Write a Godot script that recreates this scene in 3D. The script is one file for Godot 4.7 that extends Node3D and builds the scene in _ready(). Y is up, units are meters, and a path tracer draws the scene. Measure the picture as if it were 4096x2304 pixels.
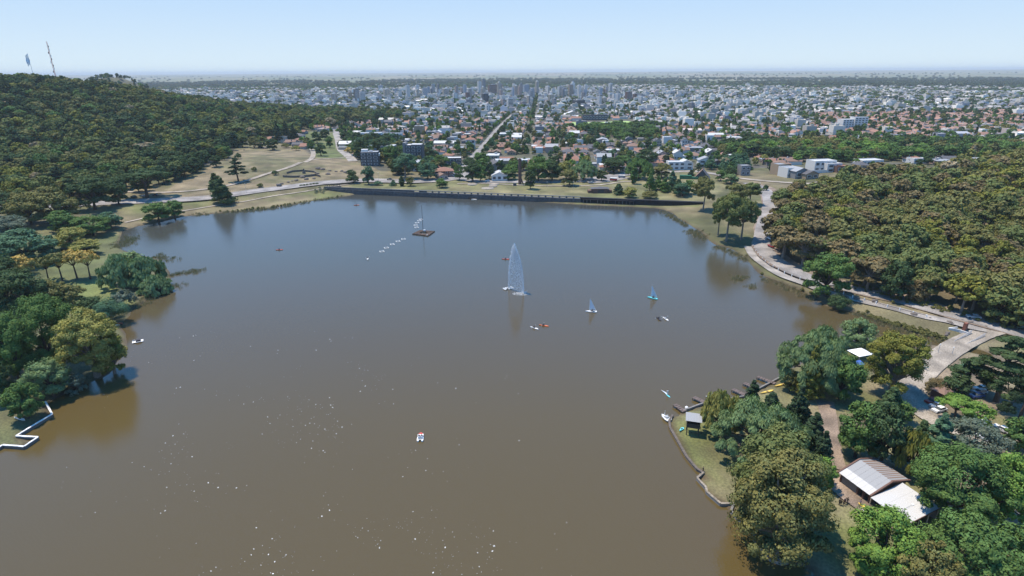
extends Node3D
# An aerial view over a brown reservoir: dam, wooded hills left and right, a wooded point with boathouse, and a town on the plain beyond. Units are metres, y is up, the lake surface is y = 0.

var rng := RandomNumberGenerator.new()
var names := {}
var M := {}
var lake := PackedVector2Array()
var sdg := PackedFloat32Array()
var sd_x0 := -330.0
var sd_z0 := -560.0
var sd_step := 3.0
var sd_nx := 0
var sd_nz := 0
var field_noise := FastNoiseLite.new()
var patch_noise := FastNoiseLite.new()
var road_bed := {}


class MB:
	# collects flat-shaded, vertex-coloured triangles; front faces run clockwise
	var v := PackedVector3Array()
	var n := PackedVector3Array()
	var c := PackedColorArray()
	var col := Color(1, 1, 1)

	func tri(a: Vector3, b: Vector3, d: Vector3) -> void:
		var k := (d - a).cross(b - a).normalized()
		v.append(a); v.append(b); v.append(d)
		n.append(k); n.append(k); n.append(k)
		c.append(col); c.append(col); c.append(col)

	func quad(a: Vector3, b: Vector3, d: Vector3, e: Vector3) -> void:
		tri(a, b, d)
		tri(a, d, e)

	func box(at: Vector3, size: Vector3, turn := Basis()) -> void:
		var h := size * 0.5
		var ax := [turn.x * h.x, turn.y * h.y, turn.z * h.z]
		for i in 3:
			var u: Vector3 = ax[(i + 1) % 3]
			var w: Vector3 = ax[(i + 2) % 3]
			var p: Vector3 = ax[i]
			quad(at + p - u - w, at + p - u + w, at + p + u + w, at + p + u - w)
			quad(at - p - u - w, at - p + u - w, at - p + u + w, at - p - u + w)

	func beam(a: Vector3, b: Vector3, w: float, h: float) -> void:
		var d := b - a
		var z := d.normalized()
		var x := (Vector3.UP if absf(z.y) < 0.95 else Vector3.RIGHT).cross(z).normalized()
		box((a + b) * 0.5, Vector3(w, h, d.length()), Basis(x, z.cross(x), z))

	func tube(a: Vector3, b: Vector3, r0: float, r1: float, k := 6, caps := true) -> void:
		var z := (b - a).normalized()
		var x := (Vector3.UP if absf(z.y) < 0.95 else Vector3.RIGHT).cross(z).normalized()
		var y := z.cross(x)
		for i in k:
			var t0 := TAU * i / k
			var t1 := TAU * (i + 1) / k
			var d0 := x * cos(t0) + y * sin(t0)
			var d1 := x * cos(t1) + y * sin(t1)
			quad(a + d0 * r0, b + d0 * r1, b + d1 * r1, a + d1 * r0)
			if caps:
				tri(b, b + d1 * r1, b + d0 * r1)
				tri(a, a + d0 * r0, a + d1 * r0)

	func gable(at: Vector3, w: float, h: float, d: float, over: float, thick: float) -> void:
		# pitched roof of two slabs, ridge along z, eaves height at.y
		var hw := w * 0.5 + over
		var hd := d * 0.5 + over
		var drop := h * over / (w * 0.5)
		for s in [-1.0, 1.0]:
			var e0 := at + Vector3(s * hw, -drop, -hd)
			var e1 := at + Vector3(s * hw, -drop, hd)
			var r0 := at + Vector3(0, h, -hd)
			var r1 := at + Vector3(0, h, hd)
			var t := Vector3(0, thick, 0)
			if s > 0:
				quad(e0 + t, e1 + t, r1 + t, r0 + t)
				quad(e0, r0, r1, e1)
			else:
				quad(e1 + t, e0 + t, r0 + t, r1 + t)
				quad(e1, r1, r0, e0)
			quad(e0, e1, e1 + t, e0 + t)
			quad(e1, r1, r1 + t, e1 + t)
			quad(e0, e0 + t, r0 + t, r0)

	func gable_ends(at: Vector3, w: float, h: float, d: float) -> void:
		for s in [-1.0, 1.0]:
			tri(at + Vector3(-w * 0.5, 0, s * d * 0.5), at + Vector3(0, h, s * d * 0.5), at + Vector3(w * 0.5, 0, s * d * 0.5))

	func hip(at: Vector3, w: float, h: float, d: float, over: float) -> void:
		var hw := w * 0.5 + over
		var hd := d * 0.5 + over
		var k := maxf(hd - hw, 0.3)
		var a := at + Vector3(-hw, 0, -hd)
		var b := at + Vector3(hw, 0, -hd)
		var e := at + Vector3(hw, 0, hd)
		var f := at + Vector3(-hw, 0, hd)
		var r0 := at + Vector3(0, h, -k)
		var r1 := at + Vector3(0, h, k)
		tri(a, b, r0)
		quad(b, e, r1, r0)
		tri(e, f, r1)
		quad(f, a, r0, r1)
		quad(a, f, e, b)

	func ball(at: Vector3, r: Vector3, rings := 5, segs := 8) -> void:
		for i in rings:
			var a0 := -PI / 2 + PI * i / rings
			var a1 := -PI / 2 + PI * (i + 1) / rings
			for j in segs:
				var t0 := TAU * j / segs
				var t1 := TAU * (j + 1) / segs
				quad(at + Vector3(cos(a0) * cos(t0), sin(a0), cos(a0) * sin(t0)) * r, at + Vector3(cos(a0) * cos(t1), sin(a0), cos(a0) * sin(t1)) * r, at + Vector3(cos(a1) * cos(t1), sin(a1), cos(a1) * sin(t1)) * r, at + Vector3(cos(a1) * cos(t0), sin(a1), cos(a1) * sin(t0)) * r)

	func hull(length: float, width: float, depth: float, deck := true, stern := 0.55) -> void:
		# a boat's hull, bow towards -z, deck edge at y = depth
		var k := 10
		var prev := []
		for i in k + 1:
			var t := float(i) / k
			var z := lerpf(-length * 0.5, length * 0.5, t)
			var w := width * 0.5 * pow(sin(clampf(t * 1.25, 0, 1) * PI * 0.5), 0.8) if t < 0.8 else width * 0.5 * lerpf(1.0, stern, (t - 0.8) / 0.2)
			w = maxf(w, 0.02)
			var sheer := depth * (1.0 + 0.25 * pow(1.0 - t, 3.0))
			var ring := [Vector3(-w, sheer, z), Vector3(-w * 0.75, depth * 0.25, z), Vector3(0, 0 if t > 0.08 else depth * 0.4, z), Vector3(w * 0.75, depth * 0.25, z), Vector3(w, sheer, z)]
			if i > 0:
				for j in 4:
					quad(prev[j], ring[j], ring[j + 1], prev[j + 1])
				if deck:
					quad(prev[4], ring[4], ring[0], prev[0])
			prev = ring
		quad(prev[0], prev[1], prev[3], prev[4])
		tri(prev[1], prev[2], prev[3])

	func mesh(mat: Material) -> ArrayMesh:
		var a := []
		a.resize(Mesh.ARRAY_MAX)
		a[Mesh.ARRAY_VERTEX] = v
		a[Mesh.ARRAY_NORMAL] = n
		a[Mesh.ARRAY_COLOR] = c
		var m := ArrayMesh.new()
		m.add_surface_from_arrays(Mesh.PRIMITIVE_TRIANGLES, a)
		m.surface_set_material(0, mat)
		return m


func numbered(called: String) -> String:
	var k: int = names.get(called, 0)
	names[called] = k + 1
	return called if k == 0 else "%s_%03d" % [called, k]


func tag(o: Node3D, label: String, category := "", group := "") -> void:
	o.set_meta("label", label)
	if category:
		o.set_meta("category", category)
	if group:
		o.set_meta("group", group)


func thing(called: String, label: String, category: String, at := Vector3.ZERO, turn := 0.0, group := "") -> Node3D:
	var o := Node3D.new()
	o.name = numbered(called)
	add_child(o)
	o.position = at
	o.rotation.y = turn
	tag(o, label, category, group)
	return o


func part(called: String, b: MB, mat: Material, parent: Node3D) -> MeshInstance3D:
	return piece(called, b.mesh(mat), parent)


func piece(called: String, mesh: Mesh, parent: Node3D) -> MeshInstance3D:
	var o := MeshInstance3D.new()
	o.mesh = mesh
	if parent == self:
		o.name = numbered(called)
	else:
		o.name = called
	parent.add_child(o, true)
	return o


func struct(called: String, mesh: Mesh) -> MeshInstance3D:
	var o := piece(called, mesh, self)
	o.set_meta("kind", "structure")
	o.set_meta("label", called.replace("_", " "))
	return o


func stuff(o: Node3D, label: String) -> void:
	o.set_meta("kind", "stuff")
	o.set_meta("label", label)


func copy_of(o: Node3D, called: String, at: Vector3, turn: float, scl: Vector3, label: String, category: String, group := "") -> Node3D:
	var r: Node3D = o.duplicate()
	r.name = numbered(called)
	add_child(r)
	r.position = at
	r.rotation = Vector3(0, turn, 0)
	r.scale = scl
	tag(r, label, category, group)
	return r


func lin(r: float, g: float, b: float) -> Color:
	return Color(r, g, b).linear_to_srgb()


func mat(called: String, r: float, g: float, b: float, rough := 0.8, vertex := true) -> StandardMaterial3D:
	var m := StandardMaterial3D.new()
	m.resource_name = called
	m.albedo_color = lin(r, g, b)
	m.roughness = rough
	m.vertex_color_use_as_albedo = vertex
	M[called] = m
	return m


func noise_tex(size: int, freq: float, oct: int, lo: float, hi: float, sd: int, kind := FastNoiseLite.TYPE_SIMPLEX_SMOOTH, normal := false, bump := 4.0) -> NoiseTexture2D:
	var f := FastNoiseLite.new()
	f.noise_type = kind
	f.seed = sd
	f.frequency = freq
	f.fractal_octaves = oct
	var t := NoiseTexture2D.new()
	t.width = size
	t.height = size
	t.seamless = true
	t.noise = f
	if normal:
		t.as_normal_map = true
		t.bump_strength = bump
	else:
		var g := Gradient.new()
		g.set_color(0, Color(lo, lo, lo))
		g.set_color(1, Color(hi, hi, hi))
		t.color_ramp = g
	return t


func grain(m: StandardMaterial3D, tex: Texture2D, metres: float, fine: Texture2D = null, fine_metres := 1.0) -> void:
	m.albedo_texture = tex
	m.uv1_triplanar = true
	m.uv1_world_triplanar = true
	m.uv1_scale = Vector3.ONE / metres
	if fine:
		m.detail_enabled = true
		m.detail_blend_mode = BaseMaterial3D.BLEND_MODE_MUL
		m.detail_albedo = fine
		m.detail_uv_layer = BaseMaterial3D.DETAIL_UV_2
		m.uv2_triplanar = true
		m.uv2_world_triplanar = true
		m.uv2_scale = Vector3.ONE / fine_metres


func s01(t: float) -> float:
	t = clampf(t, 0.0, 1.0)
	return t * t * (3.0 - 2.0 * t)


func bell(x: float, z: float, cx: float, cz: float, sx: float, sz: float) -> float:
	var a := (x - cx) / sx
	var b := (z - cz) / sz
	return exp(-0.5 * (a * a + b * b))


func exact_shore(p: Vector2) -> float:
	var best := 1e18
	var inside := false
	var k := lake.size()
	var b := lake[k - 1]
	for i in k:
		var a := lake[i]
		var e := b - a
		var w := p - a
		var t := clampf(w.dot(e) / e.length_squared(), 0.0, 1.0)
		best = minf(best, (w - e * t).length_squared())
		if (a.y > p.y) != (b.y > p.y) and p.x < e.x * (p.y - a.y) / e.y + a.x:
			inside = not inside
		b = a
	return -sqrt(best) if inside else sqrt(best)


func shore(x: float, z: float) -> float:
	# metres to the lake's edge, negative on the water
	var u := (x - sd_x0) / sd_step
	var w := (z - sd_z0) / sd_step
	if u < 0 or w < 0 or u >= sd_nx - 1 or w >= sd_nz - 1:
		return 80.0
	var i := int(u)
	var j := int(w)
	u -= i
	w -= j
	var a := lerpf(sdg[j * sd_nx + i], sdg[j * sd_nx + i + 1], u)
	var b := lerpf(sdg[(j + 1) * sd_nx + i], sdg[(j + 1) * sd_nx + i + 1], u)
	return lerpf(a, b, w)


func land(x: float, z: float) -> float:
	# height of the ground
	var sd := shore(x, z)
	if sd < 0.0:
		return maxf(-2.5, sd * 0.6)
	var h := 0.7 * (1.0 - exp(-sd / 1.2))
	h += 3.6 * s01(sd / 45.0) * s01((-z - 240.0) / 120.0)
	if x > 100.0:
		h += 1.6 * s01(sd / 14.0) * (1.0 - s01((-z - 240.0) / 120.0)) * s01((-z - 175.0) / 30.0)
	var away := s01((sd - 18.0) / 90.0)
	h += away * (94.0 * bell(x, z, -730, -860, 190, 260) + 7.0 * bell(x, z, -235, -575, 60, 55) + 14.0 * bell(x, z, 430, -380, 120, 120) + 6.0 * bell(x, z, 330, -210, 90, 60))
	# the bank that the dam holds back rises straight behind its wall
	var t := (x - DAM_A.x) / (DAM_B.x - DAM_A.x)
	if t > -0.1 and t < 1.12 and z > -560.0:
		var back := (lerpf(DAM_A.y, DAM_B.y, t)) - z
		if back > 2.0:
			h = lerpf(h, maxf(h, 3.4), s01((back - 2.0) / 2.0) * s01((t + 0.1) / 0.1) * s01((1.12 - t) / 0.12))
	var d := sqrt(x * x + z * z)
	if d > 1000.0:
		h += 66.0 * bell(x, z, -1040, -1600, 60, 90) + 20.0 * bell(x, z, -1100, -1750, 200, 200)
		if d > 4500.0:
			h += 26.0 * s01((d - 4500.0) / 9000.0) * (1.0 + 0.8 * field_noise.get_noise_2d(x * 0.02, z * 0.02)) + 30.0 * s01((d - 14000.0) / 12000.0)
	return h


func on_land(p: Vector3) -> Vector3:
	return Vector3(p.x, land(p.x, p.z), p.z)


func inside(poly: PackedVector2Array, x: float, z: float) -> bool:
	return Geometry2D.is_point_in_polygon(Vector2(x, z), poly)


func smooth_line(pts: PackedVector2Array, step: float) -> PackedVector2Array:
	var cv := Curve2D.new()
	for i in pts.size():
		var a := pts[maxi(i - 1, 0)]
		var b := pts[mini(i + 1, pts.size() - 1)]
		var t := (b - a) / 6.0
		cv.add_point(pts[i], -t, t)
	var out := PackedVector2Array()
	var l := cv.get_baked_length()
	var k := maxi(1, int(l / step))
	for i in k + 1:
		out.append(cv.sample_baked(l * i / k, true))
	return out


func ribbon(called: String, pts: PackedVector2Array, width: float, lift: float, m: Material, step := 4.0, side := 0.0, edge_noise := 0.0, bed := 8.0) -> MeshInstance3D:
	var line := smooth_line(pts, step)
	var b := MB.new()
	var prev := []
	var k := maxi(2, int(width / 1.5) + 1)
	var level := PackedFloat32Array()
	for i in line.size():
		var d := (line[mini(i + 1, line.size() - 1)] - line[maxi(i - 1, 0)]).normalized()
		var nn := Vector2(-d.y, d.x)
		var y := 0.0
		for j in 5:
			var q := line[i] + nn * (bed * (j / 4.0 - 0.5))
			y += maxf(land(q.x, q.y), 0.9) / 5.0
		level.append(y)
	for i in line.size():
		var d := (line[mini(i + 1, line.size() - 1)] - line[maxi(i - 1, 0)]).normalized()
		var nn := Vector2(-d.y, d.x)
		var row := []
		var wob := width * (1.0 + edge_noise * patch_noise.get_noise_2d(line[i].x * 3.0, line[i].y * 3.0))
		var y := (level[maxi(i - 1, 0)] + level[i] + level[mini(i + 1, line.size() - 1)]) / 3.0
		for j in k + 1:
			var q := line[i] + nn * (side + wob * (float(j) / k - 0.5))
			row.append(Vector3(q.x, y + lift, q.y))
		for j in range(int(-width * 0.5) - 1, int(width * 0.5) + 2):
			var q := line[i] + nn * (side + j)
			for u in [Vector2(-1.2, -1.2), Vector2(1.2, 1.2), Vector2(1.2, -1.2), Vector2(-1.2, 1.2)]:
				var key := Vector2i(roundi((q.x + u.x) / 2.5), roundi((q.y + u.y) / 2.5))
				road_bed[key] = minf(road_bed.get(key, 1e9), y)
		if i > 0:
			for j in k:
				b.quad(prev[j], row[j], row[j + 1], prev[j + 1])
		prev = row
	return struct(called, b.mesh(m))


func multi(called: String, mesh: Mesh, where: Array[Transform3D], tints: PackedColorArray, label: String) -> void:
	if where.is_empty():
		return
	var mm := MultiMesh.new()
	mm.transform_format = MultiMesh.TRANSFORM_3D
	mm.use_colors = true
	mm.mesh = mesh
	mm.instance_count = where.size()
	for i in where.size():
		mm.set_instance_transform(i, where[i])
		mm.set_instance_color(i, tints[i] if tints.size() > i else Color.WHITE)
	var o := MultiMeshInstance3D.new()
	o.multimesh = mm
	o.name = numbered(called)
	add_child(o)
	stuff(o, label)


func materials() -> void:
	var coarse := noise_tex(512, 0.012, 5, 0.62, 1.0, 3)
	var fine := noise_tex(1024, 0.035, 5, 0.68, 1.0, 5)
	var streak := noise_tex(256, 0.03, 4, 0.55, 1.0, 9)
	var g := mat("ground", 1, 1, 1, 0.95)
	grain(g, coarse, 140.0, fine, 33.0)
	grain(mat("asphalt", 0.54, 0.505, 0.485, 0.9), coarse, 90.0, fine, 27.0)
	grain(mat("path_concrete", 0.62, 0.57, 0.52, 0.9), coarse, 70.0, fine, 21.0)
	grain(mat("dirt", 0.50, 0.38, 0.29, 0.95), coarse, 60.0, fine, 19.0)
	grain(mat("sand_path", 0.66, 0.575, 0.475, 0.95), coarse, 64.0, fine, 23.0)
	grain(mat("stone", 0.30, 0.28, 0.275, 0.9), streak, 17.0, fine, 11.0)
	grain(mat("dark_stone", 0.042, 0.042, 0.05, 0.9), streak, 15.0, fine, 9.0)
	grain(mat("concrete", 0.30, 0.29, 0.28, 0.9), fine, 3.0)
	grain(mat("rock", 0.20, 0.17, 0.15, 0.95), fine, 2.0)
	grain(mat("wall_white", 0.88, 0.865, 0.84, 0.8), fine, 9.0)
	grain(mat("wall_cream", 0.55, 0.49, 0.40, 0.85), fine, 9.0)
	grain(mat("wall_grey", 0.30, 0.30, 0.31, 0.85), fine, 9.0)
	grain(mat("wall_brown", 0.20, 0.11, 0.085, 0.85), fine, 9.0)
	grain(mat("wall_pink", 0.50, 0.38, 0.33, 0.85), fine, 9.0)
	grain(mat("wall_blue", 0.42, 0.49, 0.58, 0.85), fine, 9.0)
	grain(mat("wall_slate", 0.085, 0.095, 0.11, 0.8), fine, 9.0)
	grain(mat("wall_tan", 0.45, 0.34, 0.24, 0.85), fine, 9.0)
	grain(mat("roof_tile", 0.36, 0.18, 0.125, 0.85), fine, 12.0)
	grain(mat("roof_tile_old", 0.30, 0.19, 0.145, 0.9), fine, 3.0)
	grain(mat("roof_zinc", 0.42, 0.43, 0.45, 0.5), fine, 5.0)
	grain(mat("roof_white", 0.72, 0.72, 0.72, 0.6), fine, 6.0)
	grain(mat("roof_dark", 0.12, 0.12, 0.135, 0.8), fine, 5.0)
	mat("glass", 0.05, 0.065, 0.08, 0.15)
	mat("white_paint", 0.78, 0.78, 0.77, 0.5)
	mat("grey_paint", 0.36, 0.37, 0.38, 0.5)
	mat("dark_metal", 0.035, 0.035, 0.04, 0.5)
	mat("steel", 0.40, 0.41, 0.43, 0.45)
	mat("rubber", 0.02, 0.02, 0.02, 0.8)
	grain(mat("wood", 0.16, 0.10, 0.07, 0.85), streak, 2.0)
	grain(mat("grey_wood", 0.25, 0.19, 0.17, 0.85), streak, 2.0)
	grain(mat("brick", 0.30, 0.115, 0.075, 0.9), fine, 2.0)
	mat("red_hull", 0.62, 0.10, 0.05, 0.35)
	mat("orange_hull", 0.70, 0.17, 0.05, 0.35)
	mat("yellow_hull", 0.75, 0.52, 0.10, 0.35)
	mat("turquoise_hull", 0.14, 0.58, 0.62, 0.35)
	mat("blue_cloth", 0.05, 0.13, 0.42, 0.7)
	mat("dark_cloth", 0.03, 0.03, 0.045, 0.85)
	mat("skin", 0.38, 0.22, 0.15, 0.7)
	mat("car_white", 0.75, 0.75, 0.75, 0.25)
	mat("car_silver", 0.40, 0.42, 0.44, 0.3)
	mat("car_black", 0.02, 0.02, 0.024, 0.25)
	mat("car_red", 0.35, 0.03, 0.025, 0.25)
	mat("car_green", 0.02, 0.07, 0.05, 0.25)
	mat("car_blue", 0.04, 0.09, 0.25, 0.25)
	mat("red_paint", 0.50, 0.05, 0.035, 0.5)
	mat("container_green", 0.02, 0.13, 0.06, 0.6)
	mat("tent_cloth", 0.82, 0.83, 0.84, 0.6)
	mat("pitch_green", 0.30, 0.42, 0.14, 0.9)
	mat("copper_green", 0.10, 0.22, 0.18, 0.7)
	var sail := mat("sail", 0.60, 0.67, 0.76, 0.5)
	sail.backlight_enabled = true
	sail.backlight = Color(0.5, 0.55, 0.6)
	for k in M:
		M[k].cull_mode = BaseMaterial3D.CULL_DISABLED
	# foliage: one leaf material per tint, shade and hue of single leaves ride on the vertices
	for row in [["olive", 0.140, 0.135, 0.050], ["rust", 0.150, 0.118, 0.060], ["eucalypt", 0.112, 0.132, 0.048], ["dark", 0.052, 0.082, 0.036], ["leafy", 0.082, 0.138, 0.042], ["bright", 0.125, 0.205, 0.045], ["willow", 0.135, 0.190, 0.085], ["lime", 0.215, 0.205, 0.062], ["pine", 0.034, 0.056, 0.030], ["grey", 0.105, 0.130, 0.098], ["gold", 0.43, 0.30, 0.095], ["pale", 0.27, 0.215, 0.14], ["reed", 0.22, 0.18, 0.11], ["teal", 0.070, 0.130, 0.075], ["golden_green", 0.150, 0.150, 0.035], ["mass", 0.588, 0.588, 0.588]]:
		var m := mat("leaf_" + row[0], row[1] * 1.7, row[2] * 1.7, row[3] * 1.7, 0.65)
		m.cull_mode = BaseMaterial3D.CULL_DISABLED
		m.backlight_enabled = true
		m.backlight = Color(0.48, 0.55, 0.28)
		m.metallic_specular = 0.15
	grain(mat("bark_pale", 0.36, 0.31, 0.26, 0.9), streak, 2.0)
	grain(mat("bark", 0.115, 0.085, 0.065, 0.95), streak, 1.5)
	var w := StandardMaterial3D.new()
	w.resource_name = "lake_water"
	w.albedo_color = Color.WHITE
	w.vertex_color_use_as_albedo = true
	w.roughness = 0.09
	w.metallic_specular = 0.5
	w.normal_enabled = true
	w.normal_texture = noise_tex(1024, 0.035, 4, 0, 1, 21, FastNoiseLite.TYPE_SIMPLEX_SMOOTH, true, 5.0)
	w.normal_scale = 0.14
	w.uv1_triplanar = true
	w.uv1_world_triplanar = true
	w.uv1_scale = Vector3(1.0 / 38.0, 1.0 / 30.0, 1.0 / 19.0)
	M["lake_water"] = w


func ground_color(x: float, z: float, sd: float) -> Color:
	var nz := patch_noise.get_noise_2d(x, z)
	var n2 := patch_noise.get_noise_2d(x * 4.0 + 300.0, z * 4.0)
	var d := sqrt(x * x + z * z)
	var grass := Color(0.185, 0.19, 0.075)
	var dry := Color(0.43, 0.345, 0.205)
	var c := grass.lerp(dry, clampf(0.35 + nz * 0.9 + n2 * 0.4, 0.0, 1.0))
	if d < 1400.0:
		if inside(Z_FOREST_R, x, z):
			c = Color(0.32, 0.235, 0.165).lerp(Color(0.22, 0.20, 0.10), clampf(0.5 + nz, 0, 1))
		elif inside(Z_TAN, x, z):
			c = dry.lerp(Color(0.25, 0.235, 0.11), clampf(0.4 + nz * 1.4 + n2 * 1.1, 0.0, 1.0))
		elif inside(Z_LAWN, x, z):
			c = Color(0.17, 0.235, 0.06).lerp(Color(0.25, 0.27, 0.10), clampf(0.5 + nz + n2, 0, 1))
		elif inside(Z_LAWN_L, x, z):
			c = Color(0.27, 0.34, 0.10).lerp(Color(0.33, 0.36, 0.14), clampf(0.5 + nz, 0, 1))
		elif inside(Z_DAMPARK, x, z):
			c = Color(0.40, 0.36, 0.18).lerp(Color(0.27, 0.28, 0.11), clampf(0.4 + nz * 1.2 + n2 * 0.8, 0.0, 1.0))
		elif inside(Z_POINT, x, z):
			c = Color(0.28, 0.30, 0.10).lerp(Color(0.42, 0.33, 0.23), clampf(0.36 + nz * 1.3 + n2 * 0.8, 0.0, 1.0))
		elif inside(Z_SHORE_L, x, z):
			c = Color(0.26, 0.275, 0.10).lerp(Color(0.40, 0.33, 0.19), clampf(0.35 + nz * 1.5 + n2 * 0.8, 0.0, 1.0))
		elif inside(Z_WOOD_L, x, z):
			c = Color(0.20, 0.235, 0.085).lerp(Color(0.27, 0.22, 0.13), clampf(0.4 + nz, 0, 1))
		elif sd > 30.0 and z < -540.0:
			c = Color(0.20, 0.185, 0.16).lerp(grass, clampf(0.45 + nz, 0.1, 0.9))
	else:
		c = Color(0.20, 0.19, 0.175).lerp(grass, clampf(0.35 + nz + n2 * 0.3, 0.0, 0.9))
		if d > 4200.0:
			var f := field_noise.get_noise_2d(x * 0.55 + z * 0.08, z * 0.16)
			var q := Color(0.27, 0.30, 0.15)
			if f > 0.25:
				q = Color(0.46, 0.40, 0.27)
			elif f > 0.0:
				q = Color(0.34, 0.34, 0.18)
			elif f < -0.35:
				q = Color(0.20, 0.25, 0.11)
			c = c.lerp(q, s01((d - 4200.0) / 1000.0))
	if sd < 1.6 and sd > -6.0:
		c = c.lerp(Color(0.17, 0.125, 0.075), s01((1.6 - sd) / 1.2))
	if sd <= -6.0 and sd > -79.0:
		c = Color(0.10, 0.08, 0.05)
	return c


func axis(a: float, b: float, step: float, far_lo: float, far_hi: float, grow: float) -> PackedFloat32Array:
	var out := PackedFloat32Array()
	var p := a
	while p <= b:
		out.append(p)
		p += step
	var s := step
	while p < far_hi:
		out.append(p)
		s *= grow
		p += s
	out.append(far_hi)
	var lo := PackedFloat32Array()
	s = step
	p = a - step
	while p > far_lo:
		lo.append(p)
		s *= grow
		p -= s
	lo.append(far_lo)
	lo.reverse()
	lo.append_array(out)
	return lo


func shore_grid() -> void:
	for p in LAKE:
		lake.append(p)
	sd_nx = 207
	sd_nz = 207
	sdg.resize(sd_nx * sd_nz)
	for j in sd_nz:
		for i in sd_nx:
			sdg[j * sd_nx + i] = exact_shore(Vector2(sd_x0 + i * sd_step, sd_z0 + j * sd_step))
	field_noise.seed = 11
	field_noise.noise_type = FastNoiseLite.TYPE_CELLULAR
	field_noise.cellular_return_type = FastNoiseLite.RETURN_CELL_VALUE
	field_noise.frequency = 0.0026
	patch_noise.seed = 4
	patch_noise.frequency = 0.011
	patch_noise.fractal_octaves = 3


func ground() -> void:
	var xs := axis(-300.0, 300.0, 2.5, -30000.0, 30000.0, 1.045)
	var zs := axis(-520.0, 20.0, 2.5, -34000.0, 400.0, 1.045)
	var nx := xs.size()
	var v := PackedVector3Array()
	var c := PackedColorArray()
	var idx := PackedInt32Array()
	v.resize(nx * zs.size())
	c.resize(nx * zs.size())
	for j in zs.size():
		for i in nx:
			var x := xs[i]
			var z := zs[j]
			var y := land(x, z)
			# the bed is dug out a little under roads and paths
			if y > 0.3 and absf(x) <= 300.0 and z >= -520.0 and road_bed.has(Vector2i(roundi(x / 2.5), roundi(z / 2.5))):
				y = minf(y, road_bed[Vector2i(roundi(x / 2.5), roundi(z / 2.5))] - 0.18)
			v[j * nx + i] = Vector3(x, y, z)
			c[j * nx + i] = ground_color(x, z, shore(x, z))
	for j in zs.size() - 1:
		for i in nx - 1:
			var a := j * nx + i
			idx.append_array([a, a + 1, a + nx + 1, a, a + nx + 1, a + nx])
	var normals := PackedVector3Array()
	normals.resize(v.size())
	for j in zs.size():
		for i in nx:
			var e: Vector3 = v[j * nx + mini(i + 1, nx - 1)] - v[j * nx + maxi(i - 1, 0)]
			var s: Vector3 = v[mini(j + 1, zs.size() - 1) * nx + i] - v[maxi(j - 1, 0) * nx + i]
			normals[j * nx + i] = s.cross(e).normalized()
	var a := []
	a.resize(Mesh.ARRAY_MAX)
	a[Mesh.ARRAY_VERTEX] = v
	a[Mesh.ARRAY_NORMAL] = normals
	a[Mesh.ARRAY_COLOR] = c
	a[Mesh.ARRAY_INDEX] = idx
	var m := ArrayMesh.new()
	m.add_surface_from_arrays(Mesh.PRIMITIVE_TRIANGLES, a)
	m.surface_set_material(0, M["ground"])
	struct("ground", m)
	var w := MB.new()
	for i in 12:
		for j in 12:
			var x0 := lerpf(-330.0, 330.0, i / 12.0)
			var x1 := lerpf(-330.0, 330.0, (i + 1) / 12.0)
			var z0 := lerpf(-500.0, 120.0, j / 12.0)
			var z1 := lerpf(-500.0, 120.0, (j + 1) / 12.0)
			w.quad(Vector3(x0, 0, z0), Vector3(x1, 0, z0), Vector3(x1, 0, z1), Vector3(x0, 0, z1))
	# muddy brown; bluish sky reflection is painted into the colour towards the dam
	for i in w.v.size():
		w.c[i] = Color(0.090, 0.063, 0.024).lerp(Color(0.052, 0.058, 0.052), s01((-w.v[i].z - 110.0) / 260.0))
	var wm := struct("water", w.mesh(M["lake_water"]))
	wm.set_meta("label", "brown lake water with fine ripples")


# ---------------------------------------------------------------- trees

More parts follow.
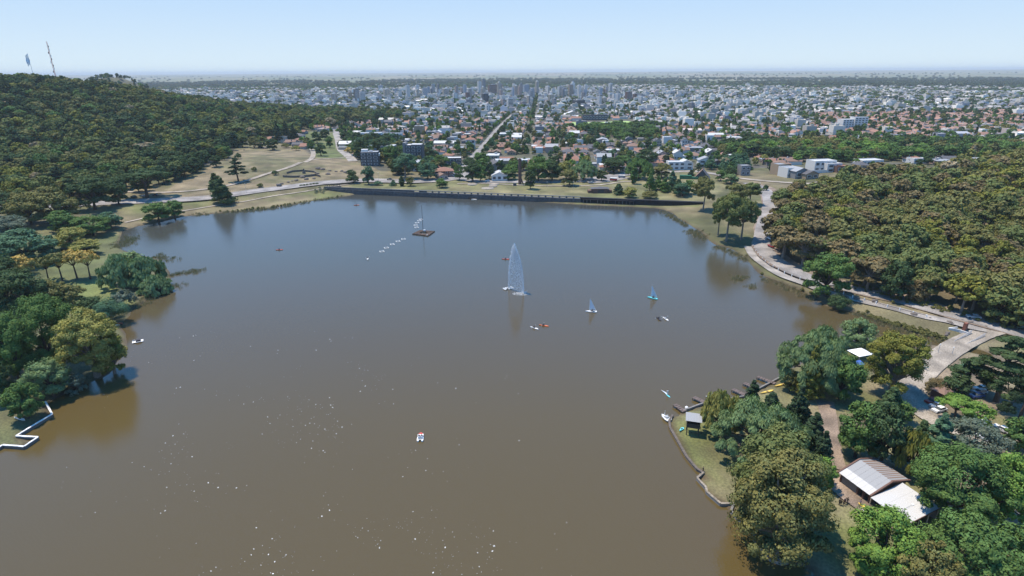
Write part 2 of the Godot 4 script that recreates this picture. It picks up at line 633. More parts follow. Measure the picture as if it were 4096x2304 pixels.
func crown_mesh(lobes: Array, count: int, leaf: float, sd: int, bump := 0.42, droop := 0.0, inner := 0.0) -> ArrayMesh:
	# leaf-sized faces spread over small clumps, which sit on the crown's lobes
	var r := RandomNumberGenerator.new()
	r.seed = sd
	var clumps := []
	for l in lobes:
		var lc: Vector3 = l[0]
		var lr: Vector3 = l[1]
		var k := 9 if lobes.size() > 3 else 16
		for i in k:
			var d := Vector3(r.randfn(), r.randfn() + 0.35, r.randfn()).normalized()
			if d.y < -0.35:
				d.y *= -0.4
			var rr := bump * r.randf_range(0.65, 1.2)
			clumps.append([lc + d * lr * 0.78, lr * rr, r.randf_range(0.78, 1.0), r.randf_range(-0.06, 0.06)])
	var v := PackedVector3Array()
	var n := PackedVector3Array()
	var c := PackedColorArray()
	var idx := PackedInt32Array()
	v.resize(count * 4)
	n.resize(count * 4)
	c.resize(count * 4)
	idx.resize(count * 6)
	var mid := Vector3.ZERO
	for l in lobes:
		mid += l[0]
	mid /= lobes.size()
	for i in count:
		var q: Array = clumps[r.randi() % clumps.size()]
		var d := Vector3(r.randfn(), r.randfn() + 0.2, r.randfn()).normalized()
		var qr: Vector3 = q[1]
		var p: Vector3 = q[0] + d * qr * (r.randf_range(0.72, 1.06) if r.randf() > inner else (r.randf_range(0.2, 0.7) if r.randf() < 0.6 else r.randf_range(1.05, 1.4)))
		var nn := (d + (p - mid).normalized() * 0.45 + Vector3(r.randfn(), r.randfn(), r.randfn()) * 0.33).normalized()
		var t := nn.cross(Vector3(r.randfn(), r.randfn(), r.randfn())).normalized()
		var w := nn.cross(t)
		var s := leaf * r.randf_range(0.65, 1.3)
		var a := t * s * 0.62
		var b := w * s * -0.42
		if droop > 0.0:
			a = (Vector3.DOWN * droop + d * 0.35 + t * 0.35).normalized() * s * 0.95
			b = a.cross(nn).normalized() * s * 0.25
			nn = b.cross(a).normalized()
			if nn.dot(d) < 0:
				nn = -nn
				b = -b
		v[i * 4] = p - a
		v[i * 4 + 1] = p - b
		v[i * 4 + 2] = p + a
		v[i * 4 + 3] = p + b
		var s1: float = q[2] * r.randf_range(0.66, 1.0)
		var hue: float = q[3] + r.randf_range(-0.08, 0.08)
		var col := Color(minf(1.0, s1 * (0.95 + hue)), s1 * 0.97, minf(1.0, s1 * (0.95 - hue)))
		for k in 4:
			n[i * 4 + k] = nn
			c[i * 4 + k] = col
		var o := i * 6
		idx[o] = i * 4; idx[o + 1] = i * 4 + 1; idx[o + 2] = i * 4 + 2
		idx[o + 3] = i * 4; idx[o + 4] = i * 4 + 2; idx[o + 5] = i * 4 + 3
	var arr := []
	arr.resize(Mesh.ARRAY_MAX)
	arr[Mesh.ARRAY_VERTEX] = v
	arr[Mesh.ARRAY_NORMAL] = n
	arr[Mesh.ARRAY_COLOR] = c
	arr[Mesh.ARRAY_INDEX] = idx
	var m := ArrayMesh.new()
	m.add_surface_from_arrays(Mesh.PRIMITIVE_TRIANGLES, arr)
	m.surface_set_material(0, M["leaf_leafy"])
	return m


func limbs(b: MB, lobes: Array, fork: float, r0: float, sway: Vector3) -> void:
	# a tapered trunk that bends once, and one limb to every lobe
	var mid := Vector3(sway.x * 0.4, fork * 0.5, sway.z * 0.4)
	var top := Vector3(sway.x, fork, sway.z)
	b.tube(Vector3(0, -0.6, 0), mid, r0 * 1.25, r0 * 0.9, 7)
	b.tube(mid, top, r0 * 0.9, r0 * 0.72, 7)
	for l in lobes:
		var e: Vector3 = l[0]
		var k := top.lerp(e, 0.5) + Vector3(0, 0.4, 0) * (e - top).length() * 0.12
		b.tube(top, k, r0 * 0.5, r0 * 0.3, 5)
		b.tube(k, e, r0 * 0.3, r0 * 0.08, 5)


func lobes_of(kind: String, r: RandomNumberGenerator) -> Array:
	# every kind stands 12 m tall; returns [lobes, fork height, trunk radius]
	var out := []
	match kind:
		"eucalypt":
			for i in 9:
				var a := i * 2.4 + r.randf_range(-0.4, 0.4)
				var d := sqrt((i + 0.5) / 9.0) * 3.6
				out.append([Vector3(cos(a) * d, 10.0 - d * d * 0.19 + r.randf_range(-1.0, 0.7), sin(a) * d), Vector3(1.75, 1.35, 1.75) * r.randf_range(0.8, 1.25)])
			for i in 7:
				var a := i * 0.9 + r.randf() * 0.6
				out.append([Vector3(cos(a) * 2.9, r.randf_range(4.2, 6.6), sin(a) * 2.9), Vector3(1.5, 1.1, 1.5) * r.randf_range(0.7, 1.15)])
			return [out, 5.0, 0.32]
		"round":
			out.append([Vector3(0, 7.2, 0), Vector3(3.6, 3.9, 3.6)])
			for i in 8:
				var a := i * TAU / 8 + r.randf_range(-0.3, 0.3)
				var y := r.randf_range(4.4, 8.8)
				out.append([Vector3(cos(a) * 3.1, y, sin(a) * 3.1) * Vector3(1.0 - maxf(0.0, y - 7.0) * 0.14, 1, 1.0 - maxf(0.0, y - 7.0) * 0.14), Vector3(1.9, 1.75, 1.9) * r.randf_range(0.75, 1.2)])
			out.append([Vector3(r.randf_range(-0.8, 0.8), 9.9, r.randf_range(-0.8, 0.8)), Vector3(2.0, 1.7, 2.0)])
			for i in 6:
				var a := i * TAU / 6 + r.randf_range(-0.4, 0.4)
				out.append([Vector3(cos(a) * 2.7, r.randf_range(2.3, 3.6), sin(a) * 2.7), Vector3(1.7, 1.35, 1.7) * r.randf_range(0.75, 1.15)])
			return [out, 2.6, 0.34]
		"giant":
			for i in 26:
				var a := i * 2.4 + r.randf_range(-0.3, 0.3)
				var y := 2.6 + 8.2 * i / 25.0 + r.randf_range(-0.5, 0.5)
				var d := 3.9 * sqrt(clampf(1.0 - pow((y - 5.2) / 6.6, 2.0), 0.05, 1.0)) * r.randf_range(0.62, 1.0)
				out.append([Vector3(cos(a) * d, y, sin(a) * d), Vector3(1.5, 1.15, 1.5) * r.randf_range(0.8, 1.25)])
			out.append([Vector3(0, 8, 0), Vector3(2.6, 2.8, 2.6)])
			return [out, 3.0, 0.5]
		"willow":
			for i in 11:
				var a := i * 2.4 + r.randf_range(-0.3, 0.3)
				var d := sqrt((i + 0.3) / 11.0) * 4.6
				out.append([Vector3(cos(a) * d, 9.6 - d * d * 0.2 + r.randf_range(-0.5, 0.5), sin(a) * d), Vector3(2.0, 2.2, 2.0) * r.randf_range(0.85, 1.15)])
			for i in 9:
				var a := i * TAU / 9
				out.append([Vector3(cos(a) * 4.9, r.randf_range(2.4, 4.2), sin(a) * 4.9), Vector3(1.2, 2.1, 1.2)])
			return [out, 3.6, 0.45]
		"pine":
			for i in 13:
				var y := 3.6 + 7.6 * i / 12.0
				var a := i * 2.2 + r.randf_range(-0.5, 0.5)
				var d := lerpf(3.1, 0.5, pow((y - 3.6) / 7.6, 1.3)) * r.randf_range(0.75, 1.1)
				out.append([Vector3(cos(a) * d, y, sin(a) * d), Vector3(2.0, 0.75, 2.0) * lerpf(1.0, 0.55, i / 12.0) * r.randf_range(0.85, 1.15)])
			out.append([Vector3(0, 11.3, 0), Vector3(0.9, 0.8, 0.9)])
			return [out, 7.0, 0.3]
		"fir":
			for i in 9:
				var y := 1.3 + 9.8 * i / 8.0
				var w := lerpf(3.6, 0.5, i / 8.0)
				for k in (5 if i < 6 else 2):
					var a := k * TAU / (5 if i < 6 else 2) + i * 0.7
					out.append([Vector3(cos(a) * w * 0.62, y, sin(a) * w * 0.62), Vector3(w * 0.5, 0.75, w * 0.5)])
			return [out, 2.0, 0.28]
		"cypress":
			for i in 8:
				var y := 1.2 + 9.6 * i / 7.0
				var w := 1.55 * sin(PI * (0.16 + 0.8 * i / 7.0)) + 0.25
				out.append([Vector3(r.randf_range(-0.2, 0.2), y, r.randf_range(-0.2, 0.2)), Vector3(w, 1.3, w)])
			return [out, 1.0, 0.25]
		"cone":
			for i in 7:
				var y := 1.4 + 8.8 * i / 6.0
				var w := lerpf(3.5, 0.8, i / 6.0) * r.randf_range(0.92, 1.08)
				out.append([Vector3(r.randf_range(-0.4, 0.4), y, r.randf_range(-0.4, 0.4)), Vector3(w, 1.7, w)])
			return [out, 1.0, 0.3]
		"umbrella":
			for i in 11:
				var a := i * 2.4 + r.randf_range(-0.3, 0.3)
				var d := sqrt((i + 0.4) / 11.0) * 4.4
				out.append([Vector3(cos(a) * d, 9.9 - d * d * 0.1 + r.randf_range(-0.7, 0.7), sin(a) * d), Vector3(1.7, 1.15, 1.7) * r.randf_range(0.85, 1.2)])
			return [out, 5.2, 0.34]
		"bush":
			for i in 7:
				var a := i * 2.4
				var d := sqrt((i + 0.3) / 7.0) * 3.4
				out.append([Vector3(cos(a) * d, 6.6 - d * 0.9, sin(a) * d), Vector3(3.0, 5.2 - d * 0.6, 3.0)])
			return [out, 1.0, 0.2]
	return [out, 3.0, 0.3]


var protos := {}


func proto(kind: String, variant: int, count: int, leaf: float) -> Dictionary:
	var key := "%s %d %d %.2f" % [kind, variant, count, leaf]
	if protos.has(key):
		return protos[key]
	var r := RandomNumberGenerator.new()
	r.seed = kind.hash() % 10000 + variant * 77
	var spec := lobes_of(kind, r)
	var droop := 1.0 if kind == "willow" else 0.0
	var crown := crown_mesh(spec[0], count, leaf, variant * 31 + kind.length(), 0.5 if kind in ["eucalypt", "umbrella", "giant"] else 0.44, droop, 0.12)
	var lo := Vector3(1e9, 1e9, 1e9)
	var hi := -lo
	for l in spec[0]:
		var rr: Vector3 = l[1] * 1.08
		lo = lo.min(l[0] - rr)
		hi = hi.max(l[0] + rr)
	var b := MB.new()
	var sway := Vector3(r.randf_range(-0.5, 0.5), 0, r.randf_range(-0.5, 0.5))
	if kind in ["fir", "cypress", "cone", "pine"]:
		b.tube(Vector3(0, -0.6, 0), Vector3(sway.x * 0.5, 10.5, sway.z * 0.5), spec[2], 0.06, 7)
	if not kind in ["fir", "cypress", "cone", "bush"]:
		limbs(b, spec[0], spec[1], spec[2], sway)
	elif kind == "bush":
		limbs(b, spec[0].slice(0, 4), 0.6, 0.14, Vector3.ZERO)
	var o := Node3D.new()
	o.name = "tree_kind"
	var tr := MeshInstance3D.new()
	tr.name = "trunk"
	tr.mesh = b.mesh(M["bark_pale"] if kind in ["eucalypt", "giant"] else M["bark"])
	o.add_child(tr)
	var cr := MeshInstance3D.new()
	cr.name = "crown"
	cr.mesh = crown
	o.add_child(cr)
	protos[key] = {"node": o, "w": maxf(hi.x - lo.x, hi.z - lo.z), "h": hi.y}
	return protos[key]


func tree(called: String, kind: String, variant: int, count: int, leaf: float, tint: String, at: Vector3, h: float, w: float, label: String, group := "", category := "tree") -> Node3D:
	var p := proto(kind, variant, count, leaf)
	var s := Vector3(w / p.w, h / p.h, w / p.w)
	var o := copy_of(p.node, called, on_land(at), fmod(at.x * 3.7 + at.z * 1.3, TAU), s, label, category, group)
	(o.get_node("crown") as MeshInstance3D).set_surface_override_material(0, M["leaf_" + tint])
	return o


func hero(called: String, kind: String, tint: String, at: Vector3, h: float, w: float, label: String, category := "tree") -> Node3D:
	# close trees: leaf size follows the crown so that single tufts stay visible
	var big := Vector2(at.x, at.z).length() < 260.0
	var variant := int(absf(at.x * 7.0 + at.z * 3.0)) % 2
	var size := snappedf(clampf(maxf(h / 12.0, w / 9.5), 0.4, 2.4), 0.4)
	var leaf := (0.45 if big else 0.8) / size
	var count := int(clampf(1700.0 / (leaf * leaf), 1200, 44000) / 200) * 200
	if kind == "willow":
		leaf *= 1.5
	return tree(called, kind, variant, count, leaf, tint, at, h, w, label, "", category)


func scatter(poly: PackedVector2Array, gap: float, sd: int, jitter := 0.45) -> Array[Vector3]:
	var r := RandomNumberGenerator.new()
	r.seed = sd
	var lo := poly[0]
	var hi := poly[0]
	for p in poly:
		lo = lo.min(p)
		hi = hi.max(p)
	var out: Array[Vector3] = []
	var j := 0
	var z := lo.y
	while z < hi.y:
		var x := lo.x + (gap * 0.5 if j % 2 else 0.0)
		while x < hi.x:
			var q := Vector2(x + r.randf_range(-jitter, jitter) * gap, z + r.randf_range(-jitter, jitter) * gap)
			if Geometry2D.is_point_in_polygon(q, poly):
				out.append(Vector3(q.x, land(q.x, q.y), q.y))
			x += gap
		z += gap * 0.87
		j += 1
	return out


func in_view(p: Vector3, margin := 1.0) -> bool:
	return absf(p.x) < -p.z * 0.93 * margin + 45.0


func wood(called: String, poly: PackedVector2Array, gap: float, kinds: Array, tints: Array, h: Vector2, w: Vector2, things: int, where: String, sd: int, rest: String, group: String, skip: Array = []) -> void:
	# the nearest trees of a wood are things of their own, the rest one mass
	var r := RandomNumberGenerator.new()
	r.seed = sd
	var pts := scatter(poly, gap, sd)
	var ok: Array[Vector3] = []
	for p in pts:
		var good := in_view(p)
		for q in RESERVED:
			if Vector2(q.x - p.x, q.y - p.z).length() < q.z * 0.45:
				good = false
		for s in skip:
			if inside(s, p.x, p.z):
				good = false
		if good:
			ok.append(p)
	ok.sort_custom(func(a: Vector3, b: Vector3) -> bool: return a.length_squared() < b.length_squared())
	var batch := {}
	var edge := Vector2(1e9, -1e9)
	for i in mini(things, ok.size()):
		edge = Vector2(minf(edge.x, ok[i].x / -ok[i].z), maxf(edge.y, ok[i].x / -ok[i].z))
	for i in ok.size():
		var p := ok[i]
		# neighbours tend to be of one kind
		var pick := clampf(0.5 + patch_noise.get_noise_2d(p.x * 0.9 + sd, p.z * 0.9) * 1.3 + r.randf_range(-0.3, 0.3), 0.0, 0.999)
		if patch_noise.get_noise_2d(p.x * 5.0 + sd * 50.0, p.z * 5.0) > 0.42:
			continue
		var t: Array = tints[int(pick * tints.size())]
		var kind: String = t[2] if t.size() > 2 else kinds[r.randi() % kinds.size()]
		var variant := r.randi() % 3
		var grow := clampf(r.randf() * 0.75 + patch_noise.get_noise_2d(p.x * 2.5, p.z * 2.5 + 400.0) * 0.5 + 0.1, 0.0, 1.0)
		var hh := lerpf(h.x, h.y, grow) * r.randf_range(0.92, 1.08)
		var ww := lerpf(w.x, w.y, grow) * r.randf_range(0.8, 1.15)
		if r.randf() < 0.012:
			t = ["pale", "pale half bare"]
		if i < things:
			var share := float(i) / things
			var zone: String = ["at its near edge", "some way in", "well inside", "far up"][int(share * 3.99)]
			var across := p.x / -p.z
			var size := "large " if ww > lerpf(w.x, w.y, 0.66) else ("small " if ww < lerpf(w.x, w.y, 0.33) else "")
			var side: String = ["left part", "middle", "right part"][clampi(int(3.0 * (across - edge.x) / (edge.y - edge.x)), 0, 2)]
			tree(called, kind, variant, 3200, 0.74, t[0], p, hh, ww, "%s%s tree in %s, %s, %s" % [size, t[1], where, zone, side], group)
		else:
			var key := "%s|%d" % [kind, variant]
			if not batch.has(key):
				batch[key] = [[] as Array[Transform3D], PackedColorArray()]
			var pr := proto(kind, variant, 1500, 1.1)
			var s := Vector3(ww / pr.w, hh / pr.h, ww / pr.w)
			batch[key][0].append(Transform3D(Basis(Vector3.UP, r.randf() * TAU).scaled_local(s), p))
			batch[key][1].append((M["leaf_" + t[0]].albedo_color as Color).srgb_to_linear())
	for key in batch:
		var kind: String = key.get_slice("|", 0)
		var pr := proto(kind, int(key.get_slice("|", 1)), 1500, 1.1)
		var m: ArrayMesh = (pr.node.get_node("crown") as MeshInstance3D).mesh.duplicate()
		m.surface_set_material(0, M["leaf_mass"])
		multi("woodland", m, batch[key][0], batch[key][1], rest)


func poly_lo(poly: PackedVector2Array) -> Vector2:
	var o := poly[0]
	for p in poly:
		o = o.min(p)
	return o


func poly_hi(poly: PackedVector2Array) -> Vector2:
	var o := poly[0]
	for p in poly:
		o = o.max(p)
	return o


func shrubs(called: String, where: Array, tint: String, size: Vector2, label: String, sd: int) -> void:
	# ground cover that nobody could count
	var r := RandomNumberGenerator.new()
	r.seed = sd
	var pr := proto("bush", 0, 260, 2.4)
	var m: ArrayMesh = (pr.node.get_node("crown") as MeshInstance3D).mesh.duplicate()
	m.surface_set_material(0, M["leaf_mass"])
	var t: Array[Transform3D] = []
	var c := PackedColorArray()
	for p in where:
		var s := r.randf_range(size.x, size.y)
		t.append(Transform3D(Basis(Vector3.UP, r.randf() * TAU).scaled_local(Vector3(s / pr.w, s * 0.75 / pr.h, s / pr.w)), on_land(p)))
		c.append((M["leaf_" + tint].albedo_color as Color).srgb_to_linear() * r.randf_range(0.8, 1.15))
	multi(called, m, t, c, label)


# ---------------------------------------------------------------- town

func house_kind(kind: int) -> Node3D:
	# eight kinds of house about 11 m wide; the street front looks towards +z
	var o := Node3D.new()
	o.name = "house_kind"
	var wall := MB.new()
	var roof := MB.new()
	var wins := []
	var w := 10.0
	var d := 12.0
	var h := 3.2
	var chimney := true
	match kind:
		0:
			wall.box(Vector3(0, h * 0.5, 0), Vector3(w, h, d))
			wall.gable_ends(Vector3(0, h, 0), w, 2.2, d)
			roof.gable(Vector3(0, h, 0), w, 2.2, d, 0.5, 0.14)
		1:
			wall.box(Vector3(0, h * 0.5, 0), Vector3(w, h, d))
			roof.hip(Vector3(0, h, 0), w, 2.4, d, 0.6)
		2:
			h = 6.2
			wall.box(Vector3(0, h * 0.5, -1), Vector3(9, h, 9))
			wall.box(Vector3(1.5, 1.6, 5.2), Vector3(6, 3.2, 3.4))
			roof.box(Vector3(0, h + 0.05, -1), Vector3(8.4, 0.1, 8.4))
			wall.box(Vector3(0, h + 0.3, 3.35), Vector3(9, 0.6, 0.3))
			wall.box(Vector3(0, h + 0.3, -5.35), Vector3(9, 0.6, 0.3))
			roof.box(Vector3(1.5, 3.27, 5.2), Vector3(5.4, 0.1, 3.2))
			d = 8.0
			chimney = false
		3:
			h = 3.4
			w = 12.0
			d = 15.0
			wall.box(Vector3(0, h * 0.5, 0), Vector3(w, h, d))
			roof.box(Vector3(0, h + 0.12, 0), Vector3(w + 0.5, 0.24, d + 0.5))
			roof.box(Vector3(2.5, h + 0.9, -3), Vector3(2.2, 1.3, 2.2))
		4:
			h = 5.8
			w = 8.5
			wall.box(Vector3(0, h * 0.5, 0), Vector3(w, h, d))
			wall.gable_ends(Vector3(0, h, 0), w, 2.4, d)
			roof.gable(Vector3(0, h, 0), w, 2.4, d, 0.4, 0.14)
			wall.box(Vector3(6.2, 1.5, 1.5), Vector3(4.0, 3.0, 8))
			roof.box(Vector3(6.3, 3.08, 1.5), Vector3(4.6, 0.16, 8.6))
		5:
			h = 4.6
			w = 14.0
			d = 22.0
			wall.box(Vector3(0, h * 0.5, 0), Vector3(w, h, d))
			wall.gable_ends(Vector3(0, h, 0), w, 1.7, d)
			roof.gable(Vector3(0, h, 0), w, 1.7, d, 0.3, 0.12)
			chimney = false
		6:
			h = 11.5
			w = 13.0
			d = 14.0
			wall.box(Vector3(0, h * 0.5, 0), Vector3(w, h, d))
			roof.box(Vector3(0, h + 0.1, 0), Vector3(w - 0.6, 0.2, d - 0.6))
			wall.box(Vector3(-2, h + 1.3, -2), Vector3(4, 2.4, 4))
			chimney = false
		7:
			wall.box(Vector3(-2, h * 0.5, 0), Vector3(8, h, 13))
			wall.gable_ends(Vector3(-2, h, 0), 8, 2.0, 13)
			roof.gable(Vector3(-2, h, 0), 8, 2.0, 13, 0.5, 0.14)
			wall.box(Vector3(4.6, 1.5, 3), Vector3(5.2, 3.0, 7))
			roof.hip(Vector3(4.6, 3.0, 3), 5.2, 1.5, 7, 0.5)
	part("wall", wall, M["wall_white"], o)
	part("roof", roof, M["roof_tile"], o)
	var floors := int(h / 2.9)
	for f in floors:
		for s in [-1.0, 1.0]:
			for k in 3:
				var win := MB.new()
				win.box(Vector3((k - 1) * w * 0.3, 1.6 + f * 2.9, s * d * 0.5 + (0.02 if not kind in [2] else -0.98 if s < 0 else 0.02)), Vector3(1.5, 1.3, 0.12))
				wins.append(win)
	for win in wins.slice(0, 9):
		part("window", win, M["glass"], o)
	var door := MB.new()
	door.box(Vector3(w * 0.15, 1.05, d * 0.5 + 0.05), Vector3(1.0, 2.1, 0.1))
	part("door", door, M["wood"], o)
	if chimney:
		var ch := MB.new()
		ch.box(Vector3(w * 0.3, h + 1.6, -d * 0.2), Vector3(0.8, 2.2, 0.8))
		part("chimney", ch, M["wall_white"], o)
	return o


func merged_house(kind: int) -> ArrayMesh:
	# one mesh of a far house: tints of wall, roof and openings ride on the vertices
	var o := house_kind(kind)
	var all := MB.new()
	for ch in o.get_children():
		var mi := ch as MeshInstance3D
		var a: Array = mi.mesh.surface_get_arrays(0)
		var v: PackedVector3Array = a[Mesh.ARRAY_VERTEX]
		var col := Color(1, 1, 1)
		if mi.name.begins_with("window") or mi.name.begins_with("door"):
			if kind != 6 and mi.name.begins_with("door"):
				continue
			col = Color(0.12, 0.13, 0.15)
		elif mi.name.begins_with("roof"):
			col = [Color(0.42, 0.25, 0.19), Color(0.38, 0.24, 0.19), Color(0.85, 0.85, 0.87), Color(0.52, 0.53, 0.56), Color(0.46, 0.47, 0.50), Color(0.92, 0.92, 0.93), Color(0.58, 0.57, 0.56), Color(0.40, 0.22, 0.165)][kind]
		all.col = col
		for i in range(0, v.size(), 3):
			all.tri(v[i], v[i + 1], v[i + 2])
	o.free()
	return all.mesh(M["house_far"])


func town_house(kind: int, at: Vector3, turn: float, scl: float, wall: String, roof: String, label: String, group: String, called := "house", category := "house") -> Node3D:
	var key := "house %d" % kind
	if not protos.has(key):
		protos[key] = {"node": house_kind(kind)}
	var o := copy_of(protos[key].node, called, on_land(at), turn, Vector3.ONE * scl, label, category, group)
	for ch in o.get_children():
		var mi := ch as MeshInstance3D
		if mi.name.begins_with("wall") or mi.name.begins_with("chimney"):
			mi.set_surface_override_material(0, M["wall_" + wall])
		elif mi.name.begins_with("roof"):
			mi.set_surface_override_material(0, M["roof_" + roof])
	return o


func tower(at: Vector3, w: float, d: float, h: float, turn: float, wall: String, style: int, label: String) -> Node3D:
	# a block of flats: shell, floor-by-floor openings, parapet, lift house, balconies
	var o := thing("apartment_tower", label, "apartment tower", on_land(at), turn, "apartment towers of the town centre")
	var shell := MB.new()
	var set_back := h > 34.0 and style == 1
	shell.box(Vector3(0, h * 0.5, 0), Vector3(w, h, d))
	if set_back:
		shell.box(Vector3(0, h + 2.5, 0), Vector3(w * 0.62, 5.0, d * 0.62))
	part("wall", shell, M["wall_" + wall], o)
	var top := MB.new()
	var ty := h + (5.0 if set_back else 0.0)
	top.box(Vector3(w * 0.08, ty + 1.6, -d * 0.1), Vector3(w * 0.35, 3.2, d * 0.35))
	top.box(Vector3(0, ty + 0.15, 0), Vector3(w * (0.56 if set_back else 0.92), 0.3, d * (0.56 if set_back else 0.92)))
	part("roof", top, M["roof_zinc" if wall != "cream" else "wall_white"], o)
	var glazing := MB.new()
	var slabs := MB.new()
	var floors := int(h / 2.95)
	var bays := maxi(2, int(w / 3.6))
	for f in range(1, floors):
		var y := f * 2.95 + 1.5
		if style == 2:
			glazing.box(Vector3(0, y, d * 0.5 + 0.04), Vector3(w * 0.9, 1.45, 0.16))
			slabs.box(Vector3(0, y - 1.25, d * 0.5 + 0.55), Vector3(w * 0.94, 0.9, 1.1))
		else:
			for k in bays:
				if style == 1 and k == bays / 2:
					continue
				glazing.box(Vector3((k + 0.5 - bays * 0.5) * w / bays, y, d * 0.5 + 0.04), Vector3(w / bays * 0.42, 1.4, 0.16))
			if style == 3:
				slabs.box(Vector3(0, y - 1.25, d * 0.5 + 0.35), Vector3(w, 0.5, 0.7))
		for s in [-1.0, 1.0]:
			for k in 3:
				glazing.box(Vector3(s * (w * 0.5 + 0.04), y, (k - 1) * d * 0.3), Vector3(0.16, 1.3, d * 0.14))
	var gz := part("glazing", glazing, M["glass"], o)
	gz.set_meta("kind", "stuff")
	if style >= 2:
		var bl := part("balcony", slabs, M["wall_white"], o)
		bl.set_meta("kind", "stuff")
	return o


func blocked(x: float, z: float, street := 11.0) -> bool:
	for q in [Z_FOREST_R, Z_FOREST_L, Z_TAN, Z_LAWN, Z_DAMPARK, Z_PITCH, Z_BAND_R, Z_BAND_S, Z_PARK_M, Z_OPEN_R]:
		if Geometry2D.is_point_in_polygon(Vector2(x, z), q):
			return true
	for s in STREETS:
		for i in s.size() - 1:
			if Geometry2D.get_closest_point_to_segment(Vector2(x, z), s[i], s[i + 1]).distance_to(Vector2(x, z)) < street:
				return true
	for q in RESERVED:
		if Vector2(q.x, q.y).distance_to(Vector2(x, z)) < q.z:
			return true
	return land(x, z) > 16.0


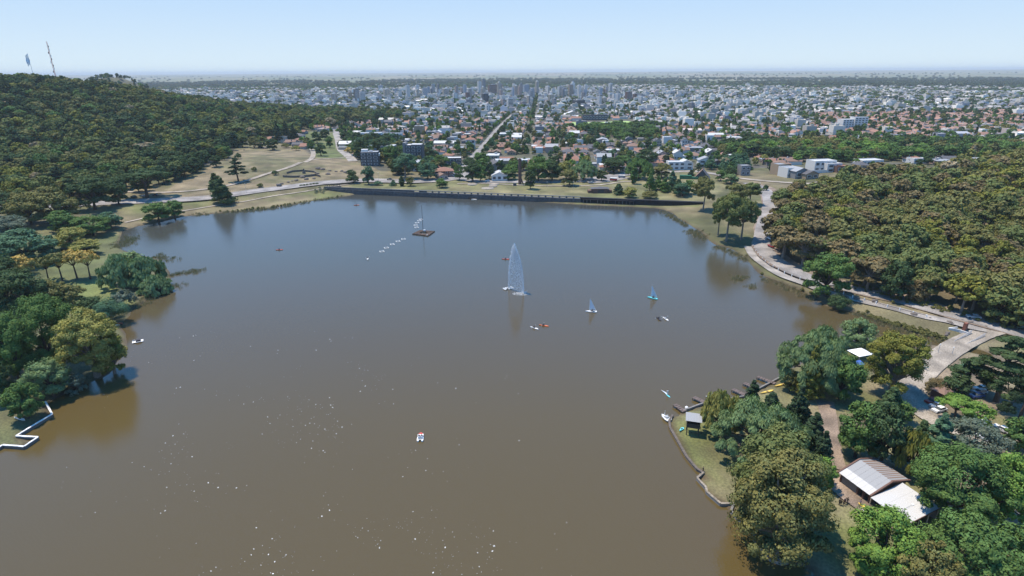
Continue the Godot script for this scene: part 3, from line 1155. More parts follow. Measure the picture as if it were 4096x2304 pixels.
func town() -> void:
	var r := RandomNumberGenerator.new()
	r.seed = 77
	var hf := mat("house_far", 1, 1, 1, 0.8)
	var lots := []
	var green: Array[Vector3] = []
	var yaw := 0.05
	var along := Vector2(sin(yaw), -cos(yaw))
	var across := Vector2(cos(yaw), sin(yaw))
	var pitch := 112.0
	for j in range(4, 46):
		for i in range(-44, 45):
			var mid := along * (j * pitch + 20.0) + across * (i * pitch + 38.0)
			if mid.y > -520.0 or not in_view(Vector3(mid.x, 0, mid.y), 1.05):
				continue
			var dist := mid.length()
			if dist > 4900.0:
				continue
			var thin := s01((dist - 2500.0) / 1900.0)
			if patch_noise.get_noise_2d(mid.x * 0.12, mid.y * 0.12) * 0.9 + 0.55 < thin * 0.9:
				for k in 26:
					green.append(Vector3(mid.x + r.randf_range(-56, 56), r.randf_range(0.8, 1.5), mid.y + r.randf_range(-56, 56)))
				continue
			var n := 6 if dist < 2600.0 else 5
			var cell := 98.0 / n
			for a in n:
				for b in n:
					var edge := a == 0 or b == 0 or a == n - 1 or b == n - 1
					var q := mid + across * ((a + 0.5 - n * 0.5) * cell) + along * ((b + 0.5 - n * 0.5) * cell)
					q += Vector2(r.randf_range(-1.5, 1.5), r.randf_range(-1.5, 1.5))
					var built := r.randf() < (0.9 if edge else 0.5) * lerpf(1.0, 0.72, thin)
					if dist < 1150.0 and r.randf() < 0.12:
						built = false
					if built:
						var turn := -yaw + (0.0 if b == 0 or b == n - 1 else PI / 2)
						lots.append([q, turn + (PI if r.randf() < 0.5 else 0.0), edge])
					if not built or r.randf() < (0.62 if dist < 1500.0 else 0.58):
						green.append(Vector3(q.x + r.randf_range(-7, 7), r.randf_range(0.6, 1.3), q.y + r.randf_range(-7, 7)))
			if dist < 2600.0:
				for k in 8:
					var t := along * r.randf_range(-50, 50) + across * (54.0 if r.randf() < 0.5 else -54.0)
					green.append(Vector3(mid.x + t.x, r.randf_range(0.6, 1.0), mid.y + t.y))
	lots.sort_custom(func(a: Array, b: Array) -> bool: return a[0].length_squared() < b[0].length_squared())
	var far := []
	var tint := []
	for k in 8:
		far.append([] as Array[Transform3D])
		tint.append(PackedColorArray())
	var things := 0
	for lot in lots:
		var q: Vector2 = lot[0]
		if q.length() < 1700.0 and blocked(q.x, q.y):
			continue
		if q.length() >= 1700.0 and land(q.x, q.y) > 24.0:
			continue
		var dist := q.length()
		var red := 0.62 * (1.0 - s01((dist - 850.0) / 500.0)) + 0.06
		if inside(Z_RED_ROOFS, q.x, q.y):
			red = 0.95
		var centre := bell(q.x, q.y, 0, -1900, 750, 520)
		var kind := 0
		var dice := r.randf()
		if dice < red:
			kind = [0, 1, 7, 1][r.randi() % 4]
		elif dice < red + (1.0 - red) * 0.10 * centre * 2.2:
			kind = 6
		else:
			kind = [2, 3, 3, 4, 2, 3, 2, 5 if r.randf() < 0.35 else 4][r.randi() % 8]
		var scl := r.randf_range(0.9, 1.2)
		if dist > 2600.0:
			scl *= 1.2
		var p := Vector3(q.x, 0, q.y)
		if things < 285 and in_view(p, 0.98):
			var share := things / 285.0
			var wall: String = ["white", "white", "white", "cream", "pink", "grey", "tan"][r.randi() % 7]
			var roof := "tile"
			if kind in [0, 1, 7]:
				roof = ["tile", "tile", "tile_old", "tile_old", "dark"][r.randi() % 5]
			else:
				roof = ["white", "white", "zinc", "zinc", "dark"][r.randi() % 5]
			var shape: String = ["gabled", "hipped", "flat two storey", "flat roofed", "two storey gabled", "long shed like", "four storey", "L shaped"][kind]
			var rname: String = {"tile": "red tiled", "tile_old": "weathered tile", "dark": "dark grey", "white": "white", "zinc": "grey metal"}[roof]
			var where: String = ["by the dam park", "in the first blocks", "in the second blocks", "further back"][int(share * 3.99)]
			var side: String = "left of avenue" if q.x < -60.0 else ("right of avenue" if q.x < 170.0 else "far right")
			town_house(kind, p, lot[1], scl, wall, roof, "%s house, %s walls, %s roof, %s, %s" % [shape, wall, rname, where, side], "houses in the near quarter of the town")
			things += 1
		else:
			var sy := r.randf_range(0.85, 1.25)
			far[kind].append(Transform3D(Basis(Vector3.UP, lot[1]).scaled_local(Vector3(scl, scl * sy, scl)), Vector3(q.x, land(q.x, q.y), q.y)))
			var wv := pow(r.randf(), 1.2) * 0.55 + 0.33
			var c := Color(wv, wv * 0.95, wv * 0.86)
			if kind in [0, 1, 7]:
				c = Color(0.8, 0.76, 0.72) * r.randf_range(0.6, 1.0)
			else:
				var hue := r.randf()
				if hue < 0.2:
					c = Color(wv, wv * 0.93, wv * 0.82)
				elif hue < 0.3:
					c = Color(wv * 0.95, wv * 0.8, wv * 0.74)
				elif hue < 0.42:
					c = Color(wv * 0.55, wv * 0.57, wv * 0.62)
			tint[kind].append(c)
	for k in 8:
		multi("far_houses", merged_house(k), far[k], tint[k], ["far gabled houses with tiled roofs across the town", "far hipped houses with tiled roofs across the town", "far white two storey houses across the town", "far flat roofed houses across the town", "far two storey gabled houses across the town", "far long sheds across the town", "far low blocks of flats across the town", "far angled houses with tiled roofs across the town"][k])
	# garden and street trees
	for s in STREETS:
		for i in s.size() - 1:
			var d: Vector2 = (s[i + 1] - s[i])
			for k in int(d.length() / 11.0):
				for w in [-7.5, 7.5]:
					if r.randf() < 0.75:
						var q: Vector2 = s[i] + d * ((k + r.randf()) * 11.0 / d.length()) + Vector2(-d.y, d.x).normalized() * w
						green.append(Vector3(q.x, r.randf_range(0.55, 0.85), q.y))
	green.sort_custom(func(a: Vector3, b: Vector3) -> bool: return a.x * a.x + a.z * a.z < b.x * b.x + b.z * b.z)
	var masses := {}
	var count := 0
	var reds := [["leafy", "mid green"], ["dark", "dark green"], ["leafy", "mid green"], ["dark", "dark green"], ["bright", "bright green"], ["olive", "olive green"], ["lime", "yellowish green"], ["teal", "bluish green"]]
	for g in green:
		var dist := sqrt(g.x * g.x + g.z * g.z)
		if dist < 1700.0 and blocked(g.x, g.z, 6.0):
			continue
		var t: Array = reds[r.randi() % 8]
		if dist > 1400.0 and r.randf() < 0.5:
			t = reds[1]
		var kind: String = ["round", "round", "umbrella", "cone", "round", "cypress"][r.randi() % 6]
		var hh := 9.5 * g.y
		var ww := 8.5 * g.y
		if kind == "cypress":
			ww = 3.0 * g.y
			t = reds[1]
		if dist > 1500.0:
			ww *= 1.25 if dist < 2600.0 else 1.8
		if count < 170 and in_view(g, 0.98):
			tree("garden_tree", kind, r.randi() % 2, 500, 1.7, t[0], g, hh, ww, "%s %s tree %s, %s" % [t[1], {"round": "rounded", "umbrella": "spreading", "cone": "tapering", "cypress": "slim upright"}[kind], ["beside the park road", "among the first houses", "among the near houses", "among houses further back"][clampi(int((dist - 520.0) / 110.0), 0, 3)], "left of the avenue" if g.x < -60.0 else ("right of the avenue" if g.x < 170.0 else "towards the right")], "garden and street trees of the near town")
			count += 1
			continue
		var key := "%s|%d" % [kind, 120 if dist > 1500.0 else 300]
		if not masses.has(key):
			masses[key] = [[] as Array[Transform3D], PackedColorArray()]
		var pr := proto(kind, 0, int(key.get_slice("|", 1)), 2.0 if dist < 1500.0 else 3.0)
		masses[key][0].append(Transform3D(Basis(Vector3.UP, r.randf() * TAU).scaled_local(Vector3(ww / pr.w, hh / pr.h, ww / pr.w)), Vector3(g.x, land(g.x, g.z), g.z)))
		masses[key][1].append((M["leaf_" + t[0]].albedo_color as Color).srgb_to_linear() * r.randf_range(0.8, 1.15))
	# belts of tall trees at the far edge of the town and windbreaks on the plain
	var belt := [[] as Array[Transform3D], PackedColorArray()]
	var pb := proto("round", 1, 120, 3.0)
	for k in 11000:
		var a := r.randf_range(-0.80, 0.80)
		var d := r.randf_range(3600.0, 7000.0)
		if k > 7500:
			d = r.randf_range(7000.0, 15000.0)
		var x := sin(a) * d
		var z := -cos(a) * d
		var m := patch_noise.get_noise_2d(x * 0.045, z * 0.11 + 900.0)
		if m < (-0.12 if k <= 7500 else 0.3) + (0.22 * s01((4600.0 - d) / 900.0)):
			continue
		var s := r.randf_range(13.0, 22.0)
		belt[0].append(Transform3D(Basis(Vector3.UP, r.randf() * TAU).scaled_local(Vector3(s * 1.7 / pb.w, s / pb.h, s * 1.7 / pb.w)), Vector3(x, land(x, z), z)))
		belt[1].append(Color(0.055, 0.085, 0.04) * r.randf_range(0.8, 1.2))
	masses["round|belt"] = belt
	for key in masses:
		var kind: String = key.get_slice("|", 0)
		var pr := proto(kind, 0, int(key.get_slice("|", 1)), 2.0 if key.ends_with("300") else 3.0) if not key.ends_with("belt") else pb
		var m: ArrayMesh = (pr.node.get_node("crown") as MeshInstance3D).mesh.duplicate()
		m.surface_set_material(0, M["leaf_mass"])
		multi("far_woods" if key.ends_with("belt") else "town_trees", m, masses[key][0], masses[key][1], "far belts of trees on the plain beyond the town" if key.ends_with("belt") else "green trees between the far houses")


# ---------------------------------------------------------------- boats, people, cars

func car(paint: String, at: Vector3, turn: float, label: String, tall := 1.0, long := 1.0) -> void:
	if not protos.has("car"):
		var o := Node3D.new()
		var body := MB.new()
		body.box(Vector3(0, 0.62, 0), Vector3(1.72, 0.55, 4.15))
		body.box(Vector3(0, 0.86, 0.1), Vector3(1.62, 0.12, 3.9))
		part("body", body, M["car_white"], o)
		var cab := MB.new()
		for s in [[1.42, 2.3, 1.16]]:
			var lo := 0.9
			var a := [Vector3(-0.8, lo, -1.0), Vector3(0.8, lo, -1.0), Vector3(0.8, lo, 1.75), Vector3(-0.8, lo, 1.75)]
			var b := [Vector3(-0.62, 1.42, -0.35), Vector3(0.62, 1.42, -0.35), Vector3(0.62, 1.42, 1.2), Vector3(-0.62, 1.42, 1.2)]
			for i in 4:
				cab.quad(a[i], b[i], b[(i + 1) % 4], a[(i + 1) % 4])
		part("window", cab, M["glass"], o)
		var top := MB.new()
		top.box(Vector3(0, 1.44, 0.43), Vector3(1.28, 0.06, 1.62))
		part("roof", top, M["car_white"], o)
		for x in [-0.8, 0.8]:
			for z in [-1.3, 1.3]:
				var wh := MB.new()
				wh.tube(Vector3(x - 0.1, 0.32, z), Vector3(x + 0.1, 0.32, z), 0.32, 0.32, 10)
				part("wheel", wh, M["rubber"], o)
		protos["car"] = {"node": o}
	var o := copy_of(protos["car"].node, "parked_car", on_land(at) + Vector3(0, 0.16, 0), turn, Vector3(1, tall, long), label, "car")
	for ch in o.get_children():
		if ch.name.begins_with("body") or ch.name.begins_with("roof"):
			(ch as MeshInstance3D).set_surface_override_material(0, M["car_" + paint])


func van(at: Vector3, turn: float, upper: String, lower: String, label: String) -> void:
	var o := thing("van", label, "van", on_land(at) + Vector3(0, 0.16, 0), turn)
	var b := MB.new()
	b.box(Vector3(0, 0.95, 0), Vector3(2.1, 1.1, 5.9))
	part("body", b, M[lower], o)
	b = MB.new()
	b.box(Vector3(0, 1.82, 0.05), Vector3(1.98, 0.62, 5.5))
	part("window", b, M["glass"], o)
	b = MB.new()
	b.box(Vector3(0, 2.24, 0.05), Vector3(2.04, 0.22, 5.6))
	part("roof", b, M[upper], o)
	for x in [-0.95, 0.95]:
		for z in [-1.9, 1.9]:
			var wh := MB.new()
			wh.tube(Vector3(x - 0.12, 0.38, z), Vector3(x + 0.12, 0.38, z), 0.38, 0.38, 10)
			part("wheel", wh, M["rubber"], o)


func figure(bones: Array, cell: float, hi: float, shirt: Color, trousers: Color) -> ArrayMesh:
	# one continuous skin round tapered bones, by surface nets
	var lo := Vector3(1e9, 1e9, 1e9)
	var up := -lo
	for b in bones:
		lo = lo.min((b[0] as Vector3).min(b[1]) - Vector3.ONE * 0.26)
		up = up.max((b[0] as Vector3).max(b[1]) + Vector3.ONE * 0.26)
	var nn := Vector3i(((up - lo) / cell).ceil()) + Vector3i.ONE
	var f := PackedFloat32Array()
	f.resize(nn.x * nn.y * nn.z)
	for z in nn.z:
		for y in nn.y:
			for x in nn.x:
				var p := lo + Vector3(x, y, z) * cell
				var s := 0.0
				for b in bones:
					var e: Vector3 = b[1] - b[0]
					var t := clampf((p - b[0]).dot(e) / maxf(e.length_squared(), 1e-6), 0.0, 1.0)
					s += exp(-38.0 * ((p - b[0] - e * t).length() - lerpf(b[2], b[3], t)))
				f[(z * nn.y + y) * nn.x + x] = -log(maxf(s, 1e-30)) / 38.0
	var vert := {}
	var step := [1, nn.x, nn.x * nn.y]
	for z in nn.z - 1:
		for y in nn.y - 1:
			for x in nn.x - 1:
				var o := (z * nn.y + y) * nn.x + x
				var acc := Vector3.ZERO
				var k := 0
				for e in 12:
					var ax := e / 4
					var u := (ax + 1) % 3
					var w := (ax + 2) % 3
					var c0 := Vector3i.ZERO
					c0[u] = e & 1
					c0[w] = (e >> 1) & 1
					var i0: int = o + c0.x + c0.y * nn.x + c0.z * nn.x * nn.y
					var i1: int = i0 + step[ax]
					if (f[i0] < 0.0) != (f[i1] < 0.0):
						var q := Vector3(c0)
						q[ax] += f[i0] / (f[i0] - f[i1])
						acc += q
						k += 1
				if k:
					vert[o] = lo + (Vector3(x, y, z) + acc / k) * cell
	var mb := MB.new()
	for o in vert:
		for ax in 3:
			var i1: int = o + step[ax]
			if i1 >= f.size() or (f[o] < 0.0) == (f[i1] < 0.0):
				continue
			var u: int = step[(ax + 1) % 3]
			var w: int = step[(ax + 2) % 3]
			if vert.has(o - u) and vert.has(o - w) and vert.has(o - u - w):
				var y: float = vert[o].y
				mb.col = Color(0.38, 0.23, 0.16) if y > hi - 0.27 else (shirt if y > hi - 0.86 else trousers)
				if y > hi - 0.12:
					mb.col = Color(0.03, 0.02, 0.015)
				if f[o] < 0.0:
					mb.quad(vert[o - u - w], vert[o - u], vert[o], vert[o - w])
				else:
					mb.quad(vert[o - u - w], vert[o - w], vert[o], vert[o - u])
	return mb.mesh(M["people"])


func person(at: Vector3, turn: float, shirt: Color, trousers: Color, label: String, seated := false, arms := 0) -> void:
	var key := "person %s %s %d" % [shirt, seated, arms]
	if not protos.has(key):
		var b := []
		var hip := 0.92
		if seated:
			hip = 0.16
		for s in [-1.0, 1.0]:
			if seated:
				b.append([Vector3(s * 0.09, hip, 0), Vector3(s * 0.12, hip + 0.14, -0.42), 0.085, 0.06])
				b.append([Vector3(s * 0.12, hip + 0.14, -0.42), Vector3(s * 0.12, hip - 0.04, -0.82), 0.055, 0.04])
			else:
				b.append([Vector3(s * 0.09, hip, 0), Vector3(s * 0.11, 0.5, -0.02), 0.088, 0.062])
				b.append([Vector3(s * 0.11, 0.5, -0.02), Vector3(s * 0.12, 0.08, 0.02), 0.058, 0.04])
				b.append([Vector3(s * 0.12, 0.05, 0.03), Vector3(s * 0.13, 0.04, -0.15), 0.045, 0.035])
			var sh := Vector3(s * 0.19, hip + 0.5, 0)
			var el := Vector3(s * 0.27, hip + 0.24, -0.03)
			var ha := Vector3(s * 0.26, hip - 0.02, -0.08)
			if seated or arms == 1:
				el = Vector3(s * 0.29, hip + 0.27, -0.12)
				ha = Vector3(s * 0.24, hip + 0.26, -0.36)
			if arms == 2 and s > 0:
				el = Vector3(0.34, hip + 0.6, -0.06)
				ha = Vector3(0.28, hip + 0.84, -0.1)
			b.append([sh, el, 0.052, 0.042])
			b.append([el, ha, 0.04, 0.032])
			b.append([Vector3(0, hip + 0.46, 0), sh, 0.085, 0.06])
		b.append([Vector3(0, hip + 0.02, 0), Vector3(0, hip + 0.28, 0), 0.125, 0.12])
		b.append([Vector3(0, hip + 0.28, 0), Vector3(0, hip + 0.46, 0), 0.12, 0.11])
		b.append([Vector3(0, hip + 0.5, 0), Vector3(0, hip + 0.64, -0.01), 0.05, 0.05])
		b.append([Vector3(0, hip + 0.69, -0.02), Vector3(0, hip + 0.76, -0.01), 0.085, 0.09])
		b.append([Vector3(0, hip + 0.69, -0.1), Vector3(0, hip + 0.68, -0.11), 0.02, 0.015])
		protos[key] = {"mesh": figure(b, 0.05, hip + 0.85, shirt, trousers)}
	var o := thing("person", label, "person", at, turn)
	piece("body", protos[key].mesh, o)


func kayak(at: Vector3, turn: float, paint: String, label: String, length := 3.6, called := "kayak", lift := -0.06) -> void:
	var o := thing(called, label, "kayak", at + Vector3(0, lift, 0), turn)
	var b := MB.new()
	b.hull(length, 0.78, 0.32, true, 0.12)
	part("hull", b, M[paint], o)
	var c := MB.new()
	c.ball(Vector3(0, 0.33, 0.15), Vector3(0.24, 0.04, 0.48), 4, 10)
	part("cockpit", c, M["dark_cloth"], o)


func paddle(at: Vector3, turn: float, label: String) -> void:
	var o := thing("paddle", label, "paddle", at + Vector3(0, 0.62, 0), turn)
	var b := MB.new()
	b.beam(Vector3(-1.05, -0.18, -0.42), Vector3(1.05, 0.18, -0.42), 0.04, 0.04)
	part("shaft", b, M["dark_metal"], o)
	for s in [-1.0, 1.0]:
		var k := MB.new()
		k.box(Vector3(s * 1.2, s * 0.2, -0.42), Vector3(0.42, 0.16, 0.03))
		part("blade", k, M["white_paint"], o)


func sailboat(at: Vector3, turn: float, paint: String, label: String) -> void:
	var o := thing("sailing_dinghy", label, "sailboat", at + Vector3(0, -0.1, 0), turn)
	var b := MB.new()
	b.hull(4.4, 1.5, 0.5, true, 0.8)
	part("hull", b, M[paint], o)
	b = MB.new()
	b.box(Vector3(0, 0.52, 0.7), Vector3(0.8, 0.06, 1.5))
	part("cockpit", b, M["dark_cloth"], o)
	b = MB.new()
	b.tube(Vector3(0, 0.5, -0.75), Vector3(0, 6.0, -0.62), 0.05, 0.03, 6)
	part("mast", b, M["white_paint"], o)
	b = MB.new()
	b.tube(Vector3(0, 1.05, -0.72), Vector3(0.55, 1.0, 1.85), 0.04, 0.04, 6)
	part("boom", b, M["white_paint"], o)
	var s := MB.new()
	var trim := MB.new()
	var rows := 12
	for i in rows:
		for j in 8:
			var q := []
			for k in [[i, j], [i + 1, j], [i + 1, j + 1], [i, j + 1]]:
				var t: float = float(k[0]) / rows
				var u: float = k[1] / 8.0
				var luff := Vector3(0, 1.1 + 4.75 * t, -0.72 + 0.1 * t)
				var leech := Vector3(0.52 * (1.0 - t), 1.05 + 4.8 * t, 1.8 * pow(1.0 - t, 0.85) - 0.6 * t)
				q.append(luff.lerp(leech, u) + Vector3(0.28 * sin(PI * u) * (1.0 - t), 0, 0))
			(trim if j == 0 or j == 7 or i == 0 else s).quad(q[0], q[1], q[2], q[3])
	part("sail", s, M["sail"], o)
	part("sail_border", trim, M["white_paint"], o)


func pedal_boat(at: Vector3, turn: float, label: String) -> void:
	var o := thing("pedal_boat", label, "pedal boat", at + Vector3(0, -0.1, 0), turn)
	for s in [-1.0, 1.0]:
		var b := MB.new()
		b.hull(3.1, 0.62, 0.5, true, 0.7)
		var f := part("float", b, M["white_paint"], o)
		f.position.x = s * 0.55
	var d := MB.new()
	d.box(Vector3(0, 0.5, 0.1), Vector3(1.1, 0.12, 2.2))
	part("deck", d, M["grey_paint"], o)
	for s in [-1.0, 1.0]:
		var st := MB.new()
		st.box(Vector3(s * 0.35, 0.72, 0.35), Vector3(0.5, 0.2, 0.5))
		st.box(Vector3(s * 0.35, 1.0, 0.62), Vector3(0.5, 0.5, 0.1))
		part("seat", st, M["white_paint"], o)
	var n := MB.new()
	n.hull(1.5, 1.5, 0.34, true, 0.95)
	var nose := part("bow_cover", n, M["red_paint"], o)
	nose.position = Vector3(0, 0.42, -1.0)
	var w := MB.new()
	w.box(Vector3(0, 0.8, -0.5), Vector3(1.5, 0.1, 0.75))
	part("windscreen", w, M["white_paint"], o)


# ---------------------------------------------------------------- dam

func dam() -> void:
	var o := thing("dam", "long grey stone dam wall with a pierced parapet at the head of the lake", "dam")
	var dir := (DAM_B - DAM_A)
	var at := func(t: float, y: float, back: float) -> Vector3:
		var p: Vector2 = DAM_A + dir * t
		var nrm := Vector2(-dir.y, dir.x).normalized()
		if nrm.y > 0:
			nrm = -nrm
		return Vector3(p.x + nrm.x * back, y, p.y + nrm.y * back)
	var span := dir.length()
	var yaw := atan2(-dir.y, dir.x)
	var turn := Basis(Vector3.UP, yaw)
	var t0 := -0.07
	var t1 := 0.705
	var t2 := 1.03
	# the pale wall is laid in long courses, each a little proud of its neighbours
	var courses := 5
	var bays := 24
	var r := RandomNumberGenerator.new()
	r.seed = 8
	for j in courses:
		for i in bays:
			var u := lerpf(t0, t1, (i + 0.5) / bays)
			var b := MB.new()
			var hh := 5.6 / courses
			b.box(at.call(u, -2.2 + hh * (j + 0.5), 2.0 + r.randf_range(-0.07, 0.07)), Vector3((t1 - t0) * span / bays - 0.05, hh - 0.05, 4.0), turn)
			b.col = Color.WHITE
			var tint := r.randf_range(0.75, 1.0)
			for k in b.c.size():
				b.c[k] = Color(tint, tint, tint * 1.02)
			part("stone", b, M["stone"], o)
	var solid := MB.new()
	solid.box(at.call(lerpf(t0, 0.118, 0.5), 4.2, 1.2), Vector3((0.118 - t0) * span, 1.6, 1.2), turn)
	part("parapet", solid, M["stone"], o)
	var rail := MB.new()
	rail.box(at.call(lerpf(0.118, t1, 0.5), 4.85, 1.0), Vector3((t1 - 0.118) * span, 0.5, 0.9), turn)
	part("top_rail", rail, M["concrete"], o)
	var lip := MB.new()
	lip.box(at.call(lerpf(0.118, t1, 0.5), 3.47, 1.1), Vector3((t1 - 0.118) * span, 0.14, 1.5), turn)
	part("ledge", lip, M["concrete"], o)
	var posts := 30
	for i in posts + 1:
		var u := lerpf(0.118, t1, float(i) / posts)
		var b := MB.new()
		b.box(at.call(u, 4.06, 1.0), Vector3(1.1, 1.1, 0.8), turn)
		part("post", b, M["stone"], o)
		if i < 7 and i != 5:
			var fill := MB.new()
			fill.box(at.call(lerpf(u, u + (t1 - 0.118) / posts, 0.5), 4.06, 1.15), Vector3((t1 - 0.118) * span / posts - 1.1, 1.1, 0.35), turn)
			part("infill", fill, M["stone"], o)
	var dark := MB.new()
	dark.box(at.call(lerpf(t1, t2, 0.5), 0.55, 2.3), Vector3((t2 - t1) * span, 6.3, 4.0), turn)
	part("spillway_wall", dark, M["dark_stone"], o)
	var cap := MB.new()
	cap.box(at.call(lerpf(t1, t2, 0.5), 4.0, 1.6), Vector3((t2 - t1) * span, 0.9, 3.0), turn)
	part("spillway_coping", cap, M["dark_stone"], o)
	var bridge := MB.new()
	bridge.box(at.call(lerpf(0.71, 0.85, 0.5), 3.35, 0.0), Vector3(0.14 * span, 0.35, 1.6), turn)
	part("gate_deck", bridge, M["dark_stone"], o)
	for i in 15:
		if i in [3, 8]:
			continue
		var u := lerpf(0.713, 0.848, i / 14.0)
		var b := MB.new()
		b.box(at.call(u, 0.4, -0.25), Vector3(0.42, 5.4, 1.3), turn)
		part("pier", b, M["stone"], o)
	var gates := MB.new()
	gates.box(at.call(0.395, 1.1, -0.35), Vector3(6.0, 0.3, 0.8), turn)
	part("landing_ledge", gates, M["dark_stone"], o)
	var boat := thing("moored_skiff", "small white skiff moored under the ledge of the dam wall", "boat", at.call(0.402, -0.05, -1.6), yaw + PI / 2)
	var hb := MB.new()
	hb.hull(4.0, 1.2, 0.5, true, 0.8)
	part("hull", hb, M["white_paint"], boat)


# ---------------------------------------------------------------- the middle of the lake

func droplets(b: MB, p: Vector3, w: float, h: float) -> void:
	var a := p + Vector3(-w, 0, w * 0.6)
	var c := p + Vector3(w, 0, w * 0.6)
	var d := p + Vector3(0, 0, -w)
	var t := p + Vector3(0, h, 0)
	var u := p - Vector3(0, h, 0)
	b.tri(a, t, c); b.tri(c, t, d); b.tri(d, t, a)
	b.tri(c, u, a); b.tri(d, u, c); b.tri(a, u, d)


func fountain(base: Vector3, fall: Vector3) -> void:
	var o := thing("fountain_raft", "small raft of white floats that carries the fountain nozzle", "raft", base, 0.5)
	var f := MB.new()
	for k in 3:
		f.beam(Vector3(-2.0, 0.18, (k - 1) * 0.8), Vector3(2.0, 0.18, (k - 1) * 0.8), 0.16, 0.12)
		f.beam(Vector3((k - 1) * 1.5, 0.22, -1.2), Vector3((k - 1) * 1.5, 0.22, 1.2), 0.16, 0.12)
	part("frame", f, M["dark_metal"], o)
	for i in 5:
		for j in 3:
			if (i + j) % 4 == 3:
				continue
			var fl := MB.new()
			fl.ball(Vector3((i - 2) * 0.95, 0.3, (j - 1) * 0.9), Vector3(0.42, 0.3, 0.34), 5, 8)
			part("float", fl, M["white_paint"], o)
	var nz := MB.new()
	nz.tube(Vector3(0.3, 0.2, 0), Vector3(0.3, 1.1, 0), 0.12, 0.07, 8)
	part("nozzle", nz, M["steel"], o)
	var r := RandomNumberGenerator.new()
	r.seed = 31
	var span := fall - base
	var j := thing("fountain_jet", "tall white water jet falling as a veil in the middle of the lake", "fountain", base)
	var H := 20.6
	var left := func(s: float) -> float: return 0.02 + 0.09 * s + 0.30 * pow(s, 3.2)
	var right := func(s: float) -> float: return 1.0 - 0.14 * s - 0.43 * pow(s, 3.6)
	var jet := MB.new()
	for i in 900:
		var s := pow(r.randf(), 0.9)
		var x: float = left.call(s) + r.randfn() * (0.008 + 0.02 * s)
		droplets(jet, Vector3(span.x * x, s * H + 0.6, span.z * x + r.randfn() * 0.12), r.randf_range(0.05, 0.1), r.randf_range(0.3, 0.7))
	stuff(part("jet", jet, M["spray"], j), "jet of water")
	var veil := MB.new()
	for i in 9000:
		var s := r.randf()
		var x: float = right.call(s) + absf(r.randfn()) * -0.05 + 0.03
		if i % 2:
			x = lerpf(left.call(s), right.call(s), r.randf())
		droplets(veil, Vector3(span.x * x, s * H * 0.97 + 0.1, span.z * x + r.randfn() * 0.3), r.randf_range(0.02, 0.042), r.randf_range(0.12, 0.4))
	for i in 3200:
		var s := 1.0 - absf(r.randfn()) * 0.13
		if s < 0.5:
			continue
		var x: float = lerpf(left.call(s), right.call(s), r.randf())
		droplets(veil, Vector3(span.x * x, s * H + r.randf_range(-0.5, 0.6), span.z * x + r.randfn() * 0.25), r.randf_range(0.04, 0.085), r.randf_range(0.2, 0.5))
	for i in 800:
		var s := r.randf()
		var x: float = right.call(s) + r.randfn() * 0.012
		droplets(veil, Vector3(span.x * x, s * H * 0.95, span.z * x + r.randfn() * 0.15), r.randf_range(0.05, 0.09), r.randf_range(0.3, 0.6))
	stuff(part("veil", veil, M["spray"], j), "falling veil of drops")
	var foam := MB.new()
	for i in 420:
		var a := r.randf() * TAU
		var d := sqrt(r.randf())
		var q := Vector3(span.x * 0.78 + cos(a) * d * 3.6, 0.05, span.z * 0.95 + 0.8 + sin(a) * d * 2.2)
		if i % 3 == 0:
			q = Vector3(span.x + r.randfn() * 0.6, r.randf_range(0.05, 0.8), span.z + r.randfn() * 0.5)
		droplets(foam, q, r.randf_range(0.06, 0.14), 0.06)
	stuff(part("foam", foam, M["spray"], j), "foam where the water lands")


func mast_raft(corners: Array, mast_at: Vector3) -> void:
	var c: Vector3 = (corners[0] + corners[1] + corners[2] + corners[3]) * 0.25
	var o := thing("square_raft", "brown planked square raft with an open middle and a thin lattice mast", "raft", c)
	var r := RandomNumberGenerator.new()
	r.seed = 5
	for i in 4:
		var a: Vector3 = corners[i] - c
		var b: Vector3 = corners[(i + 1) % 4] - c
		for k in 14:
			var t0 := (k + 0.04) / 14.0
			var t1 := (k + 0.96) / 14.0
			var p := MB.new()
			var inn0 := a.lerp(b, t0) * 0.42
			var inn1 := a.lerp(b, t1) * 0.42
			var up := Vector3(0, 0.5 + r.randf_range(-0.08, 0.1), 0)
			var dn := Vector3(0, -0.1, 0)
			p.quad(a.lerp(b, t0) + up, a.lerp(b, t1) + up, inn1 + up, inn0 + up)
			p.quad(a.lerp(b, t0) + dn, a.lerp(b, t1) + dn, a.lerp(b, t1) + up, a.lerp(b, t0) + up)
			p.quad(inn0 + dn, inn1 + dn, inn1 + up, inn0 + up)
			for n in p.c.size():
				p.c[n] = Color(1, 1, 1) * (0.6 + 0.4 * fmod(k * 0.37 + i * 0.21, 1.0))
			part("plank", p, M["wood"], o)
	var m := MB.new()
	var at := mast_at - c
	for k in 3:
		var d := Vector3(cos(k * TAU / 3), 0, sin(k * TAU / 3)) * 0.2
		m.tube(at + d, at + d * 0.6 + Vector3(0, 16.0, 0), 0.05, 0.04, 4)
	for k in 30:
		var y := 0.5 + k * 0.52
		for q in 3:
			var d0 := Vector3(cos(q * TAU / 3), 0, sin(q * TAU / 3)) * 0.2
			var d1 := Vector3(cos((q + 1) * TAU / 3), 0, sin((q + 1) * TAU / 3)) * 0.2
			m.beam(at + d0 + Vector3(0, y, 0), at + d1 + Vector3(0, y + 0.45, 0), 0.035, 0.035)
	part("mast", m, M["dark_metal"], o)
	var bx := MB.new()
	bx.box(at + Vector3(0.9, 0.95, 0.5), Vector3(1.2, 0.8, 0.9))
	part("equipment_box", bx, M["white_paint"], o)
	var bn := MB.new()
	bn.ball(corners[1] - c + Vector3(-0.6, 0.75, -0.6), Vector3(0.35, 0.3, 0.35))
	part("buoy", bn, M["white_paint"], o)


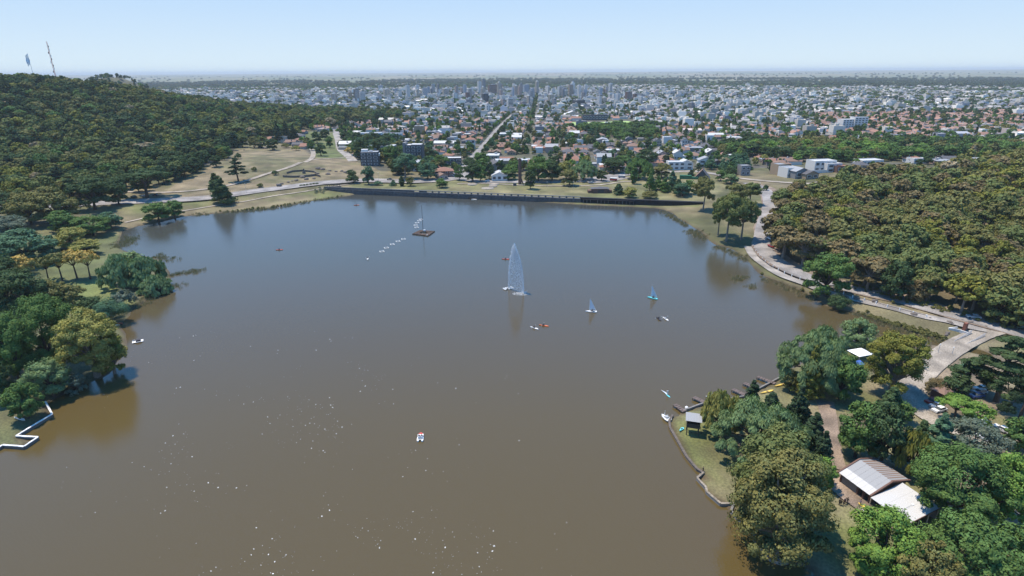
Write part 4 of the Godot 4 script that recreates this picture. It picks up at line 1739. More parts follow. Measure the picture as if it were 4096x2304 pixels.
func float_frame(at: Vector3, turn: float, label: String) -> void:
	var o := thing("floating_frame", label, "floating frame", at, turn, "white square frames that float near the raft")
	for i in 4:
		var b := MB.new()
		var d := Basis(Vector3.UP, i * PI / 2)
		b.tube(d * Vector3(-1.15, 0.12, 1.0), d * Vector3(1.15, 0.12, 1.0), 0.12, 0.12, 7)
		part("side", b, M["white_paint"], o)
	var p := MB.new()
	p.tube(Vector3(0.9, 0.1, -0.9), Vector3(0.9, 2.2, -0.9), 0.025, 0.02, 5)
	part("spray_pipe", p, M["steel"], o)


func flecks(poly: PackedVector2Array, n: int, sd: int, into: Array[Transform3D]) -> void:
	var r := RandomNumberGenerator.new()
	r.seed = sd
	var lo := poly_lo(poly)
	var hi := poly_hi(poly)
	var k := 0
	while k < n:
		var q := Vector2(r.randf_range(lo.x, hi.x), r.randf_range(lo.y, hi.y))
		k += 1
		if not Geometry2D.is_point_in_polygon(q, poly) or shore(q.x, q.y) > -2.0:
			continue
		if patch_noise.get_noise_2d(q.x * 4.0, q.y * 4.0) < -0.05:
			continue
		var s := pow(r.randf(), 5.0) * 0.14 + 0.03
		into.append(Transform3D(Basis(Vector3.UP, r.randf() * TAU).scaled_local(Vector3(s * 1.5, 0.05, s * 0.8)), Vector3(q.x, 0.02, q.y)))


# ---------------------------------------------------------------- small structures

func pier(a: Vector3, b: Vector3, w: float, label: String) -> void:
	var o := thing("jetty", label, "jetty", a)
	var d := b - a
	var n := int(d.length() / 0.75)
	var side := Vector3(-d.z, 0, d.x).normalized()
	for i in n:
		var p := MB.new()
		var q := d * ((i + 0.5) / n) + Vector3(0, 0.72 + 0.015 * (i % 3), 0)
		p.beam(q - side * w * 0.5, q + side * w * 0.5, 0.68, 0.1)
		for k in p.c.size():
			p.c[k] = Color(1, 1, 1) * (0.75 + 0.25 * fmod(i * 0.61, 1.0))
		part("plank", p, M["grey_wood"], o)
	for i in 4:
		for s in [-1.0, 1.0]:
			var q: Vector3 = d * (0.05 + 0.9 * i / 3.0) + side * s * w * 0.42
			var p := MB.new()
			p.tube(q + Vector3(0, -1.6, 0), q + Vector3(0, 0.68, 0), 0.11, 0.11, 6)
			part("pile", p, M["wood"], o)


func lookout(at: Vector3, turn: float) -> void:
	var o := thing("lookout_hut", "dark timber hut on stilts with a pale sheet roof at the tip of the point", "hut", on_land(at), turn)
	for x in [-1.5, 1.5]:
		for z in [-1.25, 1.25]:
			var b := MB.new()
			b.beam(Vector3(x, -0.3, z), Vector3(x * 0.96, 2.5, z * 0.96), 0.2, 0.2)
			part("leg", b, M["dark_metal"], o)
	var f := MB.new()
	f.box(Vector3(0, 2.45, 0), Vector3(3.4, 0.18, 2.9))
	f.beam(Vector3(-1.5, 0.9, 1.25), Vector3(1.5, 0.9, 1.25), 0.1, 0.12)
	part("floor", f, M["wood"], o)
	for s in [[Vector3(-1.62, 3.1, 0), Vector3(0.1, 1.3, 2.8)], [Vector3(1.62, 3.35, 0), Vector3(0.1, 1.8, 2.8)], [Vector3(0, 3.0, 1.36), Vector3(3.2, 1.1, 0.1)], [Vector3(0, 3.4, -1.36), Vector3(3.2, 1.9, 0.1)]]:
		var b := MB.new()
		b.box(s[0], s[1])
		part("wall", b, M["dark_metal"], o)
	for x in [-1.6, 1.6]:
		var b := MB.new()
		b.beam(Vector3(x, 2.5, 1.36), Vector3(x, 4.55, 1.36), 0.12, 0.12)
		part("corner_post", b, M["dark_metal"], o)
	for k in 6:
		var b := MB.new()
		var x := (k - 2.5) * 0.68
		b.box(Vector3(x, 4.75 + 0.02 * (k % 2), 0), Vector3(0.67, 0.06, 3.6), Basis(Vector3.RIGHT, 0.12))
		part("roof_sheet", b, M["roof_zinc"], o)
	var st := MB.new()
	st.beam(Vector3(2.4, 0.0, -0.6), Vector3(1.7, 2.4, -0.6), 0.7, 0.08)
	part("ladder", st, M["wood"], o)


func lamp_post(at: Vector3, h: float, label: String, arm := 0.0) -> void:
	var o := thing("lamp_post", label, "lamp post", on_land(at), 0.0)
	var b := MB.new()
	b.tube(Vector3(0, -0.2, 0), Vector3(0, h, 0), 0.09, 0.06, 6)
	if arm > 0.0:
		b.tube(Vector3(0, h, 0), Vector3(arm, h + 1.0, 0), 0.055, 0.045, 6)
	part("pole", b, M["steel"], o)
	var l := MB.new()
	l.ball(Vector3(arm, h + (1.0 if arm > 0.0 else 0.15), 0), Vector3(0.3, 0.16, 0.3) if arm > 0.0 else Vector3(0.22, 0.22, 0.22))
	part("lamp_head", l, M["white_paint"], o)


func villa(called: String, at: Vector3, turn: float, size: Vector3, wall: String, roof: String, style: String, label: String, floors := 1, bays := 4, category := "house") -> Node3D:
	# named single buildings: shell, roof, window and door openings with frames
	var o := thing(called, label, category, on_land(at), turn)
	var w := size.x
	var h := size.y
	var d := size.z
	var s := MB.new()
	s.box(Vector3(0, h * 0.5 - 0.5, 0), Vector3(w, h + 1.0, d))
	if style == "gable" or style == "shed":
		s.gable_ends(Vector3(0, h, 0), w, w * 0.2, d)
	part("wall", s, M["wall_" + wall], o)
	var r := MB.new()
	match style:
		"gable", "shed":
			r.gable(Vector3(0, h, 0), w, w * 0.2, d, 0.5, 0.15)
		"hip":
			r.hip(Vector3(0, h, 0), w, minf(w, d) * 0.26, d, 0.7)
		_:
			r.box(Vector3(0, h + 0.08, 0), Vector3(w - 0.5, 0.16, d - 0.5))
	part("roof", r, M["roof_" + roof], o)
	if style == "flat":
		for q in [[Vector3(0, h + 0.25, d * 0.5 - 0.12), Vector3(w, 0.7, 0.25)], [Vector3(0, h + 0.25, -d * 0.5 + 0.12), Vector3(w, 0.7, 0.25)], [Vector3(w * 0.5 - 0.12, h + 0.25, 0), Vector3(0.25, 0.7, d - 0.5)], [Vector3(-w * 0.5 + 0.12, h + 0.25, 0), Vector3(0.25, 0.7, d - 0.5)]]:
			var p := MB.new()
			p.box(q[0], q[1])
			part("parapet", p, M["wall_" + wall], o)
	var fh := h / floors
	for f in floors:
		for k in bays:
			var x := (k + 0.5 - bays * 0.5) * w / bays
			var y := f * fh + fh * 0.55
			var fr := MB.new()
			fr.box(Vector3(x, y, d * 0.5 + 0.02), Vector3(w / bays * 0.62, fh * 0.52, 0.12))
			var win := part("window", fr, M["white_paint" if wall != "white" else "grey_paint"], o)
			var gl := MB.new()
			gl.box(Vector3(x, y, d * 0.5 + 0.06), Vector3(w / bays * 0.54, fh * 0.44, 0.1))
			part("pane", gl, M["glass"], win)
	var dr := MB.new()
	dr.box(Vector3(w * 0.5 + 0.03, 1.1, d * 0.15), Vector3(0.1, 2.2, 1.2))
	part("door", dr, M["wood"], o)
	return o


func extra(o: Node3D, called: String, m: String, at: Vector3, size: Vector3) -> void:
	var b := MB.new()
	b.box(at, size)
	part(called, b, M[m], o)


func coping(called: String, pts: Array, w: float, top: float, m: String, cap: String, label: String, stone := 1.6) -> void:
	var o := thing(called, label, "wall")
	var b := MB.new()
	var r := RandomNumberGenerator.new()
	r.seed = 12
	for i in pts.size() - 1:
		var p: Vector3 = pts[i]
		var q: Vector3 = pts[i + 1]
		b.beam(p + Vector3(0, top * 0.5 - 0.9, 0), q + Vector3(0, top * 0.5 - 0.9, 0), w * 0.8, top + 1.8)
		var n := maxi(1, int((q - p).length() / stone))
		for k in n:
			var c := MB.new()
			var a0 := p.lerp(q, (k + 0.02) / n) + Vector3(0, top + r.randf_range(0.02, 0.09), 0)
			var a1 := p.lerp(q, (k + 0.98) / n) + Vector3(0, top + r.randf_range(0.02, 0.09), 0)
			c.beam(a0, a1, w * r.randf_range(0.92, 1.1), 0.16)
			for v in c.c.size():
				c.c[v] = Color(1, 1, 1) * (0.8 + 0.2 * fmod(k * 0.37 + i * 0.11, 1.0))
			part("stone", c, M[cap], o)
	part("wall_core", b, M[m], o)


func palm(at: Vector3, h: float, label: String, crown := 2.4) -> void:
	var o := thing("palm_tree", label, "palm", on_land(at))
	var t := MB.new()
	t.tube(Vector3(0, -0.3, 0), Vector3(0.15, h, 0.1), 0.28, 0.2, 7)
	part("trunk", t, M["bark"], o)
	for k in 17:
		var a := k * 2.4
		var lift := 0.9 - 0.11 * k
		var f := MB.new()
		var p := Vector3(0.15, h, 0.1)
		var dir := Vector3(cos(a), 0, sin(a))
		var sidev := Vector3(-sin(a), 0, cos(a))
		for i in 5:
			var u0 := i / 5.0
			var u1 := (i + 1) / 5.0
			var c0 := p + dir * crown * u0 + Vector3.UP * crown * (lift * u0 - 1.0 * u0 * u0)
			var c1 := p + dir * crown * u1 + Vector3.UP * crown * (lift * u1 - 1.0 * u1 * u1)
			var w0 := 0.32 * sin(PI * (0.15 + 0.8 * u0))
			var w1 := 0.32 * sin(PI * (0.15 + 0.8 * u1))
			f.quad(c0, c1, c1 + sidev * w1 - Vector3(0, w1 * 0.6, 0), c0 + sidev * w0 - Vector3(0, w0 * 0.6, 0))
			f.quad(c1, c0, c0 - sidev * w0 - Vector3(0, w0 * 0.6, 0), c1 - sidev * w1 - Vector3(0, w1 * 0.6, 0))
		part("frond", f, M["leaf_teal"], o)


func rocks(pts: Array, size: Vector2, label: String, group: String, sd: int) -> void:
	var r := RandomNumberGenerator.new()
	r.seed = sd
	for p in pts:
		var b := MB.new()
		var s := r.randf_range(size.x, size.y)
		b.ball(Vector3.ZERO, Vector3(s, s * 0.5, s * 0.7), 4, 7)
		for i in b.v.size():
			var k := b.v[i]
			b.v[i] = k * (1.0 + 0.3 * sin(k.x * 5.0 / s + p.x) * cos(k.z * 4.0 / s + p.z))
		var o := piece("rock", b.mesh(M["rock"]), self)
		o.position = on_land(p) + Vector3(0, s * 0.15, 0)
		o.rotation.y = r.randf() * TAU
		tag(o, label, "rock", group)


func reeds(lines: Array, n: int, sd: int) -> void:
	var r := RandomNumberGenerator.new()
	r.seed = sd
	var b := MB.new()
	for i in 30:
		var a := r.randf() * TAU
		var d := sqrt(r.randf()) * 0.9
		var p := Vector3(cos(a) * d, -0.2, sin(a) * d)
		var top := p + Vector3(r.randfn() * 0.25, r.randf_range(0.6, 1.4), r.randfn() * 0.25)
		var sv := Vector3(cos(a + 1.0), 0, sin(a + 1.0)) * 0.045
		b.col = Color(1, 1, 1) * r.randf_range(0.6, 1.0)
		b.quad(p - sv, top - sv * 0.4, top + sv * 0.4, p + sv)
	var t: Array[Transform3D] = []
	var c := PackedColorArray()
	for l in lines:
		var line := smooth_line(l[0], 1.0)
		for k in int(line.size() * l[2]):
			var q: Vector2 = line[r.randi() % line.size()] + Vector2(r.randfn(), r.randfn()) * l[1]
			var s := r.randf_range(0.8, 1.35)
			t.append(Transform3D(Basis(Vector3.UP, r.randf() * TAU).scaled_local(Vector3(s, s * r.randf_range(0.7, 1.2), s)), Vector3(q.x, maxf(land(q.x, q.y), -0.1), q.y)))
			c.append((M["leaf_reed"].albedo_color as Color).srgb_to_linear().lerp((M["leaf_olive"].albedo_color as Color).srgb_to_linear(), r.randf() * 0.7))
	multi("reeds", b.mesh(M["leaf_mass"]), t, c, "brown and green reeds along the water's edge")


# ---------------------------------------------------------------- the scene

func _ready() -> void:
	var cam := Camera3D.new()
	cam.name = "camera"
	cam.fov = 52.78
	cam.near = 1.0
	cam.far = 60000.0
	cam.position = Vector3(0, 90, 0)
	cam.rotation = Vector3(-0.356667, 0, -0.005585)
	add_child(cam)
	cam.current = true

	var sky := ProceduralSkyMaterial.new()
	sky.sky_top_color = Color(0.22, 0.60, 0.925)
	sky.sky_horizon_color = Color(0.80, 0.862, 0.89)
	sky.sky_curve = 0.17
	sky.ground_bottom_color = Color(0.30, 0.32, 0.30)
	sky.ground_horizon_color = Color(0.80, 0.87, 0.93)
	sky.sun_angle_max = 12.0
	var env := Environment.new()
	env.background_mode = Environment.BG_SKY
	env.sky = Sky.new()
	env.sky.sky_material = sky
	env.tonemap_mode = Environment.TONE_MAPPER_LINEAR
	env.tonemap_exposure = 1.26
	env.fog_enabled = true
	env.fog_density = 0.00006
	env.fog_light_color = Color(0.92, 0.965, 1.0)
	env.sdfgi_enabled = true
	env.ssao_enabled = true
	env.ssil_enabled = true
	var we := WorldEnvironment.new()
	we.name = "environment"
	we.environment = env
	add_child(we)

	var sun := DirectionalLight3D.new()
	sun.name = "sun"
	sun.light_energy = 1.6
	sun.light_color = Color(1.0, 0.945, 0.86)
	sun.light_angular_distance = 0.5
	sun.shadow_enabled = true
	add_child(sun)
	sun.look_at_from_position(Vector3(-0.29, 0.94, -0.17) * 100.0, Vector3.ZERO, Vector3.FORWARD)

	materials()
	mat("people", 1, 1, 1, 0.8)
	mat("spray", 0.9, 0.92, 0.94, 0.4).backlight_enabled = true
	M["spray"].backlight = Color(0.6, 0.6, 0.6)
	shore_grid()
	roads()
	ground()
	dam()
	woods()
	town()
	towers()
	near_town()
	water_things()
	right_side()
	left_side()


const PI_2 = PI * 0.5
const DAM_A := Vector2(-131.14, -456.8)
const DAM_B := Vector2(125.77, -398.92)
const Z_FOREST_R := [Vector2(173.42, -389.76), Vector2(198.26, -401.9), Vector2(221.78, -416.0), Vector2(251.99, -429.7), Vector2(308.17, -443.9), Vector2(362.7, -460.7), Vector2(475.3, -543.8), Vector2(632.6, -619.3), Vector2(446.5, -300.36), Vector2(236.81, -142.26), Vector2(183.76, -189.42), Vector2(167.64, -202.29), Vector2(156.03, -220.07), Vector2(143.51, -239.33), Vector2(135.14, -262.91), Vector2(134.14, -282.74), Vector2(142.55, -310.41), Vector2(165.3, -358.46), Vector2(186.1, -402.5)]
const Z_TAN := [Vector2(-268.13, -439.6), Vector2(-268.89, -451.5), Vector2(-270.99, -474.5), Vector2(-268.99, -506.2), Vector2(-275.38, -537.2), Vector2(-276.15, -575.5), Vector2(-297.53, -631.3), Vector2(-315.63, -687.0), Vector2(-315.95, -756.9), Vector2(-246.93, -700.5), Vector2(-201.9, -603.9), Vector2(-165.13, -602.6), Vector2(-119.3, -538.0), Vector2(-104.93, -501.6), Vector2(-131.22, -497.1), Vector2(-172.12, -477.5), Vector2(-198.55, -454.1), Vector2(-221.73, -430.8), Vector2(-251.83, -420.9)]
const Z_LAWN := [Vector2(-304.42, -875.8), Vector2(-257.9, -870.6), Vector2(-206.89, -708.0), Vector2(-149.21, -578.7), Vector2(-174.05, -605.6), Vector2(-196.95, -582.3), Vector2(-224.01, -669.9), Vector2(-257.71, -747.4)]
const Z_LAWN_L := [Vector2(-199.37, -249.16), Vector2(-190.43, -255.43), Vector2(-164.76, -234.67), Vector2(-153.75, -220.43), Vector2(-167.29, -220.21), Vector2(-177.88, -219.08)]
const Z_DAMPARK := [Vector2(-138.5, -483.3), Vector2(-46.94, -504.1), Vector2(70, -479.0), Vector2(106.05, -512.4), Vector2(148.31, -526.9), Vector2(173.89, -506.4), Vector2(168.11, -450.4), Vector2(128.59, -390.8), Vector2(124.45, -395.12), Vector2(49.74, -414.1), Vector2(3.93, -429.1), Vector2(-121.76, -458.2)]
const Z_POINT := [Vector2(44.61, -140.12), Vector2(84.41, -162.53), Vector2(129.74, -188.29), Vector2(153.4, -181.56), Vector2(221.39, -196.09), Vector2(107.2, -70.66), Vector2(47.71, -71.59), Vector2(42.65, -128.62)]
const Z_SHORE_L := [Vector2(-136.53, -478.4), Vector2(-179.42, -444.3), Vector2(-216.35, -419.2), Vector2(-270.37, -399.45), Vector2(-235.31, -334.36), Vector2(-229.89, -336.78), Vector2(-215.02, -376.52), Vector2(-165.19, -405.0), Vector2(-119.27, -453.3)]
const Z_WOOD_L := [Vector2(-415.8, -377.52), Vector2(-339.43, -379.61), Vector2(-271.54, -396.93), Vector2(-228.41, -327.01), Vector2(-214.04, -311.19), Vector2(-173.52, -281.7), Vector2(-148.67, -246.24), Vector2(-150.75, -214.13), Vector2(-125.47, -170.3), Vector2(-130.97, -143.96), Vector2(-126.49, -137.86), Vector2(-128.79, -121.97), Vector2(-142.95, -106.72)]
const Z_PITCH := [Vector2(107.07, -1123.7), Vector2(229.68, -1143.8), Vector2(210.96, -1013.9), Vector2(94.03, -983.6)]
const Z_BAND_R := [Vector2(218.57, -630.9), Vector2(240.12, -689.0), Vector2(296.87, -721.4), Vector2(386.55, -708.1), Vector2(489.3, -719.9), Vector2(600.6, -691.3), Vector2(647.9, -682.0), Vector2(559.3, -585.0), Vector2(533.7, -611.2), Vector2(381.97, -556.4), Vector2(292.94, -566.3), Vector2(263.14, -577.0), Vector2(248.41, -609.3)]
const Z_BAND_S := [Vector2(190.58, -495.4), Vector2(224.09, -546.9), Vector2(236.58, -589.1), Vector2(202.95, -583.7), Vector2(181.93, -542.5), Vector2(184.18, -496.4)]
const Z_PARK_M := [Vector2(93.79, -915.7), Vector2(238.76, -989.3), Vector2(194.12, -798.8), Vector2(136.91, -746.6), Vector2(134.6, -827.2)]
const Z_OPEN_R := [Vector2(200.25, -477.2), Vector2(279.88, -480.6), Vector2(250.1, -448.5), Vector2(189.99, -408.3), Vector2(187.79, -430.6)]
const Z_RED_ROOFS := [Vector2(606.8, -1221.2), Vector2(1127.2, -1329.0), Vector2(815.5, -952.8), Vector2(561.5, -830.8), Vector2(448.7, -895.1)]
const Z_FOREST_L := [Vector2(-396.59, -384.74), Vector2(-351.19, -394.03), Vector2(-321.37, -397.89), Vector2(-306.54, -408.1), Vector2(-293.15, -431.6), Vector2(-276.69, -444.1), Vector2(-269.58, -452.8), Vector2(-271.72, -475.8), Vector2(-269.71, -507.7), Vector2(-276.22, -539.0), Vector2(-277.44, -578.3), Vector2(-299.63, -635.0), Vector2(-318.33, -693.2), Vector2(-326.75, -758.9), Vector2(-282.21, -782.6), Vector2(-303, -864.7), Vector2(-314.65, -921.0), Vector2(-273.93, -927.0), Vector2(-287.07, -996.2), Vector2(-180, -1250), Vector2(-400, -1350), Vector2(-800, -1400), Vector2(-1200, -1300), Vector2(-1200, -500)]
const STREETS := [[Vector2(-48.18, -518.4), Vector2(-34.06, -737.2), Vector2(-25.37, -891.0), Vector2(-16.13, -1028.0), Vector2(3.77, -1293.2)], [Vector2(114.83, -538.6), Vector2(152.91, -641.4), Vector2(180.82, -711.5)], [Vector2(-141.31, -738.1), Vector2(-92.96, -746.9), Vector2(-34.06, -737.2), Vector2(57.57, -754.6), Vector2(144.86, -791.6)], [Vector2(-242.12, -876.3), Vector2(-209.43, -970.4), Vector2(-27.66, -976.0), Vector2(141.29, -995.5)], [Vector2(-251.33, -861.5), Vector2(-281.25, -959.4), Vector2(-316.53, -1071.6)]]
const RESERVED := [Vector3(-136.23, -569.5, 40), Vector3(-94.11, -578.5, 34), Vector3(-59.19, -512.4, 26), Vector3(-58.18, -579.5, 28), Vector3(-127.35, -734.3, 30), Vector3(-189.28, -797.1, 40), Vector3(-48.32, -705.8, 16), Vector3(-9.6, -493.1, 20), Vector3(154.68, -545.2, 22), Vector3(184.4, -561.0, 18), Vector3(199.34, -502.6, 16), Vector3(229.09, -501.1, 16), Vector3(235.12, -486.0, 26), Vector3(273.23, -513.9, 34), Vector3(345.76, -556.1, 30), Vector3(524.6, -922.6, 30), Vector3(5.75, -616.8, 26)]
const LAKE := [Vector2(-121.71, -458.2), Vector2(-113.4, -456.3), Vector2(-72.83, -445.8), Vector2(3.91, -427.5), Vector2(49.58, -412.5), Vector2(87.87, -403.7), Vector2(101.49, -399.54), Vector2(104.44, -395.72), Vector2(107.28, -389.54), Vector2(108.81, -378.94), Vector2(108.07, -372.2), Vector2(110.62, -352.15), Vector2(112.66, -333.08), Vector2(111.23, -317.53), Vector2(112.09, -307.84), Vector2(118.3, -300.05), Vector2(119.03, -281.65), Vector2(117.85, -271.32), Vector2(116.41, -257.04), Vector2(120.13, -250.86), Vector2(123.65, -242.87), Vector2(126.81, -231.01), Vector2(126.53, -221.91), Vector2(128.65, -215.87), Vector2(134.95, -212.48), Vector2(137.14, -205.32), Vector2(141.42, -198.54), Vector2(147.16, -190.75), Vector2(152.53, -183.46), Vector2(157.96, -180.26), Vector2(162.39, -175.39), Vector2(160.15, -172.51), Vector2(154.39, -177.27), Vector2(148.96, -181.93), Vector2(139.82, -183.62), Vector2(128.31, -186.34), Vector2(119.13, -184.52), Vector2(103.75, -176.11), Vector2(89.94, -166.41), Vector2(84.71, -161.49), Vector2(83.23, -159.24), Vector2(67.79, -148.13), Vector2(54.91, -144.57), Vector2(47.89, -140.69), Vector2(44.41, -138.52), Vector2(42.72, -135.8), Vector2(42.12, -132.6), Vector2(42.57, -126.37), Vector2(43.01, -119.95), Vector2(44.14, -115.2), Vector2(45.31, -113.73), Vector2(43.1, -111.74), Vector2(44.11, -108.41), Vector2(43.83, -106.95), Vector2(45.67, -103.07), Vector2(48.56, -103.05), Vector2(47.16, -100.85), Vector2(48.18, -98), Vector2(49.71, -94.38), Vector2(48.54, -91.39), Vector2(50.36, -87.52), Vector2(52.11, -86.73), Vector2(56.32, -87.97), Vector2(57.83, -84.88), Vector2(54.64, -74.6), Vector2(40, -40), Vector2(30, 40), Vector2(-120, 40), Vector2(-130, -70), Vector2(-138.16, -115.89), Vector2(-131.23, -124.94), Vector2(-131.14, -125.94), Vector2(-125.04, -125.21), Vector2(-124.61, -129.32), Vector2(-130.83, -129.91), Vector2(-129.03, -140.26), Vector2(-135.98, -146.99), Vector2(-135.55, -149.39), Vector2(-132.71, -156.27), Vector2(-128.49, -164.44), Vector2(-132.11, -174.6), Vector2(-133.79, -182.06), Vector2(-142.53, -195.25), Vector2(-150.23, -203.25), Vector2(-151.18, -211.73), Vector2(-155.36, -219.6), Vector2(-153.87, -227), Vector2(-157.61, -235.41), Vector2(-155.34, -245.31), Vector2(-158.66, -254.95), Vector2(-166.44, -267.74), Vector2(-182.72, -287.21), Vector2(-199.29, -295.9), Vector2(-211.42, -303.47), Vector2(-219.42, -311.3), Vector2(-229.22, -329.67), Vector2(-237.83, -345.27), Vector2(-235.6, -356.93), Vector2(-227.73, -366.01), Vector2(-219.96, -383.41), Vector2(-187.81, -396.84), Vector2(-172.01, -405.2), Vector2(-157.87, -417.9), Vector2(-147.86, -433.0), Vector2(-126.85, -448.9)]


func strip(pts: Array) -> PackedVector2Array:
	var o := PackedVector2Array()
	for p in pts:
		o.append(Vector2(p.x, p.z) if p is Vector3 else p)
	return o


func roads() -> void:
	var road_r := [Vector2(196.3, -174.7), Vector2(182.64, -188.02), Vector2(174.83, -196.8), Vector2(165.7, -206.9), Vector2(156.98, -220.05), Vector2(145.56, -231.34), Vector2(139.97, -239.9), Vector2(132.94, -250.56), Vector2(130.52, -263.16), Vector2(130.55, -279.92), Vector2(133.2, -295.28), Vector2(138.72, -310.62), Vector2(151.91, -339.63), Vector2(162.18, -359.97), Vector2(175.17, -388.15), Vector2(186.31, -419.1), Vector2(190.77, -440.9), Vector2(188.67, -463.9)]
	ribbon("dirt_verge", strip(road_r), 13.5, 0.06, M["dirt"], 3.0, 1.6, 0.2, 9.0)
	ribbon("lake_road", strip(road_r), 9.0, 0.14, M["asphalt"], 3.0, 0.0, 0.0, 9.0)
	ribbon("promenade", strip([Vector2(171.31, -191.09), Vector2(167.31, -193.52), Vector2(162.09, -198.62), Vector2(155.71, -202.49), Vector2(150.84, -209.18), Vector2(143.35, -217.64), Vector2(135.29, -226.76), Vector2(129.84, -241.4), Vector2(124.57, -253.53), Vector2(123.35, -266.14), Vector2(123.85, -282.97), Vector2(127.3, -299.47)]), 5.2, 0.14, M["path_concrete"], 3.0)
	var b := ribbon("point_road", strip([Vector2(174.16, -191.06), Vector2(166.13, -187.53), Vector2(157.62, -182.82), Vector2(148.3, -176.57), Vector2(135.91, -167.27), Vector2(126.53, -159.49), Vector2(119.87, -152.27), Vector2(116.25, -145.99), Vector2(114.65, -139.28), Vector2(115.4, -133.97), Vector2(118.16, -129.68), Vector2(125.05, -125.18)]), 7.5, 0.16, M["sand_path"], 2.0, 0.0, 0.15)
	b.set_meta("label", "pale sandy road onto the point")
	ribbon("boathouse_yard", strip([Vector2(74.76, -112.44), Vector2(75.1, -107.85), Vector2(76.23, -103.4), Vector2(77.7, -99.94), Vector2(79.92, -95.29)]), 6.0, 0.10, M["dirt"], 2.0, 0.0, 0.3)
	ribbon("point_track", strip([Vector2(89.76, -144.78), Vector2(85.72, -134.7), Vector2(80.24, -124.02), Vector2(76.35, -114.61)]), 5.0, 0.08, M["dirt"], 2.0, 0.0, 0.35)
	var av := strip([Vector2(-376.87, -386.36), Vector2(-318.21, -393.59), Vector2(-274.47, -407.9), Vector2(-246.28, -416.0), Vector2(-221.19, -425.9), Vector2(-194.95, -449.8), Vector2(-171.66, -470.4), Vector2(-152.44, -485.0), Vector2(-130.4, -493.7), Vector2(-115.69, -494.3), Vector2(-84.75, -488.9), Vector2(-61.79, -492.8), Vector2(-50.39, -504.1), Vector2(-45.15, -524.7), Vector2(-41.49, -554.1), Vector2(-38.57, -592.6)])
	ribbon("lakeside_avenue", av, 17.0, 0.14, M["asphalt"], 4.0)
	ribbon("lake_footpath", strip([Vector2(-246.27, -361.27), Vector2(-238.28, -376.36), Vector2(-229.84, -389.78), Vector2(-209.63, -407.5), Vector2(-193.45, -419.4), Vector2(-177.15, -438.1), Vector2(-154.28, -461.6), Vector2(-139.43, -477.0), Vector2(-126.21, -483.1)]), 2.6, 0.12, M["sand_path"], 4.0)
	ribbon("slope_path", strip([Vector2(-297.78, -439.1), Vector2(-262.37, -440.1), Vector2(-235.06, -455.1), Vector2(-221.53, -477.5), Vector2(-212.26, -506.0), Vector2(-201.5, -534.5), Vector2(-198.56, -578.8), Vector2(-208.94, -623.3), Vector2(-231.24, -686.6), Vector2(-256.99, -739.2), Vector2(-279.04, -783.9)]), 5.0, 0.22, M["sand_path"], 3.0)
	ribbon("slope_footpath", strip([Vector2(-199.02, -570.7), Vector2(-192.59, -587.1), Vector2(-175.3, -608.7), Vector2(-174.3, -624.8)]), 3.0, 0.22, M["sand_path"], 3.0)
	ribbon("driveway", strip([Vector2(-255.31, -871.6), Vector2(-229.31, -790.4), Vector2(-200.4, -696.4), Vector2(-183.31, -652.0), Vector2(-168.49, -615.4), Vector2(-157.88, -586.8)]), 9.0, 0.3, M["path_concrete"], 4.0)
	ribbon("park_road", strip([Vector2(-50.39, -504.1), Vector2(-25.76, -486.0), Vector2(-2.15, -483.4), Vector2(17.93, -480.9), Vector2(52.75, -483.4), Vector2(70.76, -484.5), Vector2(86.42, -499.2), Vector2(103.8, -519.0), Vector2(129.26, -537.6)]), 11.0, 0.16, M["asphalt"], 4.0)
	ribbon("bus_stand", strip([Vector2(60.87, -484.9), Vector2(74.87, -490.0), Vector2(94.58, -506.8)]), 24.0, 0.12, M["asphalt"], 4.0)
	ribbon("park_footpath", strip([Vector2(-44.52, -475.9), Vector2(-28.28, -477.4), Vector2(4.33, -469.3), Vector2(36.01, -462.6), Vector2(68.05, -464.9), Vector2(89.51, -478.1), Vector2(103.19, -481.0)]), 3.0, 0.18, M["sand_path"], 4.0)
	ribbon("field_lane", strip([Vector2(185.97, -491.9), Vector2(199.52, -475.4), Vector2(213.45, -462.7), Vector2(232.6, -450.2), Vector2(248.28, -456.9), Vector2(262.25, -454.1)]), 6.0, 0.2, M["sand_path"], 4.0)
	ribbon("field_street", strip([Vector2(125.68, -521.9), Vector2(148.31, -526.9), Vector2(169.17, -524.8), Vector2(185.97, -491.9)]), 7.0, 0.2, M["path_concrete"], 4.0)
	for s in STREETS:
		ribbon("town_street", strip(s), 8.0, 0.35, M["asphalt"], 12.0)
	ribbon("playing_field", strip([Vector2(99.75, -1045.1), Vector2(162.58, -1049.2), Vector2(222.41, -1070.5)]), 62.0, 0.4, M["pitch_green"], 10.0)
	# pale kerbs of the avenue, a real step
	for side in [-8.9, 8.9]:
		ribbon("kerb", av, 0.5, 0.27, M["path_concrete"], 4.0, side)


